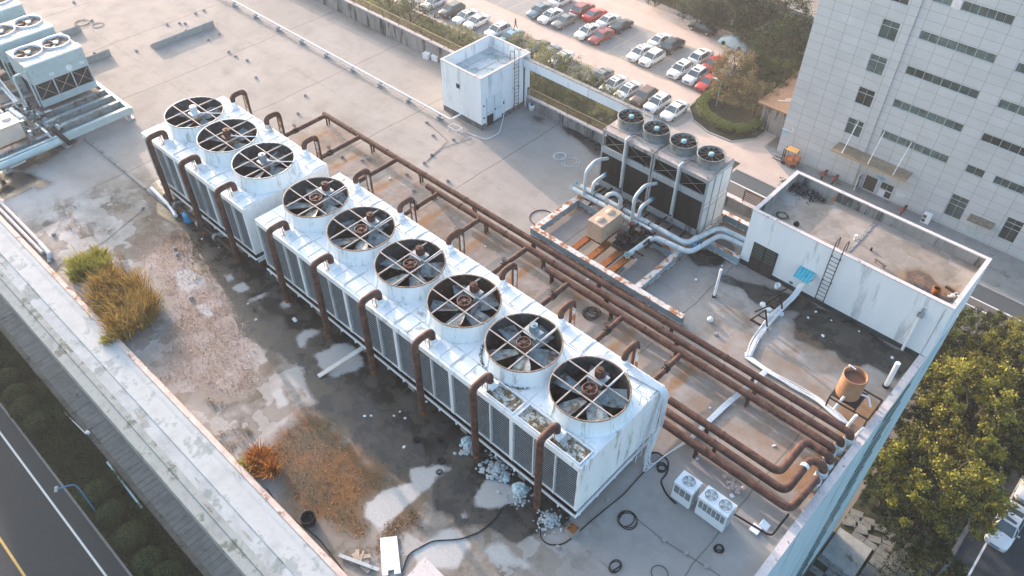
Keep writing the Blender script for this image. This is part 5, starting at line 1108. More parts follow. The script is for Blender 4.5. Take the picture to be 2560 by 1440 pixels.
# concrete weights for lightning wire
wts = [(1066, 307), (1083, 340), (1133, 350), (1079, 388), (1060, 408), (1119, 453), (745, 285), (763, 240), (640, 195), (463, 60), (418, 62), (466, 78), (449, 59), (503, 90), (521, 100), (548, 86), (572, 131), (589, 142), (618, 152), (510, 27), (489, 35), (185, 7), (341, 128), (230, 53), (237, 134), (570, 545), (358, 521), (437, 623), (443, 638), (135, 588), (478, 746), (1660, 1352), (1714, 1385), (1765, 1417), (1850, 545), (905, 402), (1017, 437), (1034, 478), (920, 398), (700, 1335), (1520, 1250), (855, 393), (1790, 838), (1395, 1370)]
BLK = mat('small_block_concrete', (.30, .285, .27), .9, var=.2, scale=8)
for i, (a, b) in enumerate(wts):
    q = at(a, b, 0); s_ = .11 if b < 900 else .10
    small('concrete_weight', 'small grey concrete block holding down wire on the open roof', 'block', lambda m: (m.obox((q.x, q.y, .07), s_*1.8, s_*1.5, .14, random.uniform(0, 1.5)), m.obox((q.x, q.y, .155), s_*.9, s_*.8, .03, .4)), BLK, 'small concrete weights across the roof')
q = at(1774, 805, 0); small('roof_float', 'white round float standing by the end of the peeling steel girder', 'float', lambda m: (m.lathe((q.x, q.y, .05), [(.02, 0), (.13, .05), (.18, .16), (.13, .28), (.02, .32)], 14), m.cyl((q.x, q.y, 0), .04, .1, 8)), PLASTW)
# wires
def wire(label, pts, r=.012, mt=BLKRUB, bend=.25, nm='wire', z=.03, cat='wire', group=None):
    P = [tuple(at(a, b, z)) for a, b in pts]; m = MB(); m.tube(P, r, 5, bend, False, 3); o = m.build(nm, mt); tag(o, label, cat, group); return o
wire('long black cable snaking over the near roof past the corner footing of the towers', [(1660, 1140), (1620, 1168), (1560, 1235), (1480, 1300), (1430, 1345), (1405, 1362), (1370, 1362), (1350, 1345), (1352, 1320), (1340, 1285), (1300, 1258), (1262, 1262), (1235, 1300), (1200, 1330), (1150, 1348), (1080, 1352), (1020, 1385), (1005, 1430)], .03, nm='cable', cat='cable')
wire('black cable along the foot of the front edge by the rubber tub', [(668, 1222), (700, 1270), (735, 1300), (770, 1325), (800, 1350), (850, 1415), (870, 1445)], .025, nm='cable', cat='cable')
wire('thin wire strung between concrete weights on the near roof', [(1590, 1295), (1660, 1352), (1714, 1385), (1765, 1417), (1800, 1440)], .010)
wire('thin black wire curling across the pale roof left of the towers', [(130, 700), (150, 660), (260, 605), (360, 522)], .012)
wire('thin cable looping on the sunlit roof near the hut', [(1070, 308), (1120, 352), (1085, 385), (1062, 408), (1105, 370), (1180, 345)], .012)
def coil(label, px, py, R, n=3, r=.02, mt=BLKRUB, jit=.25, nm='hose_coil', cat='coil', grp='coils of hose and wire on the roof'):
    q = at(px, py, .03); t_ = None; m = MB(); rr_ = random.Random(px); P = []
    for k in range(n):
        cx, cy = q.x+rr_.uniform(-jit, jit)*R, q.y+rr_.uniform(-jit, jit)*R; e = rr_.uniform(.7, 1.1); a0 = rr_.uniform(0, 6)
        for i in range(20): a = a0+2*math.pi*i/18; P.append((cx+R*e*math.cos(a), cy+R*math.sin(a), .03+k*r*1.5))
    m.tube(P, r, 5, 0, False); o = m.build(nm, mt); tag(o, label, cat, grp)
coil('black hose coil by the white single-fan air conditioner', 1655, 1170, .22, 2, .035); wire('black hose leading from its coil to the white air conditioner', [(1620, 1138), (1640, 1128), (1672, 1150), (1668, 1185), (1650, 1200), (1665, 1235), (1690, 1260)], .04, nm='hose', cat='hose')
coil('large black hose coil beyond the tower corner footing', 1565, 1300, .42, 3, .022); coil('small black hose coil near the double-fan air conditioner', 1798, 1372, .2, 3, .022)
coil('black wire loop at the bottom edge of the roof', 1540, 1420, .3, 2, .022); coil('thin wire loop near the bottom edge right of centre', 1650, 1432, .35, 1, .015)
coil('dark hose coil with white rags between the brown pipes', 1478, 785, .42, 4, .022); coil('white wire coil on the shaded roof before the hut', 1400, 392, .45, 3, .014, PLASTW); coil('white wire coil beside the first one before the hut', 1425, 405, .6, 2, .012, PLASTW)
coil('thin black coil on the light patch left of the rubble', 1100, 1100, .12, 3, .02); coil('thin dark coil beside the rubble heap', 1103, 1152, .16, 3, .02); coil('thin dark coil further down the light patch', 1098, 1180, .14, 2, .02); coil('dark coil at the edge of the dark wet area', 1042, 1100, .16, 3, .02)
coil('brown hose loop round the end of the rear frame', 1355, 540, .8, 1, .03, MOTORB); coil('faint wire coil far out on the sunlit roof', 205, 57, .6, 2, .02, MOTORB); coil('second faint wire coil on the sunlit roof', 243, 62, .5, 1, .02, MOTORB)
m = MB(); rr_ = random.Random(4); P = []
for i in range(40): a = i*.45; q = at(1955, 540, fz); P.append((q.x+.4*math.cos(a)*(1-i*.01), q.y+.3*math.sin(a), fz+.04+.001*i))
m.tube(P, .016, 5, 0, False); tag(m.build('cable_coil', BLKRUB), 'dark cable coil in the shaded corner of the plant house roof', 'coil')
# blue drum, rubber tub, panels, plank
q = at(462, 552, .0); small('plastic_drum', 'bright blue plastic drum under the far towers', 'drum', lambda m: m.lathe((q.x+.2, q.y+.2, 0), [(.01, 0), (.27, 0), (.31, .12), (.28, .28), (.31, .45), (.27, .62), (.2, .66), (.01, .66)], 16), mat('bright_blue_plastic', (.02, .25, .50), .45))
q = at(766, 1310, 0); t = thing('rubber_tub', 'black ribbed rubber tub standing on the brown stained roof', 'tub', (q.x, q.y, 0)); m = MB(); m.lathe((q.x, q.y+.15, 0), [(.01, .02), (.30, .02), (.33, .10), (.30, .18), (.34, .26), (.31, .34), (.35, .42), (.31, .44), (.28, .30), (.27, .04)], 22); m.build('tub_body', BLKRUB, t)
m = MB(); m.cyl((q.x, q.y+.15, .05), .27, .02, 16); m.build('tub_floor', DARKIN, t)
q = at(973, 1388, 0); t = thing('metal_sheet', 'large white sheet panel with a notch lying on the roof at the bottom edge', 'panel', (q.x, q.y, 0)); A_ = at(950, 1345, .08); B_ = at(992, 1340, .08); C_ = at(1002, 1432, .08); D_ = at(955, 1440, .08)
def lerp2(u, v): return (A_*(1-u)*(1-v)+B_*u*(1-v)+C_*u*v+D_*(1-u)*v)
m = MB()
for a, b, c_, d in ((0, 1, 0, .40), (0, 1, .41, .68), (0, 1, .69, .88), (0, .33, .88, 1), (.66, 1, .88, 1)):
    P = [lerp2(a, c_), lerp2(b, c_), lerp2(b, d), lerp2(a, d)]; m.add([p for p in P]+[p-Vector((0, 0, .07)) for p in P], [(0, 1, 2, 3), (4, 5, 1, 0), (5, 6, 2, 1), (6, 7, 3, 2), (7, 4, 0, 3)])
m.build('panel_sheet', PLASTW, t)
small('board', 'long pale grey board leaning towards the white notched panel', 'board', lambda m: m.bar(at(848, 1388, .1), at(948, 1425, .15), .16, .06), GALV)
small('board', 'pale wooden plank bridging from the towers over the wet roof', 'board', lambda m: m.bar(at(796, 941, .06), at(912, 866, .5), .26, .07), mat('pale_timber', (.50, .50, .47), .8, var=.1, scale=4))
A_, B_, C_, D_ = at(1062, 1392, .05), at(1110, 1440, .05), at(1090, 1480, .05), at(1000, 1460, .05)
m = MB(); m.quad(A_, B_, C_, D_); m.quad(D_-Vector((0, 0, .04)), C_-Vector((0, 0, .04)), B_-Vector((0, 0, .04)), A_-Vector((0, 0, .04))); 
small('cardboard_sheet', 'flat pinkish cardboard sheet cut off by the bottom edge', 'cardboard', lambda mm: (mm.add(m.v, m.f), mm.add(m.v, [(0, 4+3, 4+2, 1), (1, 4+2, 4+1, 2), (3, 2, 5, 4), (0, 3, 4, 7)])), COPING)
q = at(895, 1398, 0)
for i in range(7): small('wood_offcut', 'splintered pale wood offcut by the white notched panel', 'offcut', lambda m: m.obox((q.x+random.uniform(-.6, .6), q.y+random.uniform(-.5, .5), .04+i*.012), random.uniform(.3, .7), random.uniform(.08, .4), .03, random.uniform(0, 3)), mat('splinter_wood', (.34, .27, .21), .9, var=.2, scale=5), 'wood offcuts by the notched panel')
q = at(1898, 1322, .1); small('plastic_tray', 'white folded plastic tray under the thin black pipe near the edge wall', 'tray', lambda m: (m.obox((q.x-.12, q.y-.12, .09), .42, .45, .10, .0), m.obox((q.x+.1, q.y+.28, .17), .42, .4, .04, 0, .3)), PLASTW)
t = thing('drain_line', 'thin black pipe bent in an L beside the white air conditioners', 'pipe', (-4, 22, .1)); m = MB(); m.tube([at(1835, 1285, .15), at(1918, 1335, .15), at(1930, 1338, .15), at(1960, 1300, .2), at(1972, 1285, .5)], .05, 8, .15); m.build('pipe_run', BLKRUB, t)
q = at(1832, 1220, 0); m = MB()
for i in range(26): m.rock((q.x+RNG.normal()*.17, q.y+RNG.normal()*.14, .1+abs(RNG.normal())*.12), .11, i)
tag(m.build('rag_bundle', mat('crumpled_rag', (.50, .40, .36), .9, var=.4, scale=9)), 'crumpled pale rag bundle beside the double-fan air conditioner', 'rags')
# footing at the tower corner
q = at(1425, 1338, 0); t = thing('concrete_footing', 'square concrete footing with a dark cap at the near corner of the towers', 'footing', (q.x, q.y, 0)); m = MB(); m.box(q.x-.24, q.x+.24, q.y-.1, q.y+.38, 0, .42); m.build('block', CONC, t); m = MB(); m.box(q.x-.2, q.x+.2, q.y-.06, q.y+.34, .421, .46); m.build('cap', RUST2, t)
for i in range(9):
    x = -13.5-i*3.9; small('concrete_footing', 'concrete footing in the dark gap under the white towers', 'footing', lambda m: (m.box(x-.22, x+.22, 15.3, 15.75, 0, .418), m.box(x-.22, x+.22, 20.6, 21.05, 0, .418)), CONC, 'footings under the towers')
# rubble heaps: every stone seen as one mass
def heap(px, py, R, n, s_, label, mt=STONE):
    q = at(px, py, 0); m = MB()
    for i in range(n):
        a = RNG.uniform(0, 6.28); r_ = R*abs(RNG.normal())*.55; h = max(0, (R-r_))*.35
        m.rock((q.x+r_*math.cos(a), q.y+r_*math.sin(a), RNG.uniform(0, 1)*h+s_*.4), s_*RNG.uniform(.5, 1.4), i)
    tag(m.build('rubble_heap', mt), label, 'rubble', kind='stuff')
heap(1374, 1300, .52, 230, .065, 'round heap of small pale stones in front of the tower corner')
heap(1245, 1175, .8, 200, .10, 'scattered rubble of pale blocks under the near towers'); heap(1170, 1125, .38, 90, .08, 'small pale stone pile by the second nearest bent pipe'); heap(1295, 1235, .55, 160, .07, 'pale stone pile beside the torn white sack')
heap(1352, 1155, .0, 1, .01, 'tiny stone') if False else None
for (a, b, R, lab) in ((1300, 1222, .38, 'torn clear plastic sack of stones beside the nearest bent pipe'), (1168, 1105, .30, 'white crumpled sack against the bent pipe near the open basins'), (1265, 1195, .2, 'small blue-white sack on the rubble')):
    q = at(a, b, .1); m = MB(); vs = []; nu, nv_ = 18, 10
    for j in range(nv_+1):
        for i in range(nu):
            th, ph = 2*math.pi*i/nu, math.pi*j/nv_*.55; d = 1+.35*mnoise.noise(Vector((math.cos(th)*2+a, math.sin(th)*2, ph*3)))
            vs.append((q.x+R*d*math.sin(ph)*math.cos(th), q.y+R*d*math.sin(ph)*math.sin(th), max(.0, R*.9*d*math.cos(ph))))
    m.add(vs, [(j*nu+i, j*nu+(i+1) % nu, (j+1)*nu+(i+1) % nu, (j+1)*nu+i) for j in range(nv_) for i in range(nu)]); tag(m.build('plastic_sack', mat('milky_sack', (.40, .52, .56), .25, var=.4, scale=8)), lab, 'sack')
# small pale scraps on the dark roof
SC = [(1010, 1118), (985, 1040), (912, 1041), (928, 1040), (1013, 1046), (738, 802), (735, 798), (1066, 1005), (2078, 802), (2057, 840), (2040, 780), (2020, 795), (2147, 829), (2230, 895), (1805, 665), (1545, 757), (1213, 617), (975, 448), (1850, 640), (1775, 1020), (1830, 1240), (1743, 1148), (1550, 735), (1470, 700), (1640, 690), (1985, 1128), (1935, 1115), (505, 598), (548, 620), (640, 800), (1440, 900), (1000, 1030), (620, 760), (1590, 650), (1740, 700)]
for i, (a, b) in enumerate(SC):
    q = at(a, b, 0); small('litter_scrap', 'small pale scrap of litter on the roof', 'litter', lambda m: m.rock((q.x, q.y, .03), RNG.uniform(.06, .13), i), PLASTW, 'pale litter scraps on the roof')
# pipes with pinkish lagging inside the front edge
t = thing('eave_pipe', 'pair of pinkish lagged pipes lying along the inside of the front edge', 'pipe', (-50, 6.9, .1))
for dy in (0, .36): m = MB(); m.tube([(-62, 6.85+dy*.9, .22), (-45.4, 6.85+dy*.9, .22)]+([(-44.8, 7.0, .22), (-44.5, 6.8, .05)] if dy else []), .11, 10, .2); m.build('pipe_run', COPING, t)
m = MB(); m.tube([(-46.3, 7.15, .25), (-44.9, 7.1, .25), (-44.6, 6.95, .12)], .17, 10, .3); m.build('grey_elbow', GALV, t)
t = thing('floor_drain_pipe', 'white pipe section lying at the foot of the farthest tower', 'pipe', (-42.3, 14.6, .1)); m = MB(); m.tube([at(378, 470, .15), at(425, 515, .15), at(440, 540, .15)], .12, 10, .2); m.build('pipe_run', PLASTW, t)
t = thing('suction_pipe', 'dark pipes and valves half hidden under the far towers', 'pipe', (-40, 15, .4)); m = MB()
m.tube([(-44.6, 14.75, .55), (-36.2, 14.75, .55)], .16, 12); m.build('pipe_run', DARKST, t)
for x in (-43.2, -40.5, -38.6):
    m = MB(); m.tube([(x, 14.75, .55), (x, 15.6, .4)], .2, 12); m.tube([(x-.1, 14.75, .55), (x+.1, 14.75, .55)], .24, 12); m.build('valve', CONC, t)
# ================================================================== OFFICE BLOCK
BY = 83.85
TM = bpy.data.materials.new('pale_tile_cladding'); TM.use_nodes = True
def tile_mat(M, px_, ox, pz_, oz, col, joint):
    n = M.node_tree; L = n.links; b = n.nodes['Principled BSDF']; b.inputs['Roughness'].default_value = .6; g = n.nodes.new('ShaderNodeNewGeometry'); sp = n.nodes.new('ShaderNodeSeparateXYZ'); L.new(g.outputs['Position'], sp.inputs[0])
    def mth(op, a, c=0):
        q = n.nodes.new('ShaderNodeMath'); q.operation = op
        for i, v in enumerate((a, c)):
            if isinstance(v, (int, float)): q.inputs[i].default_value = v
            else: L.new(v, q.inputs[i])
        return q.outputs[0]
    def ln(ch, p, o, w):
        t = mth('ABSOLUTE', mth('SUBTRACT', mth('FRACT', mth('DIVIDE', mth('SUBTRACT', ch, o), p)), .5)); return mth('GREATER_THAN', t, .5-w/p)
    a = ln(sp.outputs[0], px_, ox, .028); c = ln(sp.outputs[2], pz_, oz, .022); j = mth('MAXIMUM', a, c)
    t = n.nodes.new('ShaderNodeTexNoise'); t.inputs['Scale'].default_value = .5; t.inputs['Detail'].default_value = 7; L.new(g.outputs['Position'], t.inputs[0])
    wn = n.nodes.new('ShaderNodeTexWhiteNoise'); cb = n.nodes.new('ShaderNodeCombineXYZ'); L.new(mth('FLOOR', mth('DIVIDE', mth('SUBTRACT', sp.outputs[0], ox), px_)), cb.inputs[0]); L.new(mth('FLOOR', mth('DIVIDE', mth('SUBTRACT', sp.outputs[2], oz), pz_)), cb.inputs[1]); L.new(cb.outputs[0], wn.inputs[0])
    v = mth('ADD', mth('MULTIPLY', t.outputs[0], .30), mth('MULTIPLY', wn.outputs[0], .07)); v = mth('ADD', v, .82)
    mx = n.nodes.new('ShaderNodeMix'); mx.data_type = 'RGBA'; L.new(j, mx.inputs[0]); sc = n.nodes.new('ShaderNodeVectorMath'); sc.operation = 'SCALE'; sc.inputs[0].default_value = col; L.new(v, sc.inputs[3]); L.new(sc.outputs[0], mx.inputs[6]); mx.inputs[7].default_value = (*joint, 1); L.new(mx.outputs[2], b.inputs['Base Color'])
tile_mat(TM, 1.88, -21.2, 1.0, -17.09, (.44, .47, .485), (.25, .27, .28))
ob_ = thing('office_block', 'tall office block clad in pale square tiles with ribbon windows', 'building', (0, BY, G))
wins = []
for k in range(9):
    zt = -17.15+4*k*.993
    wins.append(('sq', -25.17, -23.32, zt-2.05, zt))
    if k != 4: wins.append(('rib', -21.22, -13.7, zt-.95, zt))
    else: wins += [('rib2', -21.25, -19.45, zt-.95, zt), ('rib6', -18.5, -13.7, zt-.95, zt)]
    if k == 0: wins += [('rib2', -11.72, -9.85, zt-.95, zt), ('rib6', -8.82, -4.2, zt-.95, zt)]
    else: wins.append(('rib', -11.7, -4.2, zt-.95, zt))
    wins.append(('rib', -2.2, 5.3, zt-.95, zt))
wins += [('tall', -11.75, -9.93, -23.95, -21.08), ('tall', -5.87, -4.2, -23.9, -21.05), ('tall', -1.2, .5, -23.9, -21.05), ('door', -21.08, -19.6, G+.12, -23.25), ('door2', -19.17, -17.64, G+.14, -23.3)]
def facade(x0, x1, z0, z1, y, rects, depth=.22):
    xs = sorted({x0, x1, *[r[1] for r in rects if x0 < r[1] < x1], *[r[2] for r in rects if x0 < r[2] < x1]}); zs = sorted({z0, z1, *[r[3] for r in rects if z0 < r[3] < z1], *[r[4] for r in rects if z0 < r[4] < z1]})
    m = MB()
    for a, b in zip(xs[:-1], xs[1:]):
        for c, d in zip(zs[:-1], zs[1:]):
            mx_, mz = (a+b)/2, (c+d)/2
            if any(r[1] < mx_ < r[2] and r[3] < mz < r[4] for r in rects): continue
            m.quad((a, y, c), (b, y, c), (b, y, d), (a, y, d))
    for _, a, b, c, d in rects:
        if a < x0 or b > x1: continue
        Y = y+depth; m.quad((a, y, c), (a, Y, c), (a, Y, d), (a, y, d)); m.quad((b, y, c), (b, y, d), (b, Y, d), (b, Y, c)); m.quad((a, y, c), (b, y, c), (b, Y, c), (a, Y, c)); m.quad((a, y, d), (a, Y, d), (b, Y, d), (b, y, d))
    return m
m = facade(-22.08, 60, G, 24, BY+.12, [w for w in wins if w[1] > -22]); m.build('wall', TM, ob_)
m = facade(-32.3, -22.1, G, 24, BY-.04, [w for w in wins if w[1] < -22]); m.quad((-32.3, BY-.04, G), (-32.3, BY-.04, 24), (-32.3, 130, 24), (-32.3, 130, G)); m.quad((-22.1, BY-.04, G), (-22.1, BY+.12, G), (-22.1, BY+.12, 24), (-22.1, BY-.04, 24)); m.build('wall', TM, ob_)
m = MB(); m.box(-32.25, 59.9, BY+.5, 129, G, 23.9); m.build('inner_core', DARKIN, ob_)
ALU = mat('white_window_frame', (.42, .50, .51), .5, var=.05)
PANES = [mat('glass_dark', (.018, .032, .035), .15, var=.6, scale=.9, spec=.3), GLASS, mat('glass_grey_green', (.075, .12, .12), .2, var=.6, scale=1.1, spec=.3)]
rr = random.Random(9)
for kind, a, b, c, d in wins:
    if a > -1.5 and c > -22: continue_ = False
    y = (BY-.04 if b < -22 else BY+.12)+.12
    m = MB(); f = .04
    m.box(a, b, y-.03, y+.03, c, c+f); m.box(a, b, y-.03, y+.03, d-f, d); m.box(a, a+f, y-.03, y+.03, c+f, d-f); m.box(b-f, b, y-.03, y+.03, c+f, d-f)
    nV = {'sq': 2, 'rib': 8, 'rib2': 2, 'rib6': 6, 'tall': 2, 'door': 1, 'door2': 2}[kind]
    for i in range(1, nV): x = a+(b-a)*i/nV; w_ = .045 if i % 2 == 0 else .022; m.box(x-w_/2, x+w_/2, y-.028, y+.028, c+f, d-f)
    if kind == 'sq': z = c+(d-c)*.68; m.box(a+f, b-f, y-.032, y+.032, z-.025, z+.025)
    if kind == 'tall':
        for q in (.55, .78): z = c+(d-c)*q; m.box(a+f, b-f, y-.032, y+.032, z-.02, z+.02)
    if kind == 'door2': z = c+(d-c)*.5; m.box(a+f, b-f, y-.04, y+.04, z-.04, z+.04)
    nm = 'door' if kind.startswith('door') else 'window'; wn_ = m.build(nm, PLASTW if nm == 'door' else ALU, ob_)
    m = MB(); m.box(a+.01, b-.01, y+.01, y+.02, c+.01, d-.01); m.build('pane', DARKIN if kind == 'door' else rr.choice(PANES), wn_)
    if nm == 'window': m = MB(); m.box(a-.03, b+.03, y-.16, y-.04, c-.05, c-.005); m.build('sill', ALU, wn_)
    if kind == 'door2':
        m = MB(); m.box(a+.06, (a+b)/2-.03, y-.02, y-.005, c+.05, c+.88); m.build('white_infill', PLASTW, wn_)
m = MB(); z = -1.3; m.box(-19.42, -18.55, BY+.08, BY+.112, z-.93, z); m.build('white_wall_panel', mat('pinkish_white_panel', (.62, .60, .62), .6), ob_)
for x0_ in (-8.95, -7.85): m = MB(); m.box(x0_, x0_+.95, BY+.06, BY+.115, G+.15, -24.0); m.build('white_hatch', mat('faded_hatch', (.40, .46, .47), .6), ob_)
m = MB(); m.quad((-9.2, BY+.1, -22.45), (-6.6, BY+.1, -22.4), (-6.65, BY-.7, -22.9), (-9.25, BY-.7, -22.95)); m.build('rusty_awning', mat('rusty_awning_sheet', (.13, .12, .10), .8, var=.5, scale=4), ob_)
m = MB(); m.box(-17.18, -16.2, BY+.07, BY+.115, -24.22, -23.75); m.build('notice_board', mat('pale_notice', (.50, .58, .62), .5), ob_)
m = MB(); m.box(-25.25, -16.35, BY-2.15, BY-.05, -20.68, -20.56); cn = m.build('entrance_canopy', mat('mossy_canopy_top', (.19, .165, .125), .9, var=.35, scale=1.2, stain=(.36, .36, .34), stain_amt=.22, stain_scale=1.8), ob_)
m = MB(); m.box(-25.28, -16.32, BY-2.20, BY-2.151, -20.72, -20.52); m.build('fascia', mat('tan_fascia', (.36, .26, .17), .8), cn)
for a, b in ((-23.97, -23.95), (-20.83, -20.88), (-17.86, -17.76)):
    m = MB(); m.tube([(a, BY-2.0, -20.55), (b, BY-.06, -17.0)], .05, 8); m.build('tie_rod', PLASTW, cn); m = MB(); m.cyl((b, BY-.12, -17.08), .1, .12, 10); m.build('rod_anchor', GALV, cn)
SIGNB = mat('blue_sign', (.03, .30, .48), .5)
m = MB(); m.box(-19.88, -18.88, BY+.02, BY+.07, -23.06, -22.76); sg = m.build('door_sign', SIGNB, ob_)
m = MB(); X0 = -19.80   # four white characters, stroke by stroke
for i, strokes in enumerate((((0, .8, 1, .8), (0, .5, 1, .5), (0, .1, 1, .1), (.5, .1, .5, 1), (.15, .5, .15, .1)), ((0, .9, 1, .9), (.2, .9, .2, .1), (.8, .9, .8, .1), (.2, .5, .8, .5), (0, .1, 1, .1)), ((.5, 1, 0, 0), (.45, .75, 1, 0)), ((.1, .9, .9, .9), (.1, .1, .9, .1), (.1, .9, .1, .1), (.9, .9, .9, .1)))):
    for (a, b, c, d) in strokes:
        ox = X0+i*.225; m.bar((ox+a*.17, BY+.012, -23.0+b*.19), (ox+c*.17, BY+.012, -23.0+d*.19), .012, .022, (0, 1, 0))
m.build('sign_characters', PLASTW, sg)
m = MB(); m.box(-21.55, -21.5, BY-.85, BY+.1, G+.12, -23.25); m.build('open_door_leaf', PANES[1], ob_)
m = MB()
for (a, b, c, d) in ((-.87, .0, G+.12, G+.18), (-.87, 0, -23.3, -23.24), (-.9, -.84, G+.12, -23.24), (-.87, 0, -24.3, -24.24)): m.box(-21.57, -21.49, BY+a, BY+b+.09, c, d)
m.build('door_leaf_frame', PLASTW, ob_)
q = (-12.95, 82.9, G+.1); t = thing('air_conditioner', 'white air conditioner standing on the pavement against the office block', 'air conditioner', q); m = MB(); m.box(-13.4, -12.5, 82.75, 83.35, G+.12, G+1.3); m.build('casing', PLASTW, t)
for z in (G+.25, G+.78): m = MB(); m.box(-13.36, -12.95, 82.735, 82.749, z, z+.42); m.build('fan_grille', mat('grille_dark', (.05, .07, .075), .6), t)
t = thing('wall_lamp', 'small white bracket lamp and blue plate on the corner of the office block', 'wall lamp', (-31.9, 83.7, -20.5)); m = MB(); m.tube([ony(1983, 330, 83.78), ony(1981, 318, 83.5)], .03, 6); m.tube([ony(1981, 331, 83.7), ony(1955, 320, 83.7)], .03, 6); m.build('bracket', PLASTW, t); m = MB(); w0 = ony(1961, 331, 83.7); m.box(w0.x-.3, w0.x+.3, 83.72, 83.76, w0.z-.15, w0.z+.2); m.build('blue_plate', mat('light_blue_plate', (.20, .50, .62), .5), t)
# lean-to roof beside the block, low building behind
t = thing('shed_roof', 'flat brown-topped shed roof tucked behind the corner of the office block', 'shed', (-35, 91, G)); m = MB(); m.box(-37.4, -32.32, 86.3, 98, -21.6, -21.4); m.build('roof', mat('brown_shed_roof', (.26, .17, .115), .9, var=.2, scale=1), t); m = MB(); m.box(-36.8, -32.4, 87, 97.5, G, -21.6); m.build('wall', CONC, t)
m = MB()
for i in range(4): m.bar((-35.6+i*.5, 88.2+i*.9, -21.35), (-32.4, 90.8+i*1.3, -21.35), .10, .04)
m.build('white_battens', PLASTW, t)
t = thing('low_building', 'low grey building behind the dark trees at the upper edge', 'building', (-40, 112, G)); m = MB(); m.box(-54, -32.4, 108.5, 128, G, -20.5); m.build('wall', CONC, t); m = MB(); m.box(-56, -30, 108.3, 108.6, -20.5, -19.3); m.box(-56, -30, 122, 126, -20.4, -12); m.build('parapet', mat('pale_parapet', (.42, .45, .46), .8, var=.1, scale=1), t); m = MB()
for i in range(10): m.bar((-52+i*2, 109, -20.3), (-52+i*2, 109, -19.4), .06)
m.build('post', GALV, t)
t = thing('far_building', 'tall pale building rising beyond the trees at the top edge', 'building', (-60, 135, G)); m = MB(); m.box(-75, -20, 128, 150, G, 6); m.build('wall', TM, t)
# ================================================================== CARS
def paint(nm, c): return mat('paint_'+nm, c, .28, .1, var=.03, spec=.6)
PNT = {'white': paint('white', (.66, .68, .69)), 'black': paint('black', (.018, .022, .024)), 'darkgrey': paint('dark_grey', (.045, .055, .058)), 'grey': paint('grey', (.17, .175, .175)), 'brown': paint('brown', (.13, .085, .065)),
       'red': paint('red', (.42, .035, .03)), 'maroon': paint('maroon', (.22, .03, .035)), 'blue': paint('blue', (.08, .24, .36)), 'slate': paint('slate_blue', (.10, .16, .21))}
CARG = mat('car_glass', (.045, .075, .085), .08, var=.1, spec=.9); TYRE = mat('tyre', (.02, .02, .021), .8); RIM = mat('alloy_rim', (.38, .39, .40), .4, .5, var=.1); LAMP = mat('headlamp', (.45, .47, .48), .2); TAIL = mat('tail_lamp', (.30, .015, .01), .3)
def car_mesh(typ):
    """stations along Y (front = -Y): y, half width, sill z, belt z, top z"""
    if typ == 'sedan':
        st = [(-2.33, .62, .30, .55, .60), (-2.25, .78, .24, .62, .70), (-2.0, .86, .22, .70, .80), (-1.5, .90, .22, .76, .88), (-.95, .90, .22, .84, .95), (0, .91, .22, .88, .98), (1.0, .91, .22, .90, 1.0), (1.55, .90, .22, .92, 1.04), (2.05, .87, .25, .92, 1.05), (2.28, .80, .30, .86, 1.0), (2.34, .70, .36, .74, .86)]
        gh = [(-1.12, .74, .94), (-.35, .60, 1.40), (.75, .60, 1.43), (1.72, .70, 1.03)]; mid = (-.22, .72)
    else:
        st = [(-2.28, .66, .34, .66, .74), (-2.2, .82, .28, .76, .88), (-1.95, .90, .26, .84, .98), (-1.45, .92, .26, .90, 1.06), (-.95, .93, .26, .96, 1.10), (0, .94, .26, .98, 1.12), (1.0, .94, .26, 1.0, 1.12), (1.7, .93, .26, 1.02, 1.13), (2.12, .90, .30, 1.02, 1.12), (2.26, .84, .36, .94, 1.04), (2.30, .76, .42, .84, .92)]
        gh = [(-1.15, .80, 1.08), (-.45, .66, 1.60), (1.45, .66, 1.64), (2.14, .74, 1.10)]; mid = (-.35, 1.35)
    m = MB(); vs = []
    for y, w, s0, b0, t0 in st:
        half = [(w*.86, s0), (w, s0+.12), (w, (s0+b0)/2), (w*.985, b0), (w*.90, t0-.015), (w*.5, t0+.02), (0, t0+.03)]
        ring = [(x, y, z) for x, z in half]+[(-x, y, z) for x, z in half[-2::-1]]; vs += ring
    k = 13; fs = [(i*k+j, (i+1)*k+j, (i+1)*k+j+1, i*k+j+1) for i in range(len(st)-1) for j in range(k-1)]; fs += [(i*k+k-1, (i+1)*k+k-1, (i+1)*k, i*k) for i in range(len(st)-1)]
    m.add(vs, fs, True); m.add(vs[:k], [tuple(range(k))[::-1]]); m.add(vs[-k:], [tuple(range(k))])
    return m, gh, mid
CARCACHE = {}
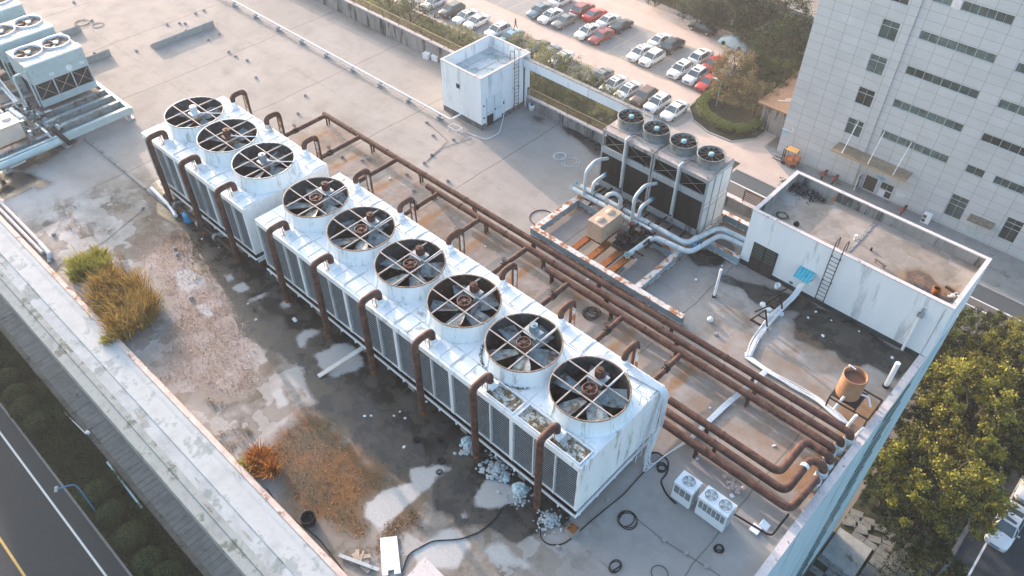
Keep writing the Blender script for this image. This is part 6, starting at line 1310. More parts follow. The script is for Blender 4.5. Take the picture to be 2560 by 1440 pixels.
def car_proto(typ, colr, sunroof):
    key = (typ, colr, sunroof)
    if key in CARCACHE: return CARCACHE[key], True
    t = bpy.data.objects.new('parked_car', None); COL.objects.link(t); t['category'] = 'car'; t['group'] = 'cars in the parking lot'
    m, gh, mid = car_mesh(typ); P = PNT[colr]; m.build('body', P, t)
    (y0, w0, z0), (y1, w1, z1), (y2, w2, z2), (y3, w3, z3) = gh
    base = [(-w0, y0, z0), (w0, y0, z0), (w3, y3, z3), (-w3, y3, z3)]; top = [(-w1, y1, z1), (w1, y1, z1), (w2, y2, z2), (-w2, y2, z2)]
    wb = w0+.13; B = [(-w0, y0, z0), (w0, y0, z0), (wb, y0+.35, z0-.02), (wb, y3-.45, z3-.02), (w3, y3, z3), (-w3, y3, z3), (-wb, y3-.45, z3-.02), (-wb, y0+.35, z0-.02)]
    T = [(-w1, y1, z1), (w1, y1, z1), (w1+.03, y1+.2, z1), (w2+.03, y2-.2, z2), (w2, y2, z2), (-w2, y2, z2), (-w2-.03, y2-.2, z2), (-w1-.03, y1+.2, z1)]
    m = MB(); m.add(B+T, [(i, (i+1) % 8, 8+(i+1) % 8, 8+i) for i in range(8)]); m.build('windows', CARG, t)
    m = MB(); T2 = [(x*1.03, y, z-.03) for x, y, z in T]; C = [(x*.9, y*.97 if abs(y) > .4 else y, z+.035) for x, y, z in T]
    m.add(T2+T+C, [(i, (i+1) % 8, 8+(i+1) % 8, 8+i) for i in range(8)]+[(8+i, 8+(i+1) % 8, 16+(i+1) % 8, 16+i) for i in range(8)]+[tuple(range(16, 24))])
    for s_ in (-1, 1):   # pillars
        for (i, w_) in ((1, .06), (4, .07)):
            b_, t_ = B[i], T[i]; m.bar((b_[0]*s_*1.01, b_[1], b_[2]), (t_[0]*s_*1.01, t_[1], t_[2]), w_)
        for ym in mid: m.bar((s_*(wb+.005), ym, z0), (s_*(w1+.04), ym, z1-.02), .03, .07, (0, 1, 0))
    m.build('roof', P, t)
    if sunroof: m = MB(); m.box(-w1*.72, w1*.72, y1+.22, y1+(.85 if typ == 'sedan' else 1.25), z1+.036, z1+.05); m.build('sunroof', CARG, t)
    r = .32 if typ == 'sedan' else .36
    for sx in (-1, 1):
        for y in (-1.38, 1.35):
            m = MB(); m.tube([(sx*.74, y, r), (sx*.925, y, r)], r, 18); w_ = m.build('wheel', TYRE, t)
            m = MB(); m.tube([(sx*.926, y, r), (sx*.94, y, r)], r*.66, 14); m.build('rim', RIM, w_)
        yf, yb = st_ends = (-2.2, 2.27) if typ == 'sedan' else (-2.16, 2.24); zf, zb = (.64, .86) if typ == 'sedan' else (.80, .95)
        m = MB(); m.obox((sx*.64, yf+.03, zf), .34, .16, .11, -sx*.45); m.build('headlight', LAMP, t)
        m = MB(); m.obox((sx*.70, yb-.03, zb), .26, .10, .12, sx*.3); m.build('tail_light', TAIL, t)
        m = MB(); m.obox((sx*1.0, y0+.45, z0+.08), .18, .10, .12, 0); m.build('mirror', P, t)
    m = MB(); m.box(-.38, .38, yf-.13, yf-.02, zf-.2, zf-.05); m.box(-.55, .55, yf-.12, yf-.02, zf-.36, zf-.26); m.build('front_grille', DARKST, t)
    m = MB(); m.box(-.24, .24, yf-.145, yf-.131, zf-.24, zf-.14); m.build('number_plate', SIGNB, t)
    CARCACHE[key] = t; return t, False
def place_car(typ, colr, sr, x, y, rz, label, grp='cars in the parking lot', z=G+.01):
    p, used = car_proto(typ, colr, sr); o = copy_tree(p) if used else p
    o.location = (x, y, z); o.rotation_euler = (0, 0, rz); o['label'] = label; o['group'] = grp; o['category'] = 'car'; return o
def cx_(px, py, y0, z=G+.7): q = at(px, py, z); return q.x
A = 'parked in the row nearest the factory'; Yr = 81.9
rows = [('sedan', 'grey', 1, 1502, 190, 'grey sedan with a sunroof, half behind the shrubs'), ('sedan', 'white', 1, 1537, 208, 'white sedan between the grey sedan and another white sedan'), ('sedan', 'white', 1, 1571, 225, 'white sedan beside the brown car'),
        ('suv', 'brown', 0, 1608, 242, 'brown estate car'), ('suv', 'white', 1, 1644, 257, 'white car with a large dark sunroof beside the brown car'), ('sedan', 'white', 0, 1682, 278, 'plain white sedan at the right end'),
        ('sedan', 'white', 0, 1078, 8, 'white sedan at the top edge of the photo'), ('suv', 'darkgrey', 0, 1132, 24, 'dark grey car at the upper left'), ('sedan', 'white', 1, 1163, 41, 'white sedan with a sunroof beside the dark grey car'), ('sedan', 'white', 0, 1191, 53, 'white sedan at the end of the upper left group'),
        ('suv', 'white', 1, 1252, 73, 'white car beside the blue car'), ('sedan', 'blue', 0, 1284, 88, 'bright blue car just behind the walking person'), ('sedan', 'darkgrey', 0, 1347, 117, 'dark grey sedan half hidden by shrubs'), ('sedan', 'slate', 0, 1377, 129, 'slate blue sedan half hidden by shrubs'), ('sedan', 'white', 0, 1410, 142, 'white sedan half hidden by shrubs, alone at the gap')]
for ty, c_, sr, a, b, lab in rows: place_car(ty, c_, sr, cx_(a, b, 0), Yr+random.uniform(-.15, .15), random.uniform(-.02, .02), lab+', row nearest the factory')
rowb = [('sedan', 'white', 1, 1595, 133, 'white sedan left of a white SUV, middle row'), ('suv', 'white', 0, 1631, 144, 'white SUV at the end of a middle row pair'), ('suv', 'white', 1, 1702, 173, 'white SUV left in the middle row by the hedge'), ('suv', 'white', 1, 1742, 187, 'white SUV with a dark roof panel beside the red car'), ('sedan', 'red', 0, 1772, 204, 'red sedan partly under the yellowish tree'),
        ('sedan', 'white', 1, 1469, 77, 'white sedan beside the maroon sedan'), ('sedan', 'maroon', 0, 1501, 91, 'maroon sedan at the end of its middle row group'), ('sedan', 'grey', 0, 1407, 53, 'grey sedan beside a white one, middle row left'), ('sedan', 'white', 1, 1378, 38, 'white sedan between slate and grey cars'), ('sedan', 'slate', 0, 1346, 26, 'slate blue car at the left of the middle row')]
for ty, c_, sr, a, b, lab in rowb: place_car(ty, c_, sr, cx_(a, b, 0), 91.45+random.uniform(-.15, .15), random.uniform(-.02, .02), lab)
rowc = [('sedan', 'white', 1, 1651, 99, 'white sedan seen from behind beside a black SUV'), ('suv', 'black', 0, 1679, 114, 'black SUV seen from behind in the middle of the lot'), ('suv', 'white', 1, 1753, 141, 'white SUV seen from behind, next to a red car'), ('sedan', 'red', 0, 1788, 156, 'red sedan seen from behind near the yellowish tree'),
        ('sedan', 'white', 1, 1521, 50, 'white sedan seen from behind beside a black sedan'), ('sedan', 'black', 0, 1552, 63, 'black sedan seen from behind'), ('suv', 'maroon', 0, 1455, 24, 'dark red car seen from behind at the top'), ('sedan', 'red', 0, 1484, 37, 'bright red car seen from behind'), ('sedan', 'white', 0, 1397, 3, 'white sedan cut off by the top edge of the photo')]
for ty, c_, sr, a, b, lab in rowc: place_car(ty, c_, sr, cx_(a, b, 0), 96.6+random.uniform(-.15, .15), math.pi+random.uniform(-.02, .02), lab)
place_car('sedan', 'black', 0, -57.0, 104.5, -math.pi/2, 'black sedan parked sideways against the dark trees')
place_car('sedan', 'white', 1, 7.35, 50.0, -.03, 'white sedan with a sunroof driving out from under the tree, bottom right', 'cars on the side street')
place_car('sedan', 'white', 0, 7.75, 55.6, -.03, 'white car almost hidden by the tree at the right edge', 'cars on the side street')
# covered car
m, gh, mid = car_mesh('sedan'); t = thing('covered_car', 'car under a pale silver-blue cover beside the trees', 'covered car', (-50.9, 104.0, G)); vs = []; nu, nv_ = 22, 12
mm = MB()
for j in range(nv_+1):
    for i in range(nu+1):
        u = -1+2*i/nu; v = -1+2*j/nv_; prof = (.95+.52*math.exp(-(u*1.9)**4))*(1-abs(u)**7)**.5 if abs(u) < .999 else .3
        h = max(.15, prof*(1-abs(v)**5)**.6) if abs(v) < .999 else .1; w_ = 1.0*(1-.12*u*u); vs.append((-50.9+u*2.45, 104.0+v*w_, G+h+.03*mnoise.noise((u*7, v*5, 3))))
mm.add(vs, [(j*(nu+1)+i, j*(nu+1)+i+1, (j+1)*(nu+1)+i+1, (j+1)*(nu+1)+i) for j in range(nv_) for i in range(nu)], True); mm.build('cover', mat('silver_blue_cover', (.40, .50, .53), .5, var=.15, scale=3, bump=.4), t)
m = MB()
for x in (-52.3, -49.6): m.tube([(x, 102.98, G+.3), (x, 103.2, G+.3)], .3, 14)
m.build('wheels', TYRE, t)
# forklift
t = thing('forklift', 'orange forklift with a yellow roof parked at the corner of the office block', 'forklift', (-30.3, 82.6, G)); fx, fy = -30.2, 82.5
m = MB(); m.box(fx-.2, fx+1.3, fy-.55, fy+.55, G+.25, G+.95); m.box(fx+.75, fx+1.45, fy-.5, fy+.5, G+.95, G+1.35); m.build('body', mat('forklift_orange', (.30, .11, .05), .5, var=.2, scale=4), t)
m = MB(); m.box(fx-.35, fx+1.05, fy-.55, fy+.55, G+2.15, G+2.23); m.build('roof', mat('forklift_yellow', (.48, .28, .10), .5), t)
m = MB()
for a in (-.3, 1.0):
    for b in (-.5, .5): m.bar((fx+a, fy+b, G+.9), (fx+a, fy+b, G+2.15), .06)
for b in (-.35, .35): m.bar((fx-.55, fy+b, G+.1), (fx-.55, fy+b, G+2.1), .09)
m.box(fx-.6, fx-.5, fy-.4, fy+.4, G+1.0, G+1.1); m.build('mast', DARKST, t)
for b in (-.3, .3): m = MB(); m.box(fx-1.75, fx-.55, fy+b-.06, fy+b+.06, G+.12, G+.17); m.build('fork', DARKST, t)
for a in (-.15, 1.1):
    for b in (-.62, .45): m = MB(); m.tube([(fx+a, fy+b, G+.3), (fx+a, fy+b+.17, G+.3)], .3, 14); m.build('wheel', TYRE, t)
# scooters
for i, (x, l) in enumerate(((-25.4, 'leftmost'), (-24.0, 'middle'), (-15.5, 'rightmost'))):
    t = thing('scooter', l+' of the dark red scooters parked along the office block', 'scooter', (x, 82.9, G), 'scooters by the office block'); z = G+.1
    m = MB(); m.tube([(x-.1, 82.5, z+.55), (x, 82.75, z+.35), (x, 83.2, z+.4), (x, 83.5, z+.6)], .15, 8, .1); m.obox((x-.1, 82.45, z+.7), .3, .12, .5, 0, 0, -.3); m.build('body', PNT['maroon'], t)
    m = MB(); m.obox((x, 83.2, z+.72), .28, .6, .12); m.build('seat', DARKST, t); m = MB(); m.tube([(x-.35, 82.5, z+1.0), (x+.2, 82.5, z+1.0)], .025, 6); m.build('handlebar', DARKST, t)
    for y in (82.35, 83.45): m = MB(); m.tube([(x-.06, y, z+.25), (x+.06, y, z+.25)], .25, 12); m.build('wheel', TYRE, t)
# people
def figure(name, label, base, J, radii, edges, mats_, rz=0):
    me = bpy.data.meshes.new(name+'_body'); me.from_pydata(J, edges, []); o = bpy.data.objects.new('body', me); COL.objects.link(o)
    sk = o.modifiers.new('skin', 'SKIN'); sv = me.skin_vertices[0].data
    for i, r in enumerate(radii): sv[i].radius = (r, r)
    sv[0].use_root = True; o.modifiers.new('sub', 'SUBSURF').levels = 1
    dg = bpy.context.evaluated_depsgraph_get(); m2 = bpy.data.meshes.new_from_object(o.evaluated_get(dg)); bpy.data.objects.remove(o)
    m2.polygons.foreach_set('use_smooth', [True]*len(m2.polygons)); 
    for q in mats_: m2.materials.append(q)
    for p in m2.polygons: z = p.center.z; p.material_index = 1 if z > 1.47 else (0 if z > .88 else 2)
    o = bpy.data.objects.new(name, m2); COL.objects.link(o); o.location = base; o.rotation_euler = (0, 0, rz); tag(o, label, 'person'); return o
J = [(0, 0, .92), (0, 0, 1.12), (0, -.01, 1.34), (0, -.02, 1.48), (0, -.05, 1.58), (0, -.05, 1.70),
     (.17, 0, 1.40), (.22, .10, 1.13), (.22, .02, .90), (-.17, 0, 1.40), (-.23, -.08, 1.14), (-.22, -.22, .94),
     (.09, 0, .88), (.10, -.14, .50), (.10, -.22, .08), (.10, -.36, .04), (-.09, 0, .88), (-.10, .08, .48), (-.10, .30, .12), (-.10, .20, .05), (.22, -.03, .82), (-.22, -.28, .88)]
E_ = [(0, 1), (1, 2), (2, 3), (3, 4), (4, 5), (2, 6), (6, 7), (7, 8), (2, 9), (9, 10), (10, 11), (0, 12), (12, 13), (13, 14), (14, 15), (0, 16), (16, 17), (17, 18), (18, 19), (8, 20), (11, 21)]
Rr = [.15, .14, .17, .06, .10, .09, .075, .05, .035, .075, .05, .035, .095, .065, .045, .04, .095, .065, .045, .04, .035, .035]
SK = mat('skin', (.30, .17, .11), .6); q = at(1289, 72, G)
figure('person', 'person in a dark olive jacket walking across the parking lot', (q.x, q.y, G), J, Rr, E_, [mat('olive_jacket', (.09, .065, .04), .8), mat('dark_hair', (.06, .04, .03), .7), mat('brown_trousers', (.10, .075, .05), .8)], math.radians(-60))
# street lamps
LB = mat('blue_lamp_paint', (.05, .22, .38), .5)
t = thing('street_lamp', 'curved blue street lamp leaning over the dark street at lower left', 'street lamp', (-47, 1.28, G)); L0 = Vector((-46.99, 1.28, G)); L1 = at(186, 1210, -21.1); L2 = at(140, 1223, -21.1)
m = MB(); m.tube([L0, (L0.x, L0.y, -22.0), L1+Vector((.15, 0, .2)), L2], .06, 8, .5); m.build('pole', LB, t); m = MB(); m.obox(L2, .5, .22, .10, -.5); m.build('lamp_head', GALV, t)
t = thing('street_lamp', 'pale blue street lamp standing in the hedge by the parking lot', 'street lamp', (-43.7, 87.7, G)); m = MB(); m.tube([(-43.7, 87.75, G), (-43.7, 87.75, -21.6)], .07, 8); m.tube([(-43.7, 87.75, -21.7), (-44.8, 87.6, -21.5)], .05, 6); m.build('pole', mat('light_blue_lamp', (.22, .42, .55), .5), t); m = MB(); m.obox((-44.6, 87.6, -21.48), .6, .22, .1); m.build('lamp_head', PLASTW, t)
t = thing('wall_ledge', 'grey concrete stub walls along the footpath under the front edge', 'wall', (-56, 6.9, G)); m = MB(); m.box(-75, -46, 6.45, 6.75, G, G+.45); m.build('ledge', CONC, t); m = MB(); m.box(-44.6, -41.5, 6.4, 8.1, G, G+.5); m.build('pale_block', mat('pale_ledge', (.30, .31, .30), .85, var=.2, scale=1), t)
t = thing('blue_pipe', 'thin pale blue pipe lying between the planting and the footpath', 'pipe', (-47, 4.4, G)); m = MB(); m.tube([at(268, 1155, G+.2), at(355, 1270, G+.2)], .09, 8); m.build('pipe_run', mat('pale_blue_pipe', (.35, .50, .55), .5), t)
m = MB(); m.bar(at(160, 1030, G+.15), at(215, 1085, G+.15), .08); tag(m.build('white_pipe', PLASTW), 'thin white pipe along the planting further up the street', 'pipe')
q = at(220, 1082, G+.1); small('white_bracket', 'small white box at the end of the thin white pipe', 'box', lambda m: m.obox((q.x, q.y, G+.15), .35, .25, .25, .3), PLASTW)
# ================================================================== TREES AND SHRUBS
def crown_pts(R, H, n_clump, per, rs, seed, squash=1.0):
    r = np.random.default_rng(seed); out = []; tn = []
    k = 0
    lobes = r.normal(size=(7, 3)); lobes /= np.linalg.norm(lobes, axis=1)[:, None]; lob = r.uniform(.75, 1.15, 7)
    while k < n_clump:
        d = r.normal(size=3); d /= np.linalg.norm(d)
        if d[2] < -.55: continue
        sc = 1+.20*np.max((lobes@d)*lob)-.12+.10*r.normal(); rad = sc*(r.uniform(.55, 1.0)**.45)
        c = np.array([d[0]*R*rad, d[1]*R*rad, d[2]*H*rad]); cs = rs*r.uniform(.6, 1.25)
        p = c+r.normal(size=(per, 3))*cs*np.array([.5, .5, .38]); out.append(p); t0 = .75*r.random()**1.6; tn.append(np.clip(t0+.22*(p[:, 2]-c[2])/cs+r.uniform(-.1, .25, per), 0, 1)); k += 1  # tint rises within each clump, top light painted into the leaves
    return np.concatenate(out), np.concatenate(tn)
TREECACHE = {}
BARK = mat('bark', (.07, .055, .045), .9, var=.3, scale=5)
def tree(label, px, py, zc, R, H, lm, seed, key, leaf=.24, ncl=150, per=70, grp='trees round the factory', nm='tree', cat='tree', gz=G, xyz=None, rs=.75):
    q = Vector(xyz) if xyz else at(px, py, zc); ck = key
    if ck not in TREECACHE:
        t = bpy.data.objects.new(nm, None); COL.objects.link(t)
        P, T = crown_pts(1, .8, ncl, per, rs/4.5, seed); V_, Q_ = leaf_cloud(P, leaf/4.5, rng=np.random.default_rng(seed)); cr = np_mesh('crown', V_, Q_, lm, t, T)
        m = MB(); m.tube([(0, 0, -1.6), (.02, 0, -.5), (.05, .04, .3)], .045, 8); r = random.Random(seed)
        for i in range(7): a = i*.9+r.random(); m.tube([(0, 0, -.6+i*.1), (.35*math.cos(a), .35*math.sin(a), -.1+i*.07), (.7*math.cos(a), .7*math.sin(a), .25+r.uniform(-.1, .15))], .018, 5, .1)
        m.build('trunk', BARK, t); TREECACHE[ck] = t; o = t
    else: o = copy_tree(TREECACHE[ck])
    o.name = nm; o.location = q; s_ = R; o.scale = (s_, s_, s_*H/R/.8); o.rotation_euler = (0, 0, (px*.37+py*.11) % 6.28); o['label'] = label; o['category'] = cat; o['group'] = grp; return o
LY = leafmat('leaf_yellow_green', (.012, .018, .006), (.34, .33, .055)); LG = leafmat('leaf_mid_green', (.010, .018, .008), (.13, .165, .05)); LD = leafmat('leaf_dark_green', (.006, .014, .008), (.040, .078, .036)); LP = leafmat('leaf_pale_olive', (.07, .09, .03), (.36, .36, .16)); LB_ = leafmat('leaf_brownish', (.07, .06, .03), (.34, .28, .14))
TG = 'trees beside the right wall'
RT = [('largest yellow-green tree, over the white car at lower right', 2362, 1205, -18.5, 4.1, 3.5, LY, 'Y1'), ('yellow-green tree in the middle of the right edge group', 2440, 1035, -18, 4.6, 3.9, LY, 'Y2'), ('yellow-green tree touching the right edge', 2535, 930, -18.2, 3.6, 3.0, LY, 'Y3'),
      ('mid green tree just below the plant house corner', 2432, 850, -18.8, 2.7, 2.7, LG, 'G1'), ('dark tree in the shade of the blue wall', 2330, 1010, -20.5, 3.4, 2.6, LD, 'D1'), ('smaller green tree at the left of the big one', 2245, 1190, -19.5, 2.5, 2.3, LG, 'G2'),  # wall-side trees get darker leaves, the building's shade put into the colour
      ('dark tree behind the big one by the side street', 2510, 1100, -19, 3.0, 2.6, LD, 'D2'), ('small bright tree high on the right edge', 2548, 850, -18.8, 1.9, 1.6, LY, 'Y1'), ('dark low tree in the shade under the bright ones', 2400, 920, -21, 3.0, 2.2, LD, 'D1'), ('low dark tree under the big one near the paving', 2290, 1320, -22.3, 2.2, 1.8, LD, 'D2'),
      ('small olive shrub tree cut by the bottom edge', 2345, 1430, -22.5, 1.8, 1.5, LG, 'G2'), ('dark tree close to the wall below the plant house', 2370, 890, -21, 2.6, 2.2, LD, 'D2'), ('dark crown at the far right behind the yellow ones', 2500, 960, -20.5, 3.4, 2.5, LG, 'G1'), ('shaded tree nearest the blue wall', 2262, 1100, -22, 2.6, 2.0, LD, 'D1'),
      ('dark tree at the right edge above the white car', 2560, 1010, -20, 3.5, 2.8, LG, 'G1'), ('low dark crown by the lower wall corner', 2215, 1245, -23, 1.8, 1.4, LD, 'D2')]
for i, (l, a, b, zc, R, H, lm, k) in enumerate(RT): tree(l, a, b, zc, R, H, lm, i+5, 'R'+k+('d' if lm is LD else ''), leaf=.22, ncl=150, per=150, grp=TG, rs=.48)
BT = [(975, 5, -20.5, 3.6, LP), (1028, 50, -21, 3.2, LG), (1062, 85, -22, 2.4, LP), (1105, 85, -22.3, 1.8, LP), (1150, 100, -22.2, 2.2, LP), (1180, 112, -22.5, 1.8, LP), (1305, 105, -22.5, 1.6, LP), (1340, 135, -22.5, 2.0, LP), (1375, 160, -22.3, 2.4, LP), (1415, 182, -22.3, 2.2, LG), (1450, 200, -22.6, 2.2, LP), (1485, 222, -22.8, 1.9, LG),
      (1520, 243, -23, 1.5, LP), (1545, 262, -23.2, 1.4, LP), (1345, 215, -22.5, 2.0, LG), (1385, 240, -22.8, 2.0, LG), (1425, 262, -23, 2.0, LG), (1465, 275, -23, 1.8, LG), (1500, 290, -23, 1.7, LP), (1360, 262, -23.3, 1.9, LD), (1410, 290, -23.3, 1.9, LD), (1450, 300, -23.5, 1.8, LD), (925, -5, -21.5, 2.5, LP), (1235, 118, -23, 1.6, LG), (1275, 118, -22.8, 1.5, LG), (1340, 190, -22, 1.9, LG)]
ORD = 'first second third fourth fifth sixth seventh eighth ninth tenth eleventh twelfth thirteenth fourteenth fifteenth sixteenth seventeenth eighteenth nineteenth twentieth twenty-first twenty-second twenty-third twenty-fourth twenty-fifth twenty-sixth'.split()
wd = ['tall', 'bushy', 'rounded', 'slender', 'spreading', 'ragged']
for i, (a, b, zc, R, lm) in enumerate(BT):
    k = {LP: 'P', LG: 'G', LD: 'D'}[lm]; nmc = {LP: 'pale olive', LG: 'green', LD: 'dark green'}[lm]
    where = 'beyond the long guard rail' if a < 1100 else ('behind the roof hut' if a < 1320 else ('in front of the white concrete beam' if b-(.56*(a-1330)+165) > 15 else 'beyond the white concrete beam'))
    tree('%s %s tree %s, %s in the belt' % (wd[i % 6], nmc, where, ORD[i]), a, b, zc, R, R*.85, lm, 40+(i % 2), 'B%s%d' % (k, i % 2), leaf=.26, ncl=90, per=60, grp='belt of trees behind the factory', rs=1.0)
IT = [(1748, 25, -22.8, 2.6, LD), (1800, 22, -22.2, 3.0, LD), (1850, 38, -21.8, 3.1, LD), (1905, 40, -21, 3.4, LD), (1960, 45, -20, 3.6, LD), (1790, 55, -23.8, 1.6, LG), (1903, 108, -22.4, 2.1, LD), (1940, 120, -20, 3.4, LD), (1985, 95, -19.5, 3.2, LD), (1835, 180, -21.2, 3.0, LB_), (1860, 235, -22, 2.2, LB_), (1900, 175, -21.5, 2.8, LD), (1945, 190, -21.5, 2.6, LG), (1895, 245, -22.3, 2.2, LB_), (1815, 225, -22.5, 1.9, LB_), (1925, 225, -22.5, 2.0, LG), (1690, -2, -23.8, 1.7, LG), (1640, -4, -24, 1.6, LG), (1872, 72, -22.8, 2.3, LG)]
for i, (a, b, zc, R, lm) in enumerate(IT):
    k = {LP: 'P', LG: 'G', LD: 'D', LB_: 'O'}[lm]; nmc = {LB_: 'brownish', LG: 'green', LD: 'dark green'}[lm]
    where = 'behind the black sedan' if a < 1810 and b < 80 else ('inside the hedge island' if b > 160 else 'between the covered car and the office block')
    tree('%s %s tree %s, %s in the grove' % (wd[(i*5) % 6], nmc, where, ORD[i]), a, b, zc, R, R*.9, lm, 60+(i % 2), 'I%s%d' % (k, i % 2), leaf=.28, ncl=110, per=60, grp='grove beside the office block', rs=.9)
# clipped hedge round the island
cen = []; P = [(-45.0, 90.5), (-45.3, 88), (-44.9, 85.6), (-43.2, 84.0), (-40.6, 83.2), (-38.4, 83.4), (-37.1, 85.2), (-36.9, 88.5), (-37.2, 92)]
for a, b in zip(P[:-1], P[1:]):
    n_ = int(math.hypot(b[0]-a[0], b[1]-a[1])*620); u = RNG.random(n_); w_ = RNG.uniform(-.8, .8, n_); dx, dy = b[0]-a[0], b[1]-a[1]; L_ = math.hypot(dx, dy)
    cen.append(np.stack([a[0]+u*dx-dy/L_*w_, a[1]+u*dy+dx/L_*w_, G+.2+RNG.uniform(.3, 1, n_)**.5*1.1*(1-.25*(w_/.8)**4)], 1))
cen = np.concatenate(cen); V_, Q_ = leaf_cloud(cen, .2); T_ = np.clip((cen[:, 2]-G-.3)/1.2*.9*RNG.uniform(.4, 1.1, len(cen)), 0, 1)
hg = thing('hedge', 'clipped bright green hedge curving round the tree island', 'hedge', (-41, 85, G)); np_mesh('foliage', V_, Q_, leafmat('leaf_hedge', (.03, .055, .012), (.22, .27, .07)), hg, T_)
m = MB(); 
for a, b in zip(P[:-1], P[1:]): m.bar((*a, G+.35), (*b, G+.35), .9, .7)
m.build('stems', SOIL, hg)
P2 = [(-46.3, 95), (-46.6, 89), (-46.2, 84.9), (-44, 82.6), (-41, 81.6), (-37.6, 81.8), (-35.6, 84.6), (-35.4, 92)]; m = MB()
for a, b in zip(P2[:-1], P2[1:]): m.bar((*a, G+.07), (*b, G+.07), .22, .14)
struct(m.build('island_kerb', mat('pale_kerb', (.27, .28, .28), .9)))
m = MB(); m.add([(x, y, G+.03) for x, y in P2+[(-34, 120), (-70, 120), (-70, 108), (-48, 107)]], [tuple(range(12))]); struct(m.build('island_soil', SOIL))
sheet('belt_soil', -160, -34.3, 56, 78.6, G+.01, SOIL)
# low planting by the street: uncountable cover plus ball shrubs
n_ = 42000; x = RNG.uniform(-82, -33, n_); y = RNG.uniform(.66, 4.25, n_); hh = .22+.18*np.sin(x*1.3+2)*np.sin(y*2.1)+.15*np.sin(x*.5); z = G+RNG.uniform(.3, 1, n_)*np.clip(hh, .15, .7)
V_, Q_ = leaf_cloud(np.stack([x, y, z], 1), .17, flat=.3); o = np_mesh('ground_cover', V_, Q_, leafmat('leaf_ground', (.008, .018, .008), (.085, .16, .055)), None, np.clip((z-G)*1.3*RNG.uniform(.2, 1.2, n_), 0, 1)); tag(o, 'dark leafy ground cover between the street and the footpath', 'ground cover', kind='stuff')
SHC = None
for i, (x_, y_) in enumerate(((-63.3, 2.0), (-61.3, 1.9), (-58.7, 1.95), (-48.2, 2.2), (-45.6, 2.0), (-42.6, 2.2), (-39.8, 2.0), (-37.6, 2.4), (-65.9, 2.2))):
    if SHC is None:
        SHC = bpy.data.objects.new('round_shrub', None); COL.objects.link(SHC); r = np.random.default_rng(3); d = r.normal(size=(5200, 3)); d /= np.linalg.norm(d, axis=1)[:, None]; d[:, 2] = abs(d[:, 2]); rad = r.uniform(.85, 1.03, 5200)+.05*np.sin(d[:, 0]*9)*np.sin(d[:, 1]*8)
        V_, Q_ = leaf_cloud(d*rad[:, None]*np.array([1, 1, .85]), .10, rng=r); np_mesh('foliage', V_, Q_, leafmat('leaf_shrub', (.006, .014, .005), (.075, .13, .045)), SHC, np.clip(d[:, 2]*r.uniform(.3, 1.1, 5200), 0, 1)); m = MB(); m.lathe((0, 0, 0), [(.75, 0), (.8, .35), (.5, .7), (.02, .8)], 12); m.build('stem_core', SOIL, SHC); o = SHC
    else: o = copy_tree(SHC)
    s_ = (1.25, 1.3, 1.3, 1.4, 1.3, 1.45, 1.3, 1.4, 1.2)[i]; o.location = (x_, y_, G+.05); o.scale = (s_, s_, s_); o.rotation_euler = (0, 0, i*1.3); o['category'] = 'shrub'; o['group'] = 'round clipped shrubs by the street'
    o['label'] = 'dark round clipped shrub by the street, number %d counted from the top left' % (1+sorted([-63.3, -61.3, -58.7, -48.2, -45.6, -42.6, -39.8, -37.6, -65.9]).index(x_))
n_ = 16000; x = RNG.uniform(-2.2, 5.0, n_); y = RNG.uniform(33, 66, n_); k_ = (y > 47)|(x > 1.5); x, y = x[k_], y[k_]; n_ = len(x); z = G+RNG.uniform(.05, .45, n_)
V_, Q_ = leaf_cloud(np.stack([x, y, z], 1), .18, flat=.4); o = np_mesh('undergrowth', V_, Q_, MATS['leaf_ground'], None, np.clip((z-G)*1.5*RNG.uniform(.2, 1.2, n_), 0, 1)); tag(o, 'dark undergrowth beneath the trees beside the right wall', 'undergrowth', kind='stuff')
# grass and weeds on the roof
def grass(label, pts, h, n_, mt, lean=.35, w_=.03, nm='grass_clump'):
    L = []; T = []; Qs = []
    for (px, py, R, frac) in pts:
        q = at(px, py, .0); k = int(n_*frac); nt_ = max(5, int(9*R*R)+4); ta = RNG.uniform(0, 6.28, nt_); tr = R*.92*np.sqrt(RNG.random(nt_)); ti = RNG.integers(0, nt_, k); th_ = RNG.uniform(.45, 1.15, nt_); a = RNG.uniform(0, 6.28, k); sr = R*.30*np.abs(RNG.normal(size=k)); bx = q.x+tr[ti]*np.cos(ta[ti])+sr*np.cos(a); by = q.y+tr[ti]*np.sin(ta[ti])+sr*np.sin(a); r = np.minimum(sr, R); hh = h*th_[ti]*RNG.uniform(.35, 1.2, k); dr = RNG.uniform(0, 6.28, k); ln = lean*RNG.uniform(.3, 1.6, k)*hh
        tx = bx+ln*np.cos(dr)+.35*hh*np.cos(a); ty = by+ln*np.sin(dr)+.35*hh*np.sin(a); mx_ = bx+(tx-bx)*.35; my = by+(ty-by)*.35; wx = w_*np.cos(dr+1.57); wy = w_*np.sin(dr+1.57)
        V = np.stack([np.stack([bx, by, np.zeros(k)], 1), np.stack([mx_+wx, my+wy, hh*.6], 1), np.stack([tx, ty, hh], 1), np.stack([mx_-wx, my-wy, hh*.6], 1)], 1).reshape(-1, 3); L.append(V); T.append(RNG.random(k))
    V = np.concatenate(L); Q = np.arange(len(V)).reshape(-1, 4); o = np_mesh(nm, V, Q, mt, None, np.concatenate(T)); tag(o, label, 'grass', kind='stuff'); return o
GO = leafmat('blade_orange', (.16, .10, .03), (.50, .33, .09)); GY = leafmat('blade_yellow_green', (.13, .15, .02), (.48, .42, .09)); GR = leafmat('blade_rusty', (.17, .06, .015), (.50, .20, .04)); GD = leafmat('blade_dry', (.12, .09, .05), (.36, .27, .15))
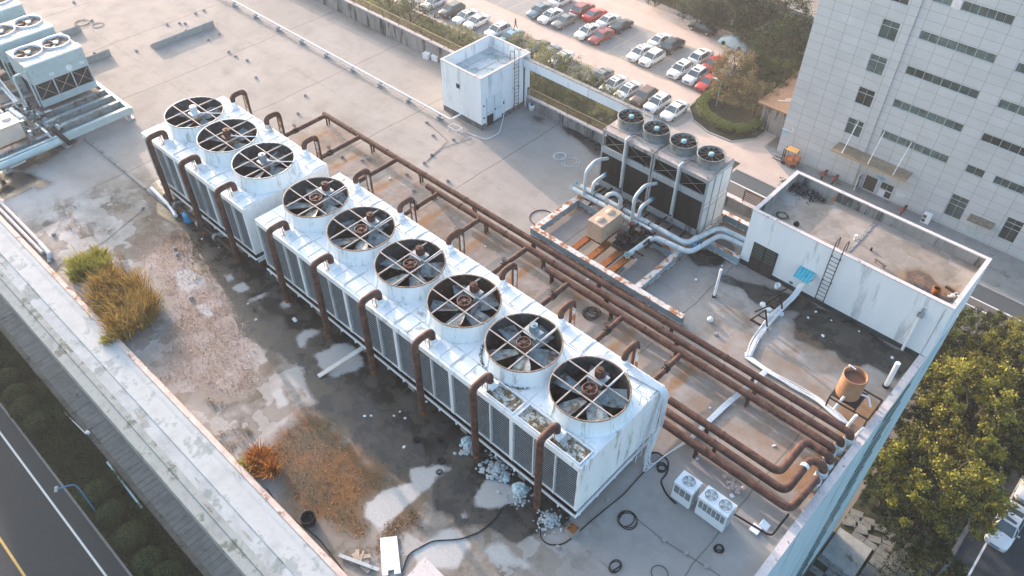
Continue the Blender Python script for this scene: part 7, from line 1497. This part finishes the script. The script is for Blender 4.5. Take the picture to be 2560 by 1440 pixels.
grass('big orange-brown clump of tall grass on the roof by the front edge', [(305, 755, 1.35, .40), (275, 715, .9, .16), (335, 795, 1.1, .24), (312, 825, .8, .12), (360, 775, .7, .08)], 1.0, 9500, GO)
grass('yellow-green grass at the upper end of the big clump', [(232, 662, .9, .6), (215, 695, .55, .2), (255, 690, .6, .2)], .9, 4200, GY); grass('green tail of the big clump beside the front edge', [(295, 850, .55, 1)], .7, 1000, GY)
grass('orange weed bush beside the front edge near the brown stain', [(648, 1160, .55, .7), (672, 1185, .35, .3)], .85, 1900, GR); grass('small green weed left of the orange bush', [(618, 1182, .28, 1)], .5, 420, GY)
grass('sparse rusty weeds on the pale roof', [(170, 525, .75, .3), (172, 548, .6, .15), (190, 567, .7, .25), (238, 571, .9, .3)], .14, 520, GD, w_=.014); grass('small tufts along the front edge', [(565, 1115, .5, .3), (600, 1090, .5, .3), (555, 1100, .6, .2), (530, 1010, .5, .2)], .2, 380, GD, w_=.02)
grass('thin dead stalks by the big grass clump', [(300, 655, .8, .5), (320, 690, .6, .5)], .7, 160, GD, w_=.015); grass('weeds in the gutter line under the far towers', [(450, 590, .7, .3), (465, 615, .7, .2), (480, 640, .7, .2), (520, 690, .8, .3)], .14, 600, GD, w_=.02)
# leaf litter flecks on the stained roof
def litter(label, polys, n_, size, mt, nm):
    C = []
    for P in polys:
        mn, mx_ = P.min(0), P.max(0); x = RNG.uniform(mn[0], mx_[0], n_*2); y = RNG.uniform(mn[1], mx_[1], n_*2); k = soft_poly(P, x, y, 1.2) > RNG.uniform(.35, .95, len(x)); C.append(np.stack([x[k], y[k], np.full(k.sum(), .012)], 1)[:n_])
    C = np.concatenate(C); C[:, 2] += RNG.uniform(0, .03, len(C)); V_, Q_ = leaf_cloud(C, size); V_[:, 2] = np.clip(V_[:, 2], .006, .06); o = np_mesh(nm, V_, Q_, mt, None, RNG.random(len(C))**1.6); tag(o, label, 'leaf litter', kind='stuff')
litter('orange-brown leaves and needles strewn over the wet stained roof', [LEAF[0][0]], 2600, .07, leafmat('litter_orange', (.12, .06, .02), (.45, .28, .13)), 'leaf_litter')
litter('pale leaf flecks strewn over the roof left of the towers', [FLECK[0][0]], 4500, .075, leafmat('litter_pale', (.20, .13, .09), (.60, .52, .48)), 'leaf_litter')
litter('leaf scraps in the lower corner by the notched panel', [LEAF[1][0]], 1100, .08, MATS['litter_orange'], 'leaf_litter')
# ================================================================== HAZE
me = bpy.data.meshes.new('haze'); m = MB(); m.box(-420, 260, -120, 420, G-4, 40)
HZ = bpy.data.materials.new('haze'); HZ.use_nodes = True; n = HZ.node_tree
for q in list(n.nodes):
    if q.type == 'BSDF_PRINCIPLED': n.nodes.remove(q)
pv = n.nodes.new('ShaderNodeVolumePrincipled'); pv.inputs['Color'].default_value = (.92, .95, 1.0, 1); pv.inputs['Density'].default_value = 0.00045; pv.inputs['Anisotropy'].default_value = 0.2
n.links.new(pv.outputs[0], n.nodes['Material Output'].inputs['Volume'])
hz = m.build('haze', HZ); tag(hz, None, None, kind='stuff')
